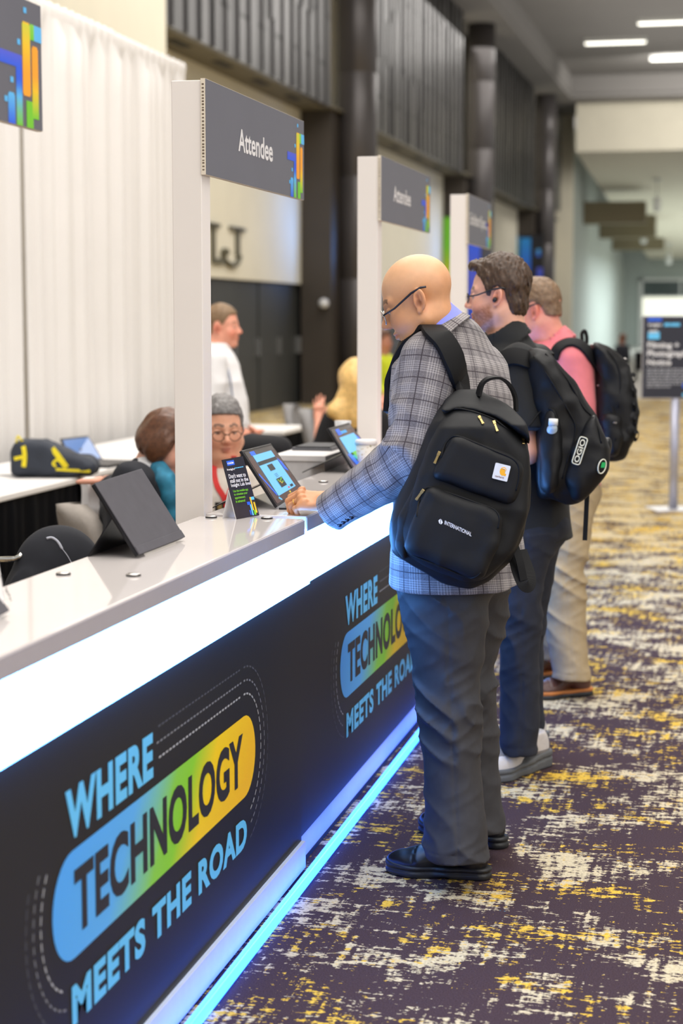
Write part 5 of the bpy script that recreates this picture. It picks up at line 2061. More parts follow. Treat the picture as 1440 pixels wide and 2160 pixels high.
def jacket_uv(V, F):
    c = V[F].mean(1).astype(np.float32)
    ds, dt, dr = sleeve_sdf(c), torso_sdf(c), sleeveR_sdf(c)
    S = np.array(JS)
    out = np.zeros((len(F), 4, 2))
    # trunk: around and up
    z = V[:, 2]
    x = V[:, 0] - np.interp(z, S[:, 0], S[:, 1])
    y = V[:, 1] - np.interp(z, S[:, 0], S[:, 2])
    an = np.interp(z, S[:, 0], S[:, 5])
    lx, ly = x * np.cos(an) + y * np.sin(an), -x * np.sin(an) + y * np.cos(an)
    back = lx + 0 * ly
    ang = np.arctan2(back, -ly)
    uvt = np.stack([ang * 0.21 + 0.013, z + 0.02 * np.sin(ang)], 1)

    def limb(a, b, s0):
        ax = unit(b - a)
        e = unit(np.cross(ax, UPZ))
        g = np.cross(ax, e)
        w = V - a
        return np.stack([np.arctan2(w @ g, w @ e) * 0.072 + 0.02, w @ ax + s0], 1)
    L = np.linalg.norm(elc - shc)
    u1, u2 = limb(shc, elc, 0), limb(elc, cuff0, L)
    ur = limb(shR2, elR2, 0)
    out[:] = uvt[F]
    m = (ds < dt) & (ds < dr)
    s_up = np.abs(cap(c, shc, elc, 0.088, 0.073))
    s_fo = np.abs(cap(c, elc, cuff0, 0.073, 0.057))
    nearer = ((c - A3(elc)) @ A3(unit(unit(cuff0 - elc) + unit(elc - shc)))) > 0
    out[m & ~nearer] = u1[F[m & ~nearer]]
    out[m & nearer] = u2[F[m & nearer]]
    mr = (dr < dt) & (dr < ds)
    out[mr] = ur[F[mr]]
    # unwrap faces that straddle the angular seam
    for per, sel in ((2 * math.pi * 0.072, m | mr), (2 * math.pi * 0.21, ~(m | mr))):
        u = out[sel][:, :, 0]
        r = u.max(1) - u.min(1) > per * 0.5
        u[r] = np.where(u[r] < u[r].mean(1, keepdims=True), u[r] + per, u[r])
        o2 = out[sel]
        o2[:, :, 0] = u
        out[sel] = o2
    return out.reshape(-1, 2)


lo = np.minimum.reduce([pt(650, 660, 4.75), pt(1150, 1240, 4.75), pt(650, 1240, 5.6), pt(1150, 660, 5.6)])
hi = np.maximum.reduce([pt(650, 660, 4.75), pt(1150, 1240, 4.75), pt(650, 1240, 5.6), pt(1150, 660, 5.6)])
jacket = solid('plaid_jacket', jacket_sdf, lo, hi, 0.005, m_plaid, man, uv=jacket_uv, smooth=1)
# shirt collar and jacket collar standing round the neck
cn = unit(UPV * 0.76 - RGT * 0.65)
cf_ = unit(-RGT * 0.74 - UPV * 0.66 + FH * 0.12)
cf_ = unit(cf_ - cn * np.dot(cn, cf_))
CRm = np.stack([cf_, np.cross(cn, cf_), cn], 1)
cc = pt(908, 693, 5.09)


def collar_sdf(P):
    return ring_sdf((P - A3(cc)) @ CRm.astype(np.float32), 0.09, 0.083, 0.036, 0.004, -0.15)


shc_ = solid('shirt_collar', collar_sdf, cc - 0.16, cc + 0.16, 0.003, m_blueshirt, man)
cc2 = pt(912, 708, 5.095)


def jcollar_sdf(P):
    Q = (P - A3(cc2)) @ CRm.astype(np.float32)
    return ring_sdf(Q, 0.099, 0.092, 0.03, 0.006, -0.45, gap=0.045)


def jc_uv(V, F):
    Q = (V - cc2) @ CRm
    u = np.stack([np.arctan2(Q[:, 1], -Q[:, 0]) * 0.09, Q[:, 2]], 1)
    return u[F].reshape(-1, 2)


jcol = solid('jacket_collar', jcollar_sdf, cc2 - 0.18, cc2 + 0.18, 0.0035, m_plaid, jacket, uv=jc_uv)
# shirt front visible below the collar
MB().tube([pt(851, 742, 5.1), pt(853, 790, 5.12), pt(860, 860, 5.14)], [0.02, 0.05, 0.07], 14).build('shirt_front', m_blueshirt, man, True)
# cuff buttons
for k, (bx, by) in enumerate(((716, 1107), (724, 1101), (732, 1096), (741, 1091))):
    p = hit(sleeve_sdf, bx, by, 4.6, 5.6)
    if p is not None:
        d_ = unit(p - CAMP)
        MB().tube([p - d_ * 0.003, p + d_ * 0.001], 0.0065, 14).build('cuff_button', m_navyframe, jacket, True)

# ---- trousers and shoes
trousers(man, 'trousers', [[(925, 1195, 5.09, .12, .13), (940, 1290, 5.08, .122, .12), (942, 1400, 5.07, .094, .1), (947, 1500, 5.06, .085, .092), (952, 1600, 5.05, .079, .086), (957, 1700, 5.04, .083, .088), (962, 1806, 5.03, .09, .095)],
                           [(985, 1195, 5.28, .12, .13), (990, 1300, 5.3, .115, .115), (980, 1400, 5.3, .092, .095), (987, 1500, 5.31, .085, .09), (994, 1600, 5.32, .08, .085), (1000, 1700, 5.32, .08, .085), (1003, 1746, 5.32, .082, .088)]],
         m_greytrs, waist=(pt(955, 1190, 5.18), (.16, .19, .12)), h=0.005, folds=0.012)
shoe(man, at_z(1036, 1853, 0), at_z(811, 1838, 0), m_blackleather, m_blackrubber)
shoe(man, at_z(1068, 1790, 0), at_z(884, 1750, 0), m_blackleather, m_blackrubber)

# ---- his backpack, worn over the near shoulder (a thing of its own)
pack = thing('backpack', 'black canvas backpack with square white patch, on the bald man', 'backpack', tuple(pt(968, 1230, 4.87)))
PR = np.stack([RGT, UPV, -FWD], 1)
PO = pt(968, 1030, 4.86)
KP = FPX / 4.86
BAG = dict(o=PO, Rm=PR, k=KP)
body_o = [(945, 845), (965, 824), (1010, 824), (1060, 852), (1093, 890), (1110, 945), (1116, 1000), (1112, 1080), (1100, 1130), (1075, 1185), (1030, 1225), (985, 1242), (930, 1228), (870, 1196), (835, 1172), (822, 1140), (820, 1098), (845, 1040), (880, 965), (905, 905), (925, 865)]
bagb = soft_bag('pack_body', rpoly(body_o, 12 / 1.0, 2), PO, PR, -0.115, 0.085, m_packblack, pack, rnd=0.075, wr=0.006, k=KP, tilt=(0.18, 0.8))
up_o = [(930, 880), (960, 860), (1010, 868), (1075, 905), (1108, 948), (1112, 1000), (1105, 1090), (1080, 1160), (1020, 1222), (985, 1228), (930, 1210), (870, 1178), (845, 1160), (842, 1110), (870, 1030), (900, 940)]
soft_bag('main_panel', rpoly(up_o, 15, 2), PO, PR, 0.02, 0.118, m_packblack, pack, rnd=0.05, wr=0.004, seed=8, k=KP, tilt=(0.16, 0.9))
p1_o = [(946, 924), (966, 921), (1078, 966), (1096, 985), (1092, 1030), (1078, 1060), (1062, 1068), (912, 1013), (906, 1000)]
pk1 = soft_bag('upper_pocket', rpoly(p1_o, 14, 3), PO, PR, 0.06, 0.142, m_packblack, pack, rnd=0.032, wr=0.003, seed=4, k=KP, h=0.004)
p2_o = [(896, 1032), (914, 1028), (1040, 1074), (1054, 1092), (1046, 1140), (1012, 1214), (992, 1222), (862, 1168), (850, 1150), (860, 1112)]
pk2 = soft_bag('lower_pocket', rpoly(p2_o, 14, 3), PO, PR, 0.06, 0.158, m_packblack, pack, rnd=0.036, wr=0.004, seed=6, k=KP, h=0.004)
fl_o = [(926, 868), (942, 840), (965, 822), (1012, 822), (1066, 852), (1100, 895), (1112, 940), (1098, 922), (1062, 898), (1040, 882), (1000, 868), (962, 862), (938, 872)]
fl_ = soft_bag('top_flap', rpoly(fl_o, 8, 2), PO, PR, -0.05, 0.126, m_packblack, pack, rnd=0.012, wr=0.004, seed=9, k=KP, h=0.004, tilt=(0.165, 1.25))
sp_o = [(905, 985), (880, 1010), (838, 1090), (832, 1150), (850, 1180), (862, 1150), (868, 1090), (895, 1030)]
soft_bag('side_pocket', rpoly(sp_o, 8, 2), PO, PR, -0.08, 0.095, m_packblack, pack, rnd=0.03, wr=0.004, seed=12, k=KP, h=0.004)


def on_pack(px, py, off=0.0):
    fns = [SDF[o.name] for o in pack.children if o.name in SDF]
    f = lambda P: np.minimum.reduce([g(P) for g in fns])
    p = hit(f, px, py, 4.5, 5.1, off)
    return p if p is not None else pt(px, py, 4.8)


def pack_line(name, pxs, r, mat, par, off=0.0, n=6):
    path = [on_pack(x, y, off) for x, y in pxs]
    return MB().tube(spline(path, 5), r, n).build(name, mat, par, True)


pack_line('pocket_zipper', [(930, 965), (938, 938), (952, 922), (968, 921), (1000, 933), (1040, 950), (1078, 966), (1093, 982), (1094, 1010), (1088, 1035)], 0.003, m_packdark, pk1)
pack_line('pocket_zipper', [(878, 1090), (884, 1055), (894, 1034), (908, 1028), (950, 1041), (1000, 1059), (1040, 1074), (1053, 1092), (1050, 1115)], 0.003, m_packdark, pk2)
pack_line('pocket_piping', [(852, 1150), (868, 1170), (920, 1192), (980, 1216), (1000, 1218), (1014, 1208)], 0.0025, m_packdark, pk2)
pack_line('seam_piping', [(936, 872), (962, 862), (1000, 869), (1040, 884), (1066, 902), (1098, 924)], 0.003, m_packdark, fl_)
for par, (x0, y0, x1, y1) in ((pk1, (927, 953, 916, 978)), (pk2, (893, 1033, 877, 1055)), (fl_, (1010, 878, 1019, 894)), (fl_, (1041, 888, 1049, 910)), (bagb, (1102, 924, 1104, 936))):
    a, b_ = on_pack(x0, y0, 0.006), on_pack(x1, y1, 0.006)
    ax = unit(b_ - a)
    n = unit(-FWD)
    n = unit(n - ax * np.dot(n, ax))
    sd_ = np.cross(ax, n)
    L = np.linalg.norm(b_ - a)
    m = MB()
    m.obox(a + ax * L * 0.62, ax, sd_, n, L * 0.38, 0.0033, 0.0012)
    m.obox(a + ax * L * 0.15, ax, sd_, n, L * 0.17, 0.0042, 0.0022)
    m.obox(a + ax * L * 0.9, ax, sd_, n, L * 0.1, 0.0038, 0.0013)
    o = m.build('zipper_pull', m_brass, par)
    bevel(o, 0.0008, 1)

# square patch with its mark, and the printed word
pu = unit(RGT * 36 - UPV * 9)
pc = on_pack(1057, 996, 0.002)
S1 = SDF[pk1.name]


def on_patch(pts, mat, name, par, off):
    o = mesh_obj(name, pts, [tuple(range(len(pts)))], mat, par)
    return o


pv = unit(UPV * 1.0 + RGT * 0.2)
pv = unit(pv - pu * np.dot(pu, pv) * 0.9)
nrm = -FWD
hw_, hh_ = 0.0205, 0.0212
sq = rpoly([(-hw_, -hh_), (hw_, -hh_), (hw_, hh_), (-hw_, hh_)], 0.003, 3)
m_patch = M('patch_white', srgb(218, 220, 224), 0.7)
m_pgold = M('patch_gold', srgb(240, 170, 30), 0.6)
P3 = lambda u, v, w=0.0: pc + pu * u + pv * v + nrm * w
patch = MB().add(*((lambda q: ([P3(u, v, -0.0015) for u, v in q] + [P3(u, v, 0.0015) for u, v in q],
        [tuple(range(len(q) - 1, -1, -1)), tuple(range(len(q), 2 * len(q)))] + [(i, (i + 1) % len(q), (i + 1) % len(q) + len(q), i + len(q)) for i in range(len(q))]))(sq))).build('logo_patch', m_patch, pk1)
# the mark: a round gold comma with a curling tail, and a small word under it
mk = [(0.0105 * math.cos(a), 0.003 + 0.0115 * math.sin(a)) for a in np.linspace(0.5, 5.2, 26)] + [(0.0105, -0.0085), (0.0112, -0.002), (0.006, -0.001)]
mesh_obj('logo_mark', [P3(0.004 + u * 0.85, v, 0.0019) for u, v in mk], [tuple(range(len(mk)))], m_pgold, patch)
tail = [P3(0.0045 + 0.0055 * math.cos(a), 0.0065 + 0.0045 * math.sin(a), 0.0023) for a in np.linspace(-0.8, 2.4, 12)]
MB().tube(tail, [0.0011 * (0.5 + 0.5 * k / 11) for k in range(12)], 5).build('logo_curl', m_patch, patch, True)
lettering('patch_lettering', 'carhartt', P3(-0.0135, -0.0155, 0.0018), pu, pv, 0.024, 0.0052, M('patch_brown_letters', srgb(120, 70, 60), 0.6), patch, bold=0.01)
tu = unit(RGT * 64 - UPV * 29)
tv = unit(UPV * 64 + RGT * 10)
S2 = SDF[pk2.name]
lt = lettering('word_lettering', 'INTERNATIONAL', on_pack(937, 1106, 0.004), tu, tv, 0.0775, 0.0105, M('print_white', srgb(225, 226, 230), 0.6), pk2, bold=0.012)
drape_on(lt, S2, FWD, 0.0012)
# small diamond mark in front of the word
dc = on_pack(929, 1100, 0.003)
dm = MB()
for s in (-1, 1):
    dm.add([dc + tu * (0.0008 * s) + tv * 0.007, dc + tu * (0.0062 * s), dc + tu * (0.0035 * s) - tv * 0.0055, dc + tu * (0.0008 * s) - tv * 0.007], [(0, 1, 2, 3) if s < 0 else (3, 2, 1, 0)])
do = dm.build('diamond_mark', M('print_white', srgb(225, 226, 230), 0.6), pk2)
drape_on(do, S2, FWD, 0.0012)
# carry handle
hp = [pt(1008, 836, 4.84), pt(1016, 810, 4.84), pt(1032, 798, 4.84), pt(1055, 798, 4.85), pt(1074, 812, 4.86), pt(1086, 838, 4.87), pt(1088, 868, 4.87)]
hs = spline(hp, 5)
MB().ribbon(hs, [unit(p - pt(1045, 850, 4.86)) for p in hs], 0.026, 0.007).build('carry_handle', m_packdark, pack)
# padded shoulder strap: over the shoulder and down the front
jf = torso_sdf
jall = jacket_sdf
top = snap(jall, pt(905, 698, 4.99))
f1_ = snap(jall, pt(868, 706, 5.03))
f2_ = snap(jall, pt(850, 740, 5.06))
f3_ = snap(torso_sdf, pt(836, 800, 5.1))
f4_ = snap(torso_sdf, pt(826, 870, 5.1))
strap_on('shoulder_strap', jall, [tuple(pt(978, 850, 4.9)), (968, 815), (960, 782), (950, 752), (936, 726), (920, 708), tuple(top), tuple(f1_), tuple(f2_), tuple(f3_), tuple(f4_)], m_packdark, pack, w=lambda k: 0.072 if k < 0.55 else 0.06, t=0.014, off=0.008)
# loose webbing hanging at the lower right
lw = spline([pt(1082, 1165, 4.86), pt(1092, 1205, 4.84), pt(1104, 1232, 4.83), pt(1115, 1236, 4.84), pt(1117, 1215, 4.86), pt(1098, 1160, 4.9)], 6)
MB().ribbon(lw, [unit(-FWD + RGT * 0.3) for _ in lw], 0.034, 0.003).build('webbing_loop', m_packdark, pack)
lw = spline([pt(1085, 1150, 4.84), pt(1096, 1185, 4.83), pt(1104, 1224, 4.83)], 5)
MB().ribbon(lw, [unit(-FWD + RGT * 0.4) for _ in lw], 0.022, 0.003).build('webbing_end', m_packdark, pack)

# ================================================================ the bearded man in the black polo
m_polo = M('black_pique', srgb(24, 25, 26), 0.85, var=0.12, vscale=40, bump=0.15, bscale=700, sheen=0.06)
m_jeans = M('dark_navy_denim', srgb(30, 33, 44), 0.85, var=0.2, vscale=30, bump=0.2, bscale=800)
m_brownhair = M('brown_hair', srgb(70, 50, 34), 0.5, var=0.5, vscale=90, bump=0.3, bscale=260)
m_sneak = M('pale_grey_mesh', srgb(205, 200, 198), 0.75, var=0.08, vscale=50, bump=0.25, bscale=500)
m_sneakside = M('grey_suede_panel', srgb(128, 124, 124), 0.8, var=0.08)
m_sneaksole = M('grey_foam_sole', srgb(92, 94, 96), 0.6, var=0.1)
m_blackframe = M('black_frame', srgb(24, 24, 26), 0.3)
man2 = thing('person', 'bearded man in black polo shirt and dark jeans with an earbud', 'person', (-0.8, 6.3, 0))
E2 = 6.3
HR2 = facing(17, 2, 0)
HO2 = pt(1051, 629, E2)
J2 = dict(neck=pt(1072, 718, E2 + 0.02), chest=pt(1098, 850, E2 + 0.03), pelvis=pt(1112, 1100, E2 + 0.05), shL=pt(1092, 775, E2 - 0.17), shR=pt(1118, 770, E2 + 0.22), neck_r=0.06,
          elL=pt(1114, 955, E2 - 0.2), wrL=pt(985, 1000, E2 - 0.05), elR=pt(1080, 955, E2 + 0.3), wrR=pt(970, 985, E2 + 0.2),
          hipL=pt(1098, 1150, E2 - 0.06), hipR=pt(1118, 1145, E2 + 0.14), knL=pt(1090, 1350, E2 - 0.05), anL=pt(1100, 1560, E2 - 0.02), knR=pt(1106, 1330, E2 + 0.17), anR=pt(1115, 1520, E2 + 0.2))
hl = unit(J2['wrL'] - J2['elL'])
h2 = [((J2['wrL'], hl, unit(-UPZ), unit(FH), RELAX), {}), ((J2['wrR'], unit(J2['wrR'] - J2['elR']), unit(-UPZ), unit(-FH), RELAX), {})]
body(man2, 'body', J2, HO2, HR2, srgb(236, 178, 152), h=0.004, hands=h2, tint=dict(beard=srgb(150, 88, 52), brow=srgb(84, 58, 40), blush=0.45), thin=0.95)
hair_short(man2, 'hair', HO2, HR2, m_brownhair, [(-0.13, -0.075), (-0.075, -0.075), (-0.05, -0.05), (-0.036, 0.02), (-0.014, 0.04), (0.008, 0.03), (0.016, -0.012), (0.028, -0.012), (0.032, 0.035), (0.05, 0.07), (0.075, 0.1), (0.1, 0.098)], top=0.022, side=0.005, amp=0.005, freq=(75, 60, 22), quiff=0.006)
glasses(man2, HO2, HR2, m_blackframe, m_blackframe, m_lens=m_lens, thick=0.0016)
eb = HO2 + HR2 @ np.array((-0.006, 0.083, -0.004))
MB().tube([eb, eb + HR2 @ np.array((0.002, 0.01, -0.006))], [0.008, 0.0065], 12).build('earbud', m_blackrubber, man2, True)
colR = np.stack([unit(-RGT * 0.8 - UPV * 0.5), unit(FH), unit(UPV * 0.85 - RGT * 0.45)], 1)
colR[:, 1] = np.cross(colR[:, 2], colR[:, 0])
shirt(man2, 'polo_shirt', J2, m_polo, w=0.2, dp=0.135, hem=-0.12, folds=0.008, seed=3, side=FH * 0.96 + RGT * 0.28, belly=0.01,
      sleeves=[[(J2['shL'], J2['shL'] * 0.25 + J2['elL'] * 0.75, 0.082, 0.078)], [(J2['shR'], J2['shR'] * 0.3 + J2['elR'] * 0.7, 0.082, 0.075)]],
      collar=(pt(1067, 712, E2 + 0.01), colR, 0.083, 0.078, 0.034), h=0.006)
trousers(man2, 'jeans', [[(1102, 1120, E2 - 0.05, .12, .12), (1092, 1240, E2 - 0.05, .085, .1), (1094, 1340, E2 - 0.05, .072, .085), (1096, 1420, E2 - 0.04, .066, .08), (1095, 1520, E2 - 0.03, .07, .085), (1092, 1585, E2 - 0.03, .066, .085)],
                         [(1112, 1120, E2 + 0.13, .12, .12), (1110, 1240, E2 + 0.15, .085, .1), (1104, 1340, E2 + 0.17, .07, .085), (1104, 1420, E2 + 0.18, .068, .08), (1106, 1535, E2 + 0.2, .068, .08)]], m_jeans, waist=(pt(1112, 1110, E2 + 0.04), (.15, .17, .11)), folds=0.009)
shoe(man2, at_z(1152, 1609, 0), at_z(1002, 1655, 0), [m_sneak, m_sneakside], m_sneaksole, kind='sneaker', m_extra=m_sneak)
shoe(man2, at_z(1150, 1568, 0), at_z(1005, 1600, 0), [m_sneak, m_sneakside], m_sneaksole, kind='sneaker', m_extra=m_sneak)

# his backpack
m_nylon = M('black_nylon', srgb(13, 13, 15), 0.5, var=0.15, vscale=15, bump=0.15, bscale=600, spec=0.3)
m_embr = M('pale_embroidery', srgb(222, 220, 200), 0.8)
p2 = thing('backpack', 'large black backpack with a pale rubber badge on its side, on the bearded man', 'backpack', tuple(pt(1190, 1060, 6.1)))
K2 = FPX / 6.12
PO2 = pt(1190, 900, 6.12)
kw = dict(k=K2, c0=(1190, 900))
out2 = [(1098, 760), (1118, 738), (1150, 744), (1170, 764), (1202, 802), (1226, 838), (1242, 866), (1256, 892), (1268, 920), (1278, 960), (1268, 1000), (1243, 1037), (1214, 1060), (1190, 1063), (1160, 1048), (1140, 1050), (1132, 1010), (1130, 900), (1116, 820)]
pb2 = soft_bag('pack_body', rpoly(out2, 12, 2), PO2, PR, -0.16, 0.13, m_nylon, p2, rnd=0.09, wr=0.009, seed=31, h=0.006, **kw)
fr2 = [(1196, 1052), (1180, 1010), (1190, 950), (1215, 895), (1245, 872), (1262, 905), (1276, 950), (1270, 1000), (1246, 1036), (1215, 1060)]
soft_bag('front_pocket', rpoly(fr2, 10, 2), PO2, PR, -0.13, 0.15, m_nylon, p2, rnd=0.06, wr=0.008, seed=33, h=0.006, **kw)
sd2 = [(1136, 1030), (1132, 930), (1142, 880), (1160, 862), (1178, 900), (1180, 960), (1166, 1030), (1150, 1046)]
soft_bag('side_pocket', rpoly(sd2, 10, 2), PO2, PR, -0.05, 0.155, m_nylon, p2, rnd=0.05, wr=0.008, seed=35, h=0.006, **kw)
rg2 = [(1258, 930), (1281, 922), (1284, 940), (1276, 975), (1262, 1010), (1252, 990)]
soft_bag('stretch_pocket', rpoly(rg2, 6, 2), PO2, PR, -0.1, 0.1, m_nylon, p2, rnd=0.05, wr=0.005, seed=36, h=0.006, **kw)
F2 = lambda P: np.minimum.reduce([SDF[o.name](P) for o in p2.children if o.name in SDF])


def on2(px, py, off=0.003):
    q = hit(F2, px, py, 5.6, 6.5, off)
    return q if q is not None else pt(px, py, 6.0)


# badge: rounded pale outline with four letters reading upwards
ax = unit(RGT * 17 + UPV * 52)
ay = unit(-RGT * 52 + UPV * 17)
bc = on2(1222, 951, 0.004)
hw, hh = 0.0465, 0.0135
ol = rpoly([(-hw, -hh), (hw, -hh), (hw, hh), (-hw, hh)], 0.009, 4)
q3 = [bc + ax * u + ay * v - FWD * 0.003 for u, v in ol]
badge = MB().tube(q3 + [q3[0], q3[1]], 0.0022, 6, False).build('badge_outline', m_embr, p2, True)
mesh_obj('badge_ground', [p + FWD * 0.001 for p in q3], [tuple(range(len(q3)))], m_packdark, badge)
lettering('badge_lettering', 'OGIO', bc - FWD * 0.0035 - ax * 0.04 - ay * 0.0085, ax, ay, 0.08, 0.017, m_embr, badge, bold=0.02)
# round green crest on the corner
gc = on2(1269, 984, 0.002)
gx, gy = unit(RGT * 0.35 + FWD * 0.2), unit(UPV + RGT * 0.2)
rim = [gc + gx * 0.016 * math.cos(a) + gy * 0.024 * math.sin(a) - FWD * 0.003 for a in np.linspace(0, 2 * math.pi, 25)]
cr = MB().tube(rim, 0.0022, 6, False).build('crest_rim', m_embr, p2, True)
mesh_obj('crest_ground', [p + FWD * 0.001 for p in rim[:-1]], [tuple(range(24))], m_packdark, cr)
g2 = [gc + gx * u + gy * v - FWD * 0.004 for u, v in ((-0.005, -0.004), (0.012, -0.004), (0.013, 0.014), (-0.004, 0.014))]
mesh_obj('crest_mark', g2, [(0, 1, 2, 3)], M('crest_green', srgb(20, 170, 90), 0.6), cr)
# zips and seams
for a in ([(1126, 752), (1160, 800), (1196, 862), (1214, 905), (1200, 960), (1186, 1010)], [(1150, 746), (1196, 800), (1228, 856), (1246, 876)], [(1115, 900), (1140, 868), (1166, 866), (1180, 905)], [(1250, 880), (1262, 905), (1268, 935)]):
    q = spline([on2(x, y, 0.001) for x, y in a], 5)
    MB().tube(q, 0.0032, 6).build('zipper', m_packdark, p2, True)
polo = SDF[[o for o in man2.children if o.name.startswith('polo_shirt')][0].name]
strap_on('shoulder_strap', polo, [tuple(pt(1124, 764, 6.1)), (1112, 760), (1098, 755), (1082, 753), (1066, 758), (1054, 768)], m_packdark, p2, w=0.06, t=0.014, Dr=(5.7, 6.6))
# upper piece of the far strap standing up behind the shoulder
st = spline([pt(1150, 750, 6.3), pt(1135, 736, 6.34), pt(1118, 730, 6.4), pt(1098, 735, 6.46)], 6)
MB().ribbon(st, [unit(UPZ) for _ in st], 0.07, 0.016).build('shoulder_strap', m_packdark, p2)
lw = [pt(1238, 1040, 6.15), pt(1236, 1080, 6.15), pt(1233, 1140, 6.15)]
MB().ribbon(lw, [unit(-FWD)] * 3, 0.016, 0.003).build('webbing_end', m_packdark, p2)
# bottle in the side pocket
SH = FWD * 0.008
bo = thing('water_bottle', 'clear plastic bottle with white cap in the side pocket of the larger backpack', 'bottle', tuple(on2(1170, 900)))
b0, b1_ = on2(1166, 930, 0.02), on2(1167, 892, 0.02)
bu = unit(UPV + RGT * 0.05)
b1_ = b1_ + SH
b0 = b1_ - bu * 0.09 + FWD * 0.075
MB().tube([b0, b0 + bu * 0.05, b1_ - bu * 0.012, b1_ - bu * 0.008], [0.028, 0.028, 0.014, 0.0125], 18).build('bottle_body', M('clear_plastic', srgb(190, 205, 215), 0.1, var=0.02), bo, True)
MB().tube([b1_ - bu * 0.008, b1_ + bu * 0.014], 0.0155, 18).build('bottle_cap', m_white_trim, bo, True)

# ================================================================ the man in the pink polo
m_pink = M('pink_pique', srgb(226, 124, 130), 0.85, var=0.06, vscale=30, bump=0.1, bscale=700, sheen=0.2)
m_khaki = M('khaki_twill', srgb(172, 151, 116), 0.8, var=0.06, vscale=40, bump=0.15, bscale=800)
m_fairhair = M('light_brown_hair', srgb(122, 96, 70), 0.5, var=0.35, vscale=80, bump=0.3, bscale=260)
m_brownleather = M('brown_leather', srgb(84, 52, 44), 0.32, var=0.25, vscale=14)
m_welt = M('orange_welt', srgb(196, 120, 56), 0.6)
man3 = thing('person', 'man in pink polo shirt and khaki trousers, farthest of the three at the counters', 'person', (-0.75, 7.6, 0))
E3 = 7.7
HR3 = facing(24, 12, 0)
HO3 = pt(1133, 660, E3)
J3 = dict(neck=pt(1163, 722, E3 + 0.02), chest=pt(1190, 820, E3 + 0.05), pelvis=pt(1192, 1030, E3 + 0.05), shL=pt(1205, 760, E3 - 0.14), shR=pt(1212, 755, E3 + 0.25), neck_r=0.062,
          elL=pt(1215, 910, E3 - 0.16), wrL=pt(1110, 950, E3 - 0.02), elR=pt(1190, 900, E3 + 0.3), wrR=pt(1100, 930, E3 + 0.2),
          hipL=pt(1185, 1070, E3 - 0.08), hipR=pt(1192, 1068, E3 + 0.12), knL=pt(1182, 1240, E3 - 0.1), anL=pt(1203, 1410, E3 - 0.1), knR=pt(1165, 1230, E3 + 0.15), anR=pt(1160, 1380, E3 + 0.2))
h3 = [((J3['wrL'], unit(J3['wrL'] - J3['elL']), unit(-UPZ), unit(FH), RELAX), {}), ((J3['wrR'], unit(J3['wrR'] - J3['elR']), unit(-UPZ), unit(-FH), RELAX), {})]
body(man3, 'body', J3, HO3, HR3, srgb(232, 160, 138), h=0.005, hands=h3, tint=dict(brow=srgb(110, 80, 60), blush=0.6), thin=0.95)
hair_short(man3, 'hair', HO3, HR3, m_fairhair, [(-0.13, -0.03), (-0.09, -0.035), (-0.05, -0.02), (-0.036, 0.03), (-0.014, 0.044), (0.01, 0.036), (0.02, 0.0), (0.03, 0.0), (0.034, 0.04), (0.055, 0.075), (0.08, 0.1), (0.1, 0.1)], top=0.016, side=0.003, amp=0.004, freq=(55, 55, 30), h=0.004)
glasses(man3, HO3, HR3, m_blackframe, m_blackframe, thick=0.0018)
col3 = np.stack([unit(-RGT * 0.8 - UPV * 0.55), unit(FH), unit(UPV * 0.85 - RGT * 0.5)], 1)
col3[:, 1] = np.cross(col3[:, 2], col3[:, 0])
shirt(man3, 'polo_shirt', J3, m_pink, w=0.2, dp=0.135, hem=-0.02, folds=0.008, seed=13, side=FH * 0.97 + RGT * 0.2, belly=0.005, hip=0.16,
      sleeves=[[(J3['shL'], J3['shL'] * 0.12 + J3['elL'] * 0.88, 0.09, 0.086)], [(J3['shR'], J3['shR'] * 0.3 + J3['elR'] * 0.7, 0.085, 0.078)]],
      collar=(pt(1163, 722, E3 + 0.02), col3, 0.092, 0.086, 0.034), h=0.007)
trousers(man3, 'trousers', [[(1190, 1040, E3 - 0.05, .13, .12), (1186, 1100, E3 - 0.08, .12, .11), (1184, 1200, E3 - 0.1, .098, .1), (1190, 1300, E3 - 0.11, .088, .09), (1200, 1400, E3 - 0.12, .077, .085), (1204, 1430, E3 - 0.13, .077, .085)],
                            [(1185, 1040, E3 + 0.12, .13, .12), (1175, 1100, E3 + 0.14, .12, .11), (1165, 1200, E3 + 0.16, .098, .1), (1162, 1300, E3 + 0.18, .085, .09), (1160, 1385, E3 + 0.2, .077, .085)]], m_khaki, waist=(pt(1190, 1040, E3 + 0.04), (.16, .18, .11)), folds=0.013, h=0.006)
sh = shoe(man3, at_z(1248, 1464, 0), at_z(1112, 1476, 0), m_brownleather, [m_blackrubber, m_welt], m_extra=m_brownleather)
shoe(man3, at_z(1190, 1424, 0), at_z(1075, 1440, 0), m_brownleather, [m_blackrubber, m_welt], m_extra=m_brownleather)
p3 = thing('backpack', 'black backpack with webbing loops, on the man in the pink polo', 'backpack', tuple(pt(1290, 970, 7.55)))
PO3 = pt(1290, 850, 7.58)
K3 = FPX / 7.58
kw = dict(k=K3, c0=(1290, 850))
out3 = [(1238, 735), (1250, 722), (1278, 733), (1308, 757), (1326, 785), (1334, 820), (1340, 870), (1336, 915), (1322, 945), (1312, 968), (1290, 974), (1274, 972), (1260, 945), (1254, 880), (1256, 800), (1250, 765)]
soft_bag('pack_body', rpoly(out3, 8, 2), PO3, PR, -0.17, 0.13, m_nylon, p3, rnd=0.09, wr=0.009, seed=51, h=0.007, **kw)
fr3 = [(1300, 768), (1322, 790), (1336, 830), (1342, 880), (1336, 920), (1318, 945), (1300, 930), (1296, 860)]
soft_bag('front_pocket', rpoly(fr3, 8, 2), PO3, PR, -0.13, 0.12, m_nylon, p3, rnd=0.06, wr=0.009, seed=53, h=0.007, **kw)
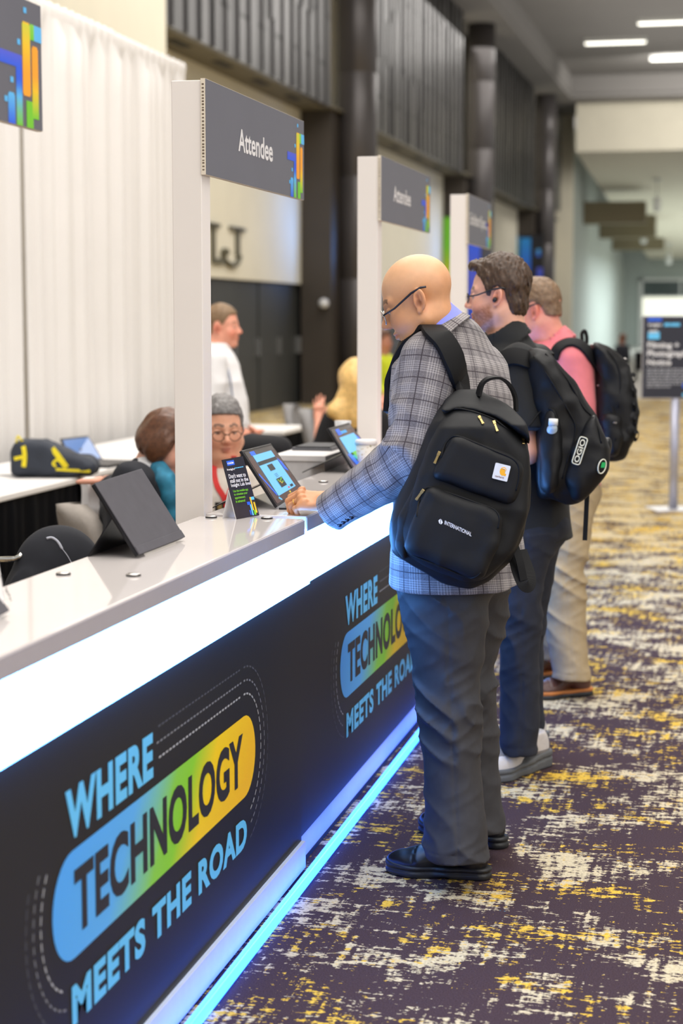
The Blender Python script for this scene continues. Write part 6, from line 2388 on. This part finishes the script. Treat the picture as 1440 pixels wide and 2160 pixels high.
s3 = [(1262, 940), (1258, 885), (1276, 872), (1300, 880), (1306, 930), (1296, 964), (1275, 968)]
soft_bag('side_pocket', rpoly(s3, 8, 2), PO3, PR, 0.0, 0.155, m_nylon, p3, rnd=0.05, wr=0.007, seed=55, h=0.007, **kw)
F3 = lambda P: np.minimum.reduce([SDF[o.name](P) for o in p3.children if o.name in SDF])
jj = SDF[[o for o in man3.children if o.name.startswith('polo_shirt')][0].name]


def on3(f, px, py, off=0.004):
    q = hit(f, px, py, 7.0, 8.1, off)
    return q if q is not None else pt(px, py, 7.5)


strap_on('shoulder_strap', jj, [(1168, 758), (1176, 738), (1190, 727), (1208, 724), (1226, 731), (1242, 748), tuple(pt(1256, 775, 7.55))], m_packdark, p3, w=0.055, t=0.014, Dr=(7.0, 8.1))
lp = spline([pt(1228, 722, 7.75), pt(1227, 704, 7.75), pt(1233, 698, 7.75), pt(1237, 710, 7.75), pt(1237, 725, 7.75)], 5)
MB().tube(lp, 0.008, 8).build('carry_handle', m_packdark, p3, True)
for i in range(5):
    y = 790 + i * 30
    a = on3(F3, 1331 + i * 1.5, y, 0.0)
    lp = spline([a, a + RGT * 0.018 - UPZ * 0.006, a + RGT * 0.014 - UPZ * 0.03, a - UPZ * 0.034], 4)
    MB().ribbon(lp, [unit(RGT - FWD * 0.3) for _ in lp], 0.02, 0.002).build('webbing_loop', m_packdark, p3)
for a in ([(1256, 770), (1272, 800), (1290, 860), (1298, 930)], [(1280, 738), (1300, 765), (1308, 800), (1304, 860)]):
    q = spline([on3(F3, x, y, 0.001) for x, y in a], 5)
    MB().tube(q, 0.004, 6).build('zipper', m_packdark, p3, True)
for x, y in ((1297, 892), (1262, 813), (1249, 727), (1318, 757)):
    c = on3(F3, x, y, 0.002)
    MB().lathe(c - np.array((0, 0, 0.004)), [(0.003, 0), (0.007, 0.002), (0.007, 0.006), (0.003, 0.008)], 10).build('metal_eyelet', m_steel, p3)

# ================================================================ people behind the counters
def seg(a, b, k):
    return np.array(a) * (1 - k) + np.array(b) * k


m_hairbob = M('chestnut_hair', srgb(96, 60, 38), 0.42, var=0.35, vscale=60, bump=0.3, bscale=200)
m_hairgrey = M('grey_hair', srgb(120, 116, 114), 0.55, var=0.35, vscale=70, bump=0.3, bscale=220)
m_hairblond = M('blonde_hair', srgb(222, 182, 112), 0.45, var=0.3, vscale=45, bump=0.3, bscale=160)
m_hairbrown = M('short_brown_hair', srgb(128, 102, 74), 0.55, var=0.3, vscale=70)
m_navyjk = M('dark_navy_jacket', srgb(26, 28, 36), 0.85, var=0.15, vscale=20)
m_teal = M('teal_scarf', srgb(40, 120, 150), 0.7, var=0.45, vscale=22)
m_whitesh = M('white_shirt', srgb(232, 230, 230), 0.75, var=0.03)
m_offwh = M('off_white_cardigan', srgb(228, 220, 208), 0.9, var=0.06, vscale=40, bump=0.2, bscale=300)
m_blackcl = M('black_cloth', srgb(20, 20, 24), 0.85, var=0.15)
m_red = M('red_lanyard', srgb(214, 44, 40), 0.6)
m_hivis = M('hi_vis_yellow', srgb(214, 226, 30), 0.6)

# ---- brown haired woman bent over her work
w = thing('person', 'person with brown bob haircut, dark jacket and teal scarf, head bowed', 'person', tuple(at_d(285, 1250, 7.0)))
EW = 7.0
HRw = facing(-12, 30, 0, right=True)
HOw = pt(350, 938, EW)
Jw = dict(neck=pt(316, 985, EW + 0.02), chest=pt(292, 1050, EW + 0.03), pelvis=pt(268, 1215, EW + 0.05), shR=pt(280, 1018, EW - 0.17), shL=pt(330, 1015, EW + 0.22),
          elR=pt(262, 1150, EW - 0.1), wrR=pt(232, 1016, EW + 0.35), elL=pt(330, 1150, EW + 0.28), wrL=pt(390, 1120, EW + 0.15), hipR=pt(270, 1230, EW - 0.05), hipL=pt(285, 1230, EW + 0.15),
          knR=pt(372, 1235, EW - 0.12), anR=pt(372, 1440, EW - 0.1), knL=pt(378, 1235, EW + 0.06), anL=pt(380, 1435, EW + 0.08))
Jw['elR'] = pt(250, 1082, EW + 0.05)
hw_ = [((Jw['wrR'], unit(pt(170, 1003, EW + 0.55) - Jw['wrR']), unit(-UPZ), unit(FWD), RELAX), {}), ((Jw['wrL'], unit(RGT), unit(-UPZ), unit(-FWD), RELAX), {})]
body(w, 'body', Jw, HOw, HRw, srgb(226, 168, 144), h=0.007, hands=hw_, tint=dict(brow=srgb(90, 62, 44)), thin=0.85)


def bob(P):
    Q = (P - A3(HOw)) @ HRw.astype(np.float32)
    d = ell(Q, (-0.016, 0, 0.045), (0.106, 0.088, 0.099))
    d = sm(0.03, d, ell(Q, (-0.045, 0, -0.012), (0.078, 0.092, 0.07)))
    d = sm(0.03, d, ell(Q, (0.0, 0.08, -0.012), (0.048, 0.022, 0.062)), ell(Q, (0.0, -0.08, -0.012), (0.048, 0.022, 0.062)))
    d = smax(d, (Q[:, 0] - 0.045 - np.clip(Q[:, 2] - 0.04, 0, 1) * 0.9), 0.012)
    return d + 0.004 * vn(Q, (60, 60, 14), 3)


solid('hair', bob, HOw - 0.24, HOw + 0.24, 0.005, m_hairbob, w, smooth=0)
shirt(w, 'jacket', Jw, m_navyjk, w=0.19, dp=0.135, hem=-0.06, folds=0.012, seed=61, side=unit(Jw['shR'] - Jw['shL']), h=0.008,
      sleeves=[[(Jw['shR'], Jw['elR'], 0.08, 0.065), (Jw['elR'], seg(Jw['elR'], Jw['wrR'], 0.85), 0.065, 0.045)], [(Jw['shL'], Jw['elL'], 0.08, 0.065), (Jw['elL'], Jw['wrL'], 0.065, 0.045)]])
sR = np.stack([unit(RGT * 0.8 - UPV * 0.6), unit(FH), unit(UPV * 0.8 + RGT * 0.6)], 1)
sR[:, 1] = np.cross(sR[:, 2], sR[:, 0])
nc = pt(328, 990, EW + 0.01)
solid('white_collar', lambda P: ring_sdf((P - A3(nc)) @ sR.astype(np.float32), 0.078, 0.07, 0.03, 0.006, -0.2), nc - 0.15, nc + 0.15, 0.005, m_whitesh, w)
sc0 = [pt(334, 992, EW - 0.06), pt(346, 1015, EW - 0.08), pt(358, 1045, EW - 0.08), pt(370, 1085, EW - 0.05), pt(382, 1130, EW - 0.02)]


def scarf(P):
    d = None
    for a, b in zip(sc0[:-1], sc0[1:]):
        e = cap(P, a, b, 0.034, 0.042)
        d = e if d is None else sm(0.02, d, e)
    d = sm(0.03, d, cap(P, pt(362, 1030, EW + 0.06), pt(390, 1110, EW + 0.06), 0.035, 0.05))
    return d - 0.008 * ridge(P, (16, 16, 10), 5)


solid('scarf', scarf, np.min(sc0, 0) - 0.2, np.max(sc0, 0) + 0.25, 0.006, m_teal, w)
trousers(w, 'trousers', [[(300, 1215, EW - 0.02, .1, .12), (300, 1300, EW, .08, .1)], [(310, 1215, EW + 0.18, .1, .12), (310, 1300, EW + 0.2, .08, .1)]], m_navyjk, waist=(seg(Jw['pelvis'], Jw['knR'], 0.4), (.3, .2, .09)), folds=0.004, seam=False, h=0.01)
# white cloth bag under the hand
bgp = pt(195, 1024, EW + 0.47)


def cloth(P):
    Q = P - A3(bgp)
    u, v = Q @ A3(RGT), Q @ A3(UPZ)
    d = rbox(P, bgp - UPZ * 0.05, (0.045, 0.02, 0.075), 0.018, np.stack([RGT, FH, UPZ], 1))
    return d - 0.012 * ridge(P, (26, 26, 8), 4)


tag(solid('plastic_bag', cloth, bgp - 0.2, bgp + 0.2, 0.005, m_whitesh, None), 'crumpled white plastic bag hanging below the bowed woman\'s hand', 'bag')

# ---- person with grey hair and glasses facing the camera
g = thing('person', 'seated person with short grey hair, glasses and red lanyard, facing the camera', 'person', tuple(at_d(470, 1250, 7.45)))
EG = 7.35
HRg = frame(unit(-FH * 0.96 + RGT * 0.26 - UPZ * 0.14))
HOg = pt(468, 908, EG)
Jg = dict(neck=pt(468, 985, EG + 0.04), chest=pt(468, 1040, EG + 0.06), pelvis=pt(468, 1240, EG + 0.12), shL=pt(545, 1020, EG + 0.02), shR=pt(392, 1020, EG + 0.08), elL=pt(560, 1130, EG - 0.05), wrL=pt(510, 1140, EG - 0.28),
          elR=pt(385, 1130, EG), wrR=pt(440, 1150, EG - 0.26), hipL=pt(505, 1250, EG + 0.1), hipR=pt(430, 1250, EG + 0.1), knL=pt(530, 1255, EG - 0.3), anL=pt(525, 1420, EG - 0.25), knR=pt(462, 1255, EG - 0.3), anR=pt(462, 1420, EG - 0.25), neck_r=0.064)
body(g, 'body', Jg, HOg, HRg, srgb(234, 174, 142), h=0.0055, tint=dict(brow=srgb(90, 80, 74), blush=0.25, lip=srgb(176, 100, 88)), headkw=dict(fat=0.012, jowl=1.2), hands=[((Jg['wrL'], unit(-FH - RGT * 0.5), unit(-UPZ), unit(RGT), RELAX), {}), ((Jg['wrR'], unit(-FH + RGT * 0.5), unit(-UPZ), unit(-RGT), RELAX), {})])
hair_short(g, 'hair', HOg, HRg, m_hairgrey, [(-0.13, -0.06), (-0.05, -0.05), (-0.03, 0.03), (0.0, 0.04), (0.02, 0.0), (0.035, 0.03), (0.05, 0.075), (0.1, 0.088)], top=0.014, side=0.006, amp=0.005, h=0.005)
glasses(g, HOg, HRg, M('bronze_frame', srgb(90, 60, 44), 0.3, 0.4), m_blackframe, drop=0.006, w=0.027, hgt=0.021, thick=0.0017)
shirt(g, 'cardigan', Jg, m_offwh, w=0.205, dp=0.15, hem=-0.05, folds=0.012, seed=71, side=RGT, belly=0.03, h=0.008,
      sleeves=[[(Jg['shL'], Jg['elL'], 0.082, 0.066), (Jg['elL'], Jg['wrL'], 0.066, 0.048)], [(Jg['shR'], Jg['elR'], 0.082, 0.066), (Jg['elR'], Jg['wrR'], 0.066, 0.048)]])
fg = SDF[[o for o in g.children if o.name.startswith('cardigan')][0].name]


def on_g(px, py, off=0.004):
    q = hit(fg, px, py, 6.8, 7.9, off)
    return q if q is not None else pt(px, py, EG - 0.12)


for a in ([(452, 978), (452, 1000), (458, 1025), (470, 1045), (476, 1060)], [(493, 962), (496, 985), (494, 1010), (484, 1040), (476, 1060)]):
    q = spline([on_g(*p) for p in a], 5)
    MB().ribbon(q, [unit(-FWD)] * len(q), 0.022, 0.003).build('lanyard', m_red, g)
q = on_g(474, 1075, 0.02)
MB().obox(q, RGT, unit(UPZ), -FWD, 0.04, 0.03, 0.004).build('name_badge', m_blackcl, g)
for k, (dx, dy, m) in enumerate(((-0.02, 0.012, m_brass), (0.006, 0.014, m_red), (0.022, 0.0, m_steel), (-0.006, -0.012, m_steel))):
    MB().obox(q + RGT * dx + UPZ * dy - FWD * 0.006, RGT, unit(UPZ), -FWD, 0.009, 0.009, 0.003).build('badge_pin', m, g)
trousers(g, 'trousers', [[(440, 1235, EG + 0.05, .1, .14), (440, 1320, EG, .09, .12)], [(500, 1235, EG + 0.05, .1, .14), (500, 1320, EG, .09, .12)]], m_navyjk, folds=0.004, seam=False, h=0.012)

# black jacket hung on a chair back beside them
jb = pt(555, 968, 8.4)


def hung(P):
    R_ = np.stack([RGT, FH, UPZ], 1)
    Q = (P - A3(jb)) @ R_.astype(np.float32)
    d = rbox(P, jb - UPZ * 0.12, (0.125, 0.06, 0.2), 0.05, R_)
    d = sm(0.05, d, ell(P, jb + UPZ * 0.06 - RGT * 0.02, (0.13, 0.07, 0.05), R_))
    return d - 0.012 * ridge(P, (9, 9, 4), 8)


ch = chair('dark covered chair behind the seated person with glasses', (jb[0], jb[1]), 1.0, (0.3, -1), m_chairg, 0.44)
tag(solid('jacket', hung, jb - 0.5, jb + 0.4, 0.008, m_blackcl, None), 'black jacket hung on a chair back beside the seated person with glasses', 'jacket')

# dark jacket draped on the near chair
jd = at_d(122, 1185, 5.83)
R_ = np.stack([RGT * 0.9 + FH * 0.43, FH * 0.9 - RGT * 0.43, UPZ], 1)


def draped(P):
    Q = (P - A3(jd)) @ R_.astype(np.float32)
    d = ell(Q, (0, 0, -0.03), (0.145, 0.1, 0.15))
    d = sm(0.05, d, rbox(Q, (0, 0, -0.25), (0.165, 0.1, 0.22), 0.06))
    return d - 0.014 * ridge(Q, (11, 11, 3), 6) * np.clip(0.12 - Q[:, 2], 0, 0.2) * 5


j = solid('jacket', draped, jd - 0.6, jd + 0.35, 0.006, m_navyjk, None)
tag(j, 'dark navy jacket with grey piping draped over the near chair back', 'jacket')
q = [hit(draped, x, y, 5.2, 6.4, 0.001) for x, y in ((98, 1136), (108, 1134), (118, 1139), (125, 1147), (130, 1156), (142, 1172), (152, 1190))]
q = [p for p in q if p is not None]
MB().tube(spline(q, 4), [0.0045 if i < 17 else 0.0015 for i in range(len(spline(q, 4)))], 6).build('piping', M('grey_piping', srgb(176, 178, 190), 0.7), j, True)

# ---- standing man in the white shirt
s = thing('person', 'man in white shirt with a name badge, standing behind the seated people', 'person', tuple(at_z(468, 1232, 0)))
ES = 10.8
HRs = facing(-14, 0, 0, right=True)
HOs = pt(470, 693, ES)
Js = dict(neck=pt(456, 738, ES), chest=pt(458, 800, ES), pelvis=pt(462, 905, ES), shR=pt(452, 762, ES - 0.18), shL=pt(470, 760, ES + 0.2), elR=pt(448, 860, ES - 0.22), wrR=pt(490, 912, ES - 0.22), elL=pt(492, 860, ES + 0.22), wrL=pt(515, 905, ES + 0.1),
          hipR=pt(460, 925, ES - 0.09), hipL=pt(466, 925, ES + 0.1), knR=pt(462, 1070, ES - 0.1), knL=pt(466, 1070, ES + 0.12), anR=pt(462, 1200, ES - 0.1), anL=pt(468, 1195, ES + 0.14))
body(s, 'body', Js, HOs, HRs, srgb(228, 160, 134), h=0.008, tint=dict(brow=srgb(110, 84, 60), blush=0.6), hands=[((Js['wrR'], unit(RGT - UPZ * 0.6), unit(FH), unit(UPZ), RELAX), {}), ((Js['wrL'], unit(RGT - UPZ), unit(-FH), unit(UPZ), RELAX), {})])
hair_short(s, 'hair', HOs, HRs, m_hairbrown, [(-0.13, -0.04), (-0.05, -0.03), (-0.03, 0.03), (0.0, 0.045), (0.02, 0.01), (0.035, 0.04), (0.06, 0.08), (0.1, 0.09)], top=0.016, side=0.003, h=0.007)
shirt(s, 'shirt', Js, m_whitesh, w=0.19, dp=0.14, hem=-0.05, folds=0.012, seed=81, side=unit(Js['shR'] - Js['shL']), belly=0.03, h=0.009,
      sleeves=[[(Js['shR'], Js['elR'], 0.08, 0.068), (Js['elR'], Js['wrR'], 0.066, 0.045)], [(Js['shL'], Js['elL'], 0.08, 0.066), (Js['elL'], Js['wrL'], 0.064, 0.045)]],
      collar=(pt(458, 735, ES), np.eye(3), 0.078, 0.075, 0.03))
trousers(s, 'trousers', [[(462, 895, ES - 0.06, .12, .13), (462, 1000, ES - 0.1, .09, .1), (463, 1210, ES - 0.1, .075, .08)], [(466, 895, ES + 0.08, .12, .13), (466, 1000, ES + 0.12, .09, .1), (468, 1205, ES + 0.14, .075, .08)]], m_blackcl, waist=(pt(463, 905, ES), (.16, .18, .1)), folds=0.008, seam=False, h=0.01)
for k in (-0.1, 0.12):
    hp_ = at_z(452, 1232, 0) + FH * k
    shoe(s, hp_, hp_ + RGT * 0.29, m_blackleather, m_blackrubber, h=0.008)
q = pt(496, 880, ES - 0.16)
bd = MB().obox(q, unit(RGT + FH * -0.5), UPZ, unit(-FH - RGT * 0.5), 0.045, 0.055, 0.003).build('name_badge', m_white_lam, s)
MB().obox(q - UPZ * 0.045 - FH * 0.004, unit(RGT + FH * -0.5), UPZ, unit(-FH - RGT * 0.5), 0.04, 0.02, 0.002).build('badge_stripe', M('badge_blue', srgb(80, 140, 230), 0.5), bd)
MB().tube([pt(472, 745, ES - 0.1), pt(486, 800, ES - 0.17), pt(494, 865, ES - 0.17)], 0.005, 6).build('lanyard', M('grey_lanyard', srgb(120, 130, 150), 0.6), s)

# ---- blonde woman seen from behind
b = thing('person', 'blonde woman in black with long hair, sitting behind the second white post', 'person', tuple(at_d(748, 1080, 11.8)))
EB = 11.8
HRb = facing(62, 10, 0, right=False)
HOb = pt(752, 806, EB)
Jb = dict(neck=pt(750, 860, EB), chest=pt(748, 900, EB), pelvis=pt(748, 1010, EB + 0.05), shL=pt(700, 885, EB - 0.05), shR=pt(800, 885, EB + 0.05), elL=pt(672, 950, EB - 0.02), wrL=pt(672, 885, EB + 0.2), elR=pt(818, 945, EB + 0.05), wrR=pt(806, 875, EB + 0.2),
          hipL=pt(725, 1020, EB), hipR=pt(772, 1020, EB), knL=pt(712, 1010, EB + 0.4), anL=pt(712, 1172, EB + 0.4), knR=pt(775, 1010, EB + 0.4), anR=pt(775, 1172, EB + 0.4))
body(b, 'body', Jb, HOb, HRb, srgb(226, 162, 136), h=0.009, hands=[((Jb['wrL'], unit(UPZ + FH * 0.4), unit(FH), unit(RGT), RELAX), {}), ((Jb['wrR'], unit(UPZ + FH * 0.4), unit(FH), unit(-RGT), RELAX), {})])


def longhair(P):
    d = ell(P, HOb + UPZ * 0.04, (0.115, 0.115, 0.12))
    back = -FH * 0.07
    d = sm(0.05, d, cap(P, HOb + back, HOb + back - UPZ * 0.22 - RGT * 0.02, 0.1, 0.085), cap(P, HOb + back - UPZ * 0.2 - RGT * 0.03, HOb + back - UPZ * 0.33 - RGT * 0.0, 0.08, 0.05),
           cap(P, HOb + back - UPZ * 0.1 - RGT * 0.08, pt(708, 868, EB - 0.1), 0.05, 0.045), cap(P, pt(708, 868, EB - 0.1), pt(716, 885, EB - 0.12), 0.045, 0.02))
    return d - 0.006 * ridge(P, (34, 34, 2.5), 4) - 0.004 * vn(P, (70, 70, 5), 6)


solid('hair', longhair, HOb - (0.4, 0.4, 0.55), HOb + (0.4, 0.4, 0.3), 0.008, m_hairblond, b)
shirt(b, 'black_top', Jb, m_blackcl, w=0.18, dp=0.12, hem=-0.05, folds=0.008, seed=91, side=RGT, h=0.01,
      sleeves=[[(Jb['shL'], Jb['elL'], 0.072, 0.055)], [(Jb['shR'], Jb['elR'], 0.072, 0.055)]])
trousers(b, 'trousers', [[(728, 1000, EB + 0.05, .1, .14), (715, 1060, EB + 0.3, .09, .12), (712, 1176, EB + 0.4, .07, .08)], [(768, 1000, EB + 0.05, .1, .14), (775, 1060, EB + 0.3, .09, .12), (775, 1176, EB + 0.4, .07, .08)]], m_blackcl, folds=0.004, seam=False, h=0.012)

# ---- small far figures
def far_person(lab, HO, D, cl, skin, hair, fdir, scale_px, leg_m):
    px, py = HO
    k = scale_px
    t = thing('person', lab, 'person', tuple(at_z(px, 670 + 1.6 * FPX / D, 0)))
    H = pt(px, py, D)
    R_ = frame(fdir)
    s_ = unit(np.cross(UPZ, fdir))
    f_ = unit(np.array((fdir[0], fdir[1], 0)))
    nk_ = H - UPZ * 0.16
    pl = H - UPZ * 0.62 - f_ * 0.05
    J = dict(neck=nk_, chest=nk_ - UPZ * 0.17, pelvis=pl, shL=nk_ + s_ * 0.18 - UPZ * 0.05, shR=nk_ - s_ * 0.18 - UPZ * 0.05, elL=nk_ + s_ * 0.23 - UPZ * 0.32, wrL=nk_ + s_ * 0.15 - UPZ * 0.42 + f_ * 0.24, elR=nk_ - s_ * 0.23 - UPZ * 0.32, wrR=nk_ - s_ * 0.15 - UPZ * 0.42 + f_ * 0.24,
             hipL=pl + s_ * 0.09, hipR=pl - s_ * 0.09, knL=pl + s_ * 0.12 + f_ * 0.42, knR=pl - s_ * 0.12 + f_ * 0.42)
    for q in 'LR':
        a_ = J['kn' + q] + 0
        a_[2] = 0.06
        J['an' + q] = a_
    body(t, 'body', J, H, R_, skin, h=0.014, thin=0.9)
    hair_short(t, 'hair', H, R_, hair, [(-0.13, -0.06), (-0.03, -0.02), (0.02, 0.03), (0.05, 0.07), (0.1, 0.08)], top=0.02, side=0.008, h=0.012)
    shirt(t, 'top', J, cl, w=0.19, dp=0.13, hem=-0.05, folds=0.006, seed=95, side=s_, h=0.014, sleeves=[[(J['sh' + q], J['el' + q], 0.08, 0.06), (J['el' + q], J['wr' + q], 0.06, 0.045)] for q in 'LR'])

    def lg(P):
        d = ell(P, pl, (0.17, 0.17, 0.12))
        for q in 'LR':
            d = sm(0.04, d, cap(P, J['hip' + q], J['kn' + q], 0.09, 0.07), cap(P, J['kn' + q], J['an' + q], 0.07, 0.055))
        return d
    pp = np.array([pl, J['knL'], J['knR'], J['anL'], J['anR']])
    solid('trousers', lg, pp.min(0) - 0.25, pp.max(0) + 0.25, 0.014, leg_m, t)
    return t


far_person('person in a yellow high visibility vest, sitting beyond the second white post', (806, 722), 19.5, m_hivis, srgb(190, 130, 105), m_hairbob, unit(RGT * 0.9 - FH * 0.3), 190, m_blackcl)
far_person('dark clothed person sitting far away, left of the filming notice sign', (1312, 716), 46.0, m_navyjk, srgb(150, 100, 80), m_hairbob, unit(-RGT * 0.5 + FH * 0.6), 80, m_blackcl)
# dark desk beside the far sitter
p = at_z(1336, 670 + 1.6 * FPX / 45.5, 0)
t = thing('desk', 'dark desk beside the far sitting person', 'desk', tuple(p))
p[0] += 0.35
MB().box(p[0] - 0.35, p[0] + 0.4, p[1] - 0.3, p[1] + 0.3, 0.7, 0.74).build('desk_top', m_blackcl, t)
MB().box(p[0] - 0.32, p[0] - 0.28, p[1] - 0.28, p[1] + 0.28, 0, 0.7).build('leg', m_blackcl, t)
MB().box(p[0] + 0.33, p[0] + 0.37, p[1] - 0.28, p[1] + 0.28, 0, 0.7).build('leg', m_blackcl, t)
MB().box(p[0] - 0.28, p[0] + 0.33, p[1] + 0.24, p[1] + 0.27, 0.25, 0.7).build('modesty_panel', m_navyjk, t)

# ================================================================ notice stand on the right
b = at_z(1419, 1076, 0)
DS = float(np.dot(b - CAMP, FWD))
k = FPX / DS
sx_ = RGT
sn = -FH
t = thing('notice_stand', 'dark filming and photography notice on a silver floor stand, at the right edge', 'sign', tuple(b))
bp = MB().obox(b + UPZ * 0.008, unit(RGT + FH * 0.1), unit(FH - RGT * 0.1), UPZ, 0.19, 0.19, 0.008).build('base_plate', M('brushed_silver', srgb(222, 220, 222), 0.3, 0.5), t)
bevel(bp, 0.004)
zb = pt(1419, 838, DS)[2]
zt_ = pt(1419, 668, DS)[2]
MB().tube([b + UPZ * 0.016, b + UPZ * (zb + 0.02)], 0.037, 16).build('pole', M('silver_pole', srgb(176, 178, 196), 0.35, 0.4), t, True)
cz_ = (zb + zt_) / 2
hw_, hh_ = 71 / k, (zt_ - zb) / 2
C_ = b + UPZ * cz_ + sn * 0.02
fr_ = MB().obox(C_, sx_, UPZ, sn, hw_ + 0.006, hh_ + 0.008, 0.016).build('sign_frame', M('silver_frame_edge', srgb(190, 190, 198), 0.35, 0.4), t)
bevel(fr_, 0.003)
MB().obox(C_ + sn * 0.0165, sx_, UPZ, sn, hw_, hh_, 0.001).build('sign_face', M('notice_navy', srgb(36, 38, 52), 0.45), t)


def np_(px, py):
    return C_ + sn * 0.0181 + sx_ * ((px - 1419) / k) + UPZ * (-(py - (838 + 668) / 2) / k)


m_nw = M('notice_white_print', srgb(228, 228, 232), 0.5)
m_ng = M('notice_grey_print', srgb(150, 152, 160), 0.5)
for s_, x, y, w_, h_, m in (('Insight', 1358, 690, 28, 8, m_nw), ('Filming +', 1357, 737, 66, 16, m_nw), ('Photography', 1357, 755, 92, 17, m_nw), ('Notice', 1357, 769, 50, 12, m_nw)):
    lettering('notice_lettering', s_, np_(x, y), sx_, UPZ, w_ / k, h_ / k, m, t, bold=0.03)
mm = MB()
rr = random.Random(5)
for i in range(7):
    x = 1357
    y = 776 + i * 6
    end = 1440 if i < 6 else 1400
    while x < end:
        w_ = rr.uniform(5, 13)
        mm.add([np_(x, y + 3.4), np_(x + w_, y + 3.4), np_(x + w_, y), np_(x, y)], [(0, 1, 2, 3)])
        x += w_ + 2.2
mm.build('small_print', m_ng, t)
for (x0, y0, x1, y1, m) in ((1357, 671, 1386, 678, m_cb), (1391, 682, 1403, 688, m_pblue), (1404, 682, 1424, 688, m_pblue), (1358, 700, 1382, 715, m_pblue), (1360, 697, 1378, 703, m_nw), (1432, 806, 1450, 816, m_cb), (1432, 828, 1470, 834, m_pblue)):
    mesh_obj('notice_mark', [np_(x0, y1), np_(x1, y1), np_(x1, y0), np_(x0, y0)], [(0, 1, 2, 3)], m, t)

# ================================================================ navy and yellow bag on the table by the drape
m_bagn = M('navy_tool_bag', srgb(40, 46, 58), 0.7, var=0.15, vscale=18, bump=0.15, bscale=400)
m_bagy = M('yellow_webbing', srgb(228, 208, 24), 0.65)
DB = 9.75
KB = FPX / DB
PB = pt(115, 965, DB)
PB = PB + UPZ * (TZ + 0.006 - pt(115, 1002, DB)[2])
kwb = dict(k=KB, c0=(115, 965))
RB = np.stack([RGT, UPZ, -FH], 1)
t = thing('bag', 'navy bag with yellow straps lying on the table by the drape', 'bag', (PB[0], PB[1], TZ))
ob = [(29, 1000), (27, 955), (36, 930), (60, 924), (98, 927), (120, 938), (150, 950), (195, 964), (208, 980), (204, 1000)]
soft_bag('bag_body', rpoly(ob, 10, 2), PB, RB, -0.12, 0.12, m_bagn, t, rnd=0.06, wr=0.01, seed=41, h=0.007, **kwb)
FB = SDF[t.children[0].name]


def on_b(px, py, off=0.002):
    q = hit(FB, px, py - (0), DB - 0.4, DB + 0.3, off)
    return q if q is not None else pt(px, py, DB - 0.1)


for nm, a, w_ in (('strap', [(44, 930), (50, 945), (52, 965), (50, 985)], 0.024), ('strap', [(30, 968), (38, 966), (48, 964)], 0.02), ('strap', [(110, 946), (120, 958), (132, 975), (140, 986)], 0.03), ('strap', [(118, 984), (112, 978), (120, 970), (130, 975)], 0.014), ('strap', [(118, 990), (150, 992), (190, 994)], 0.014)):
    q = spline([on_b(x, y) for x, y in a], 4)
    MB().ribbon(q, [unit(-FWD)] * len(q), w_, 0.004).build(nm, m_bagy, t)
q = [PB + RGT * ((38 - 115) / KB) + UPZ * (0.1 + dz_) for dz_ in (0.0, 0.022)]
MB().tube(spline([on_b(34, 934), on_b(38, 928) + UPZ * 0.02, on_b(46, 930)], 5), 0.006, 6).build('loop', m_bagy, t, True)
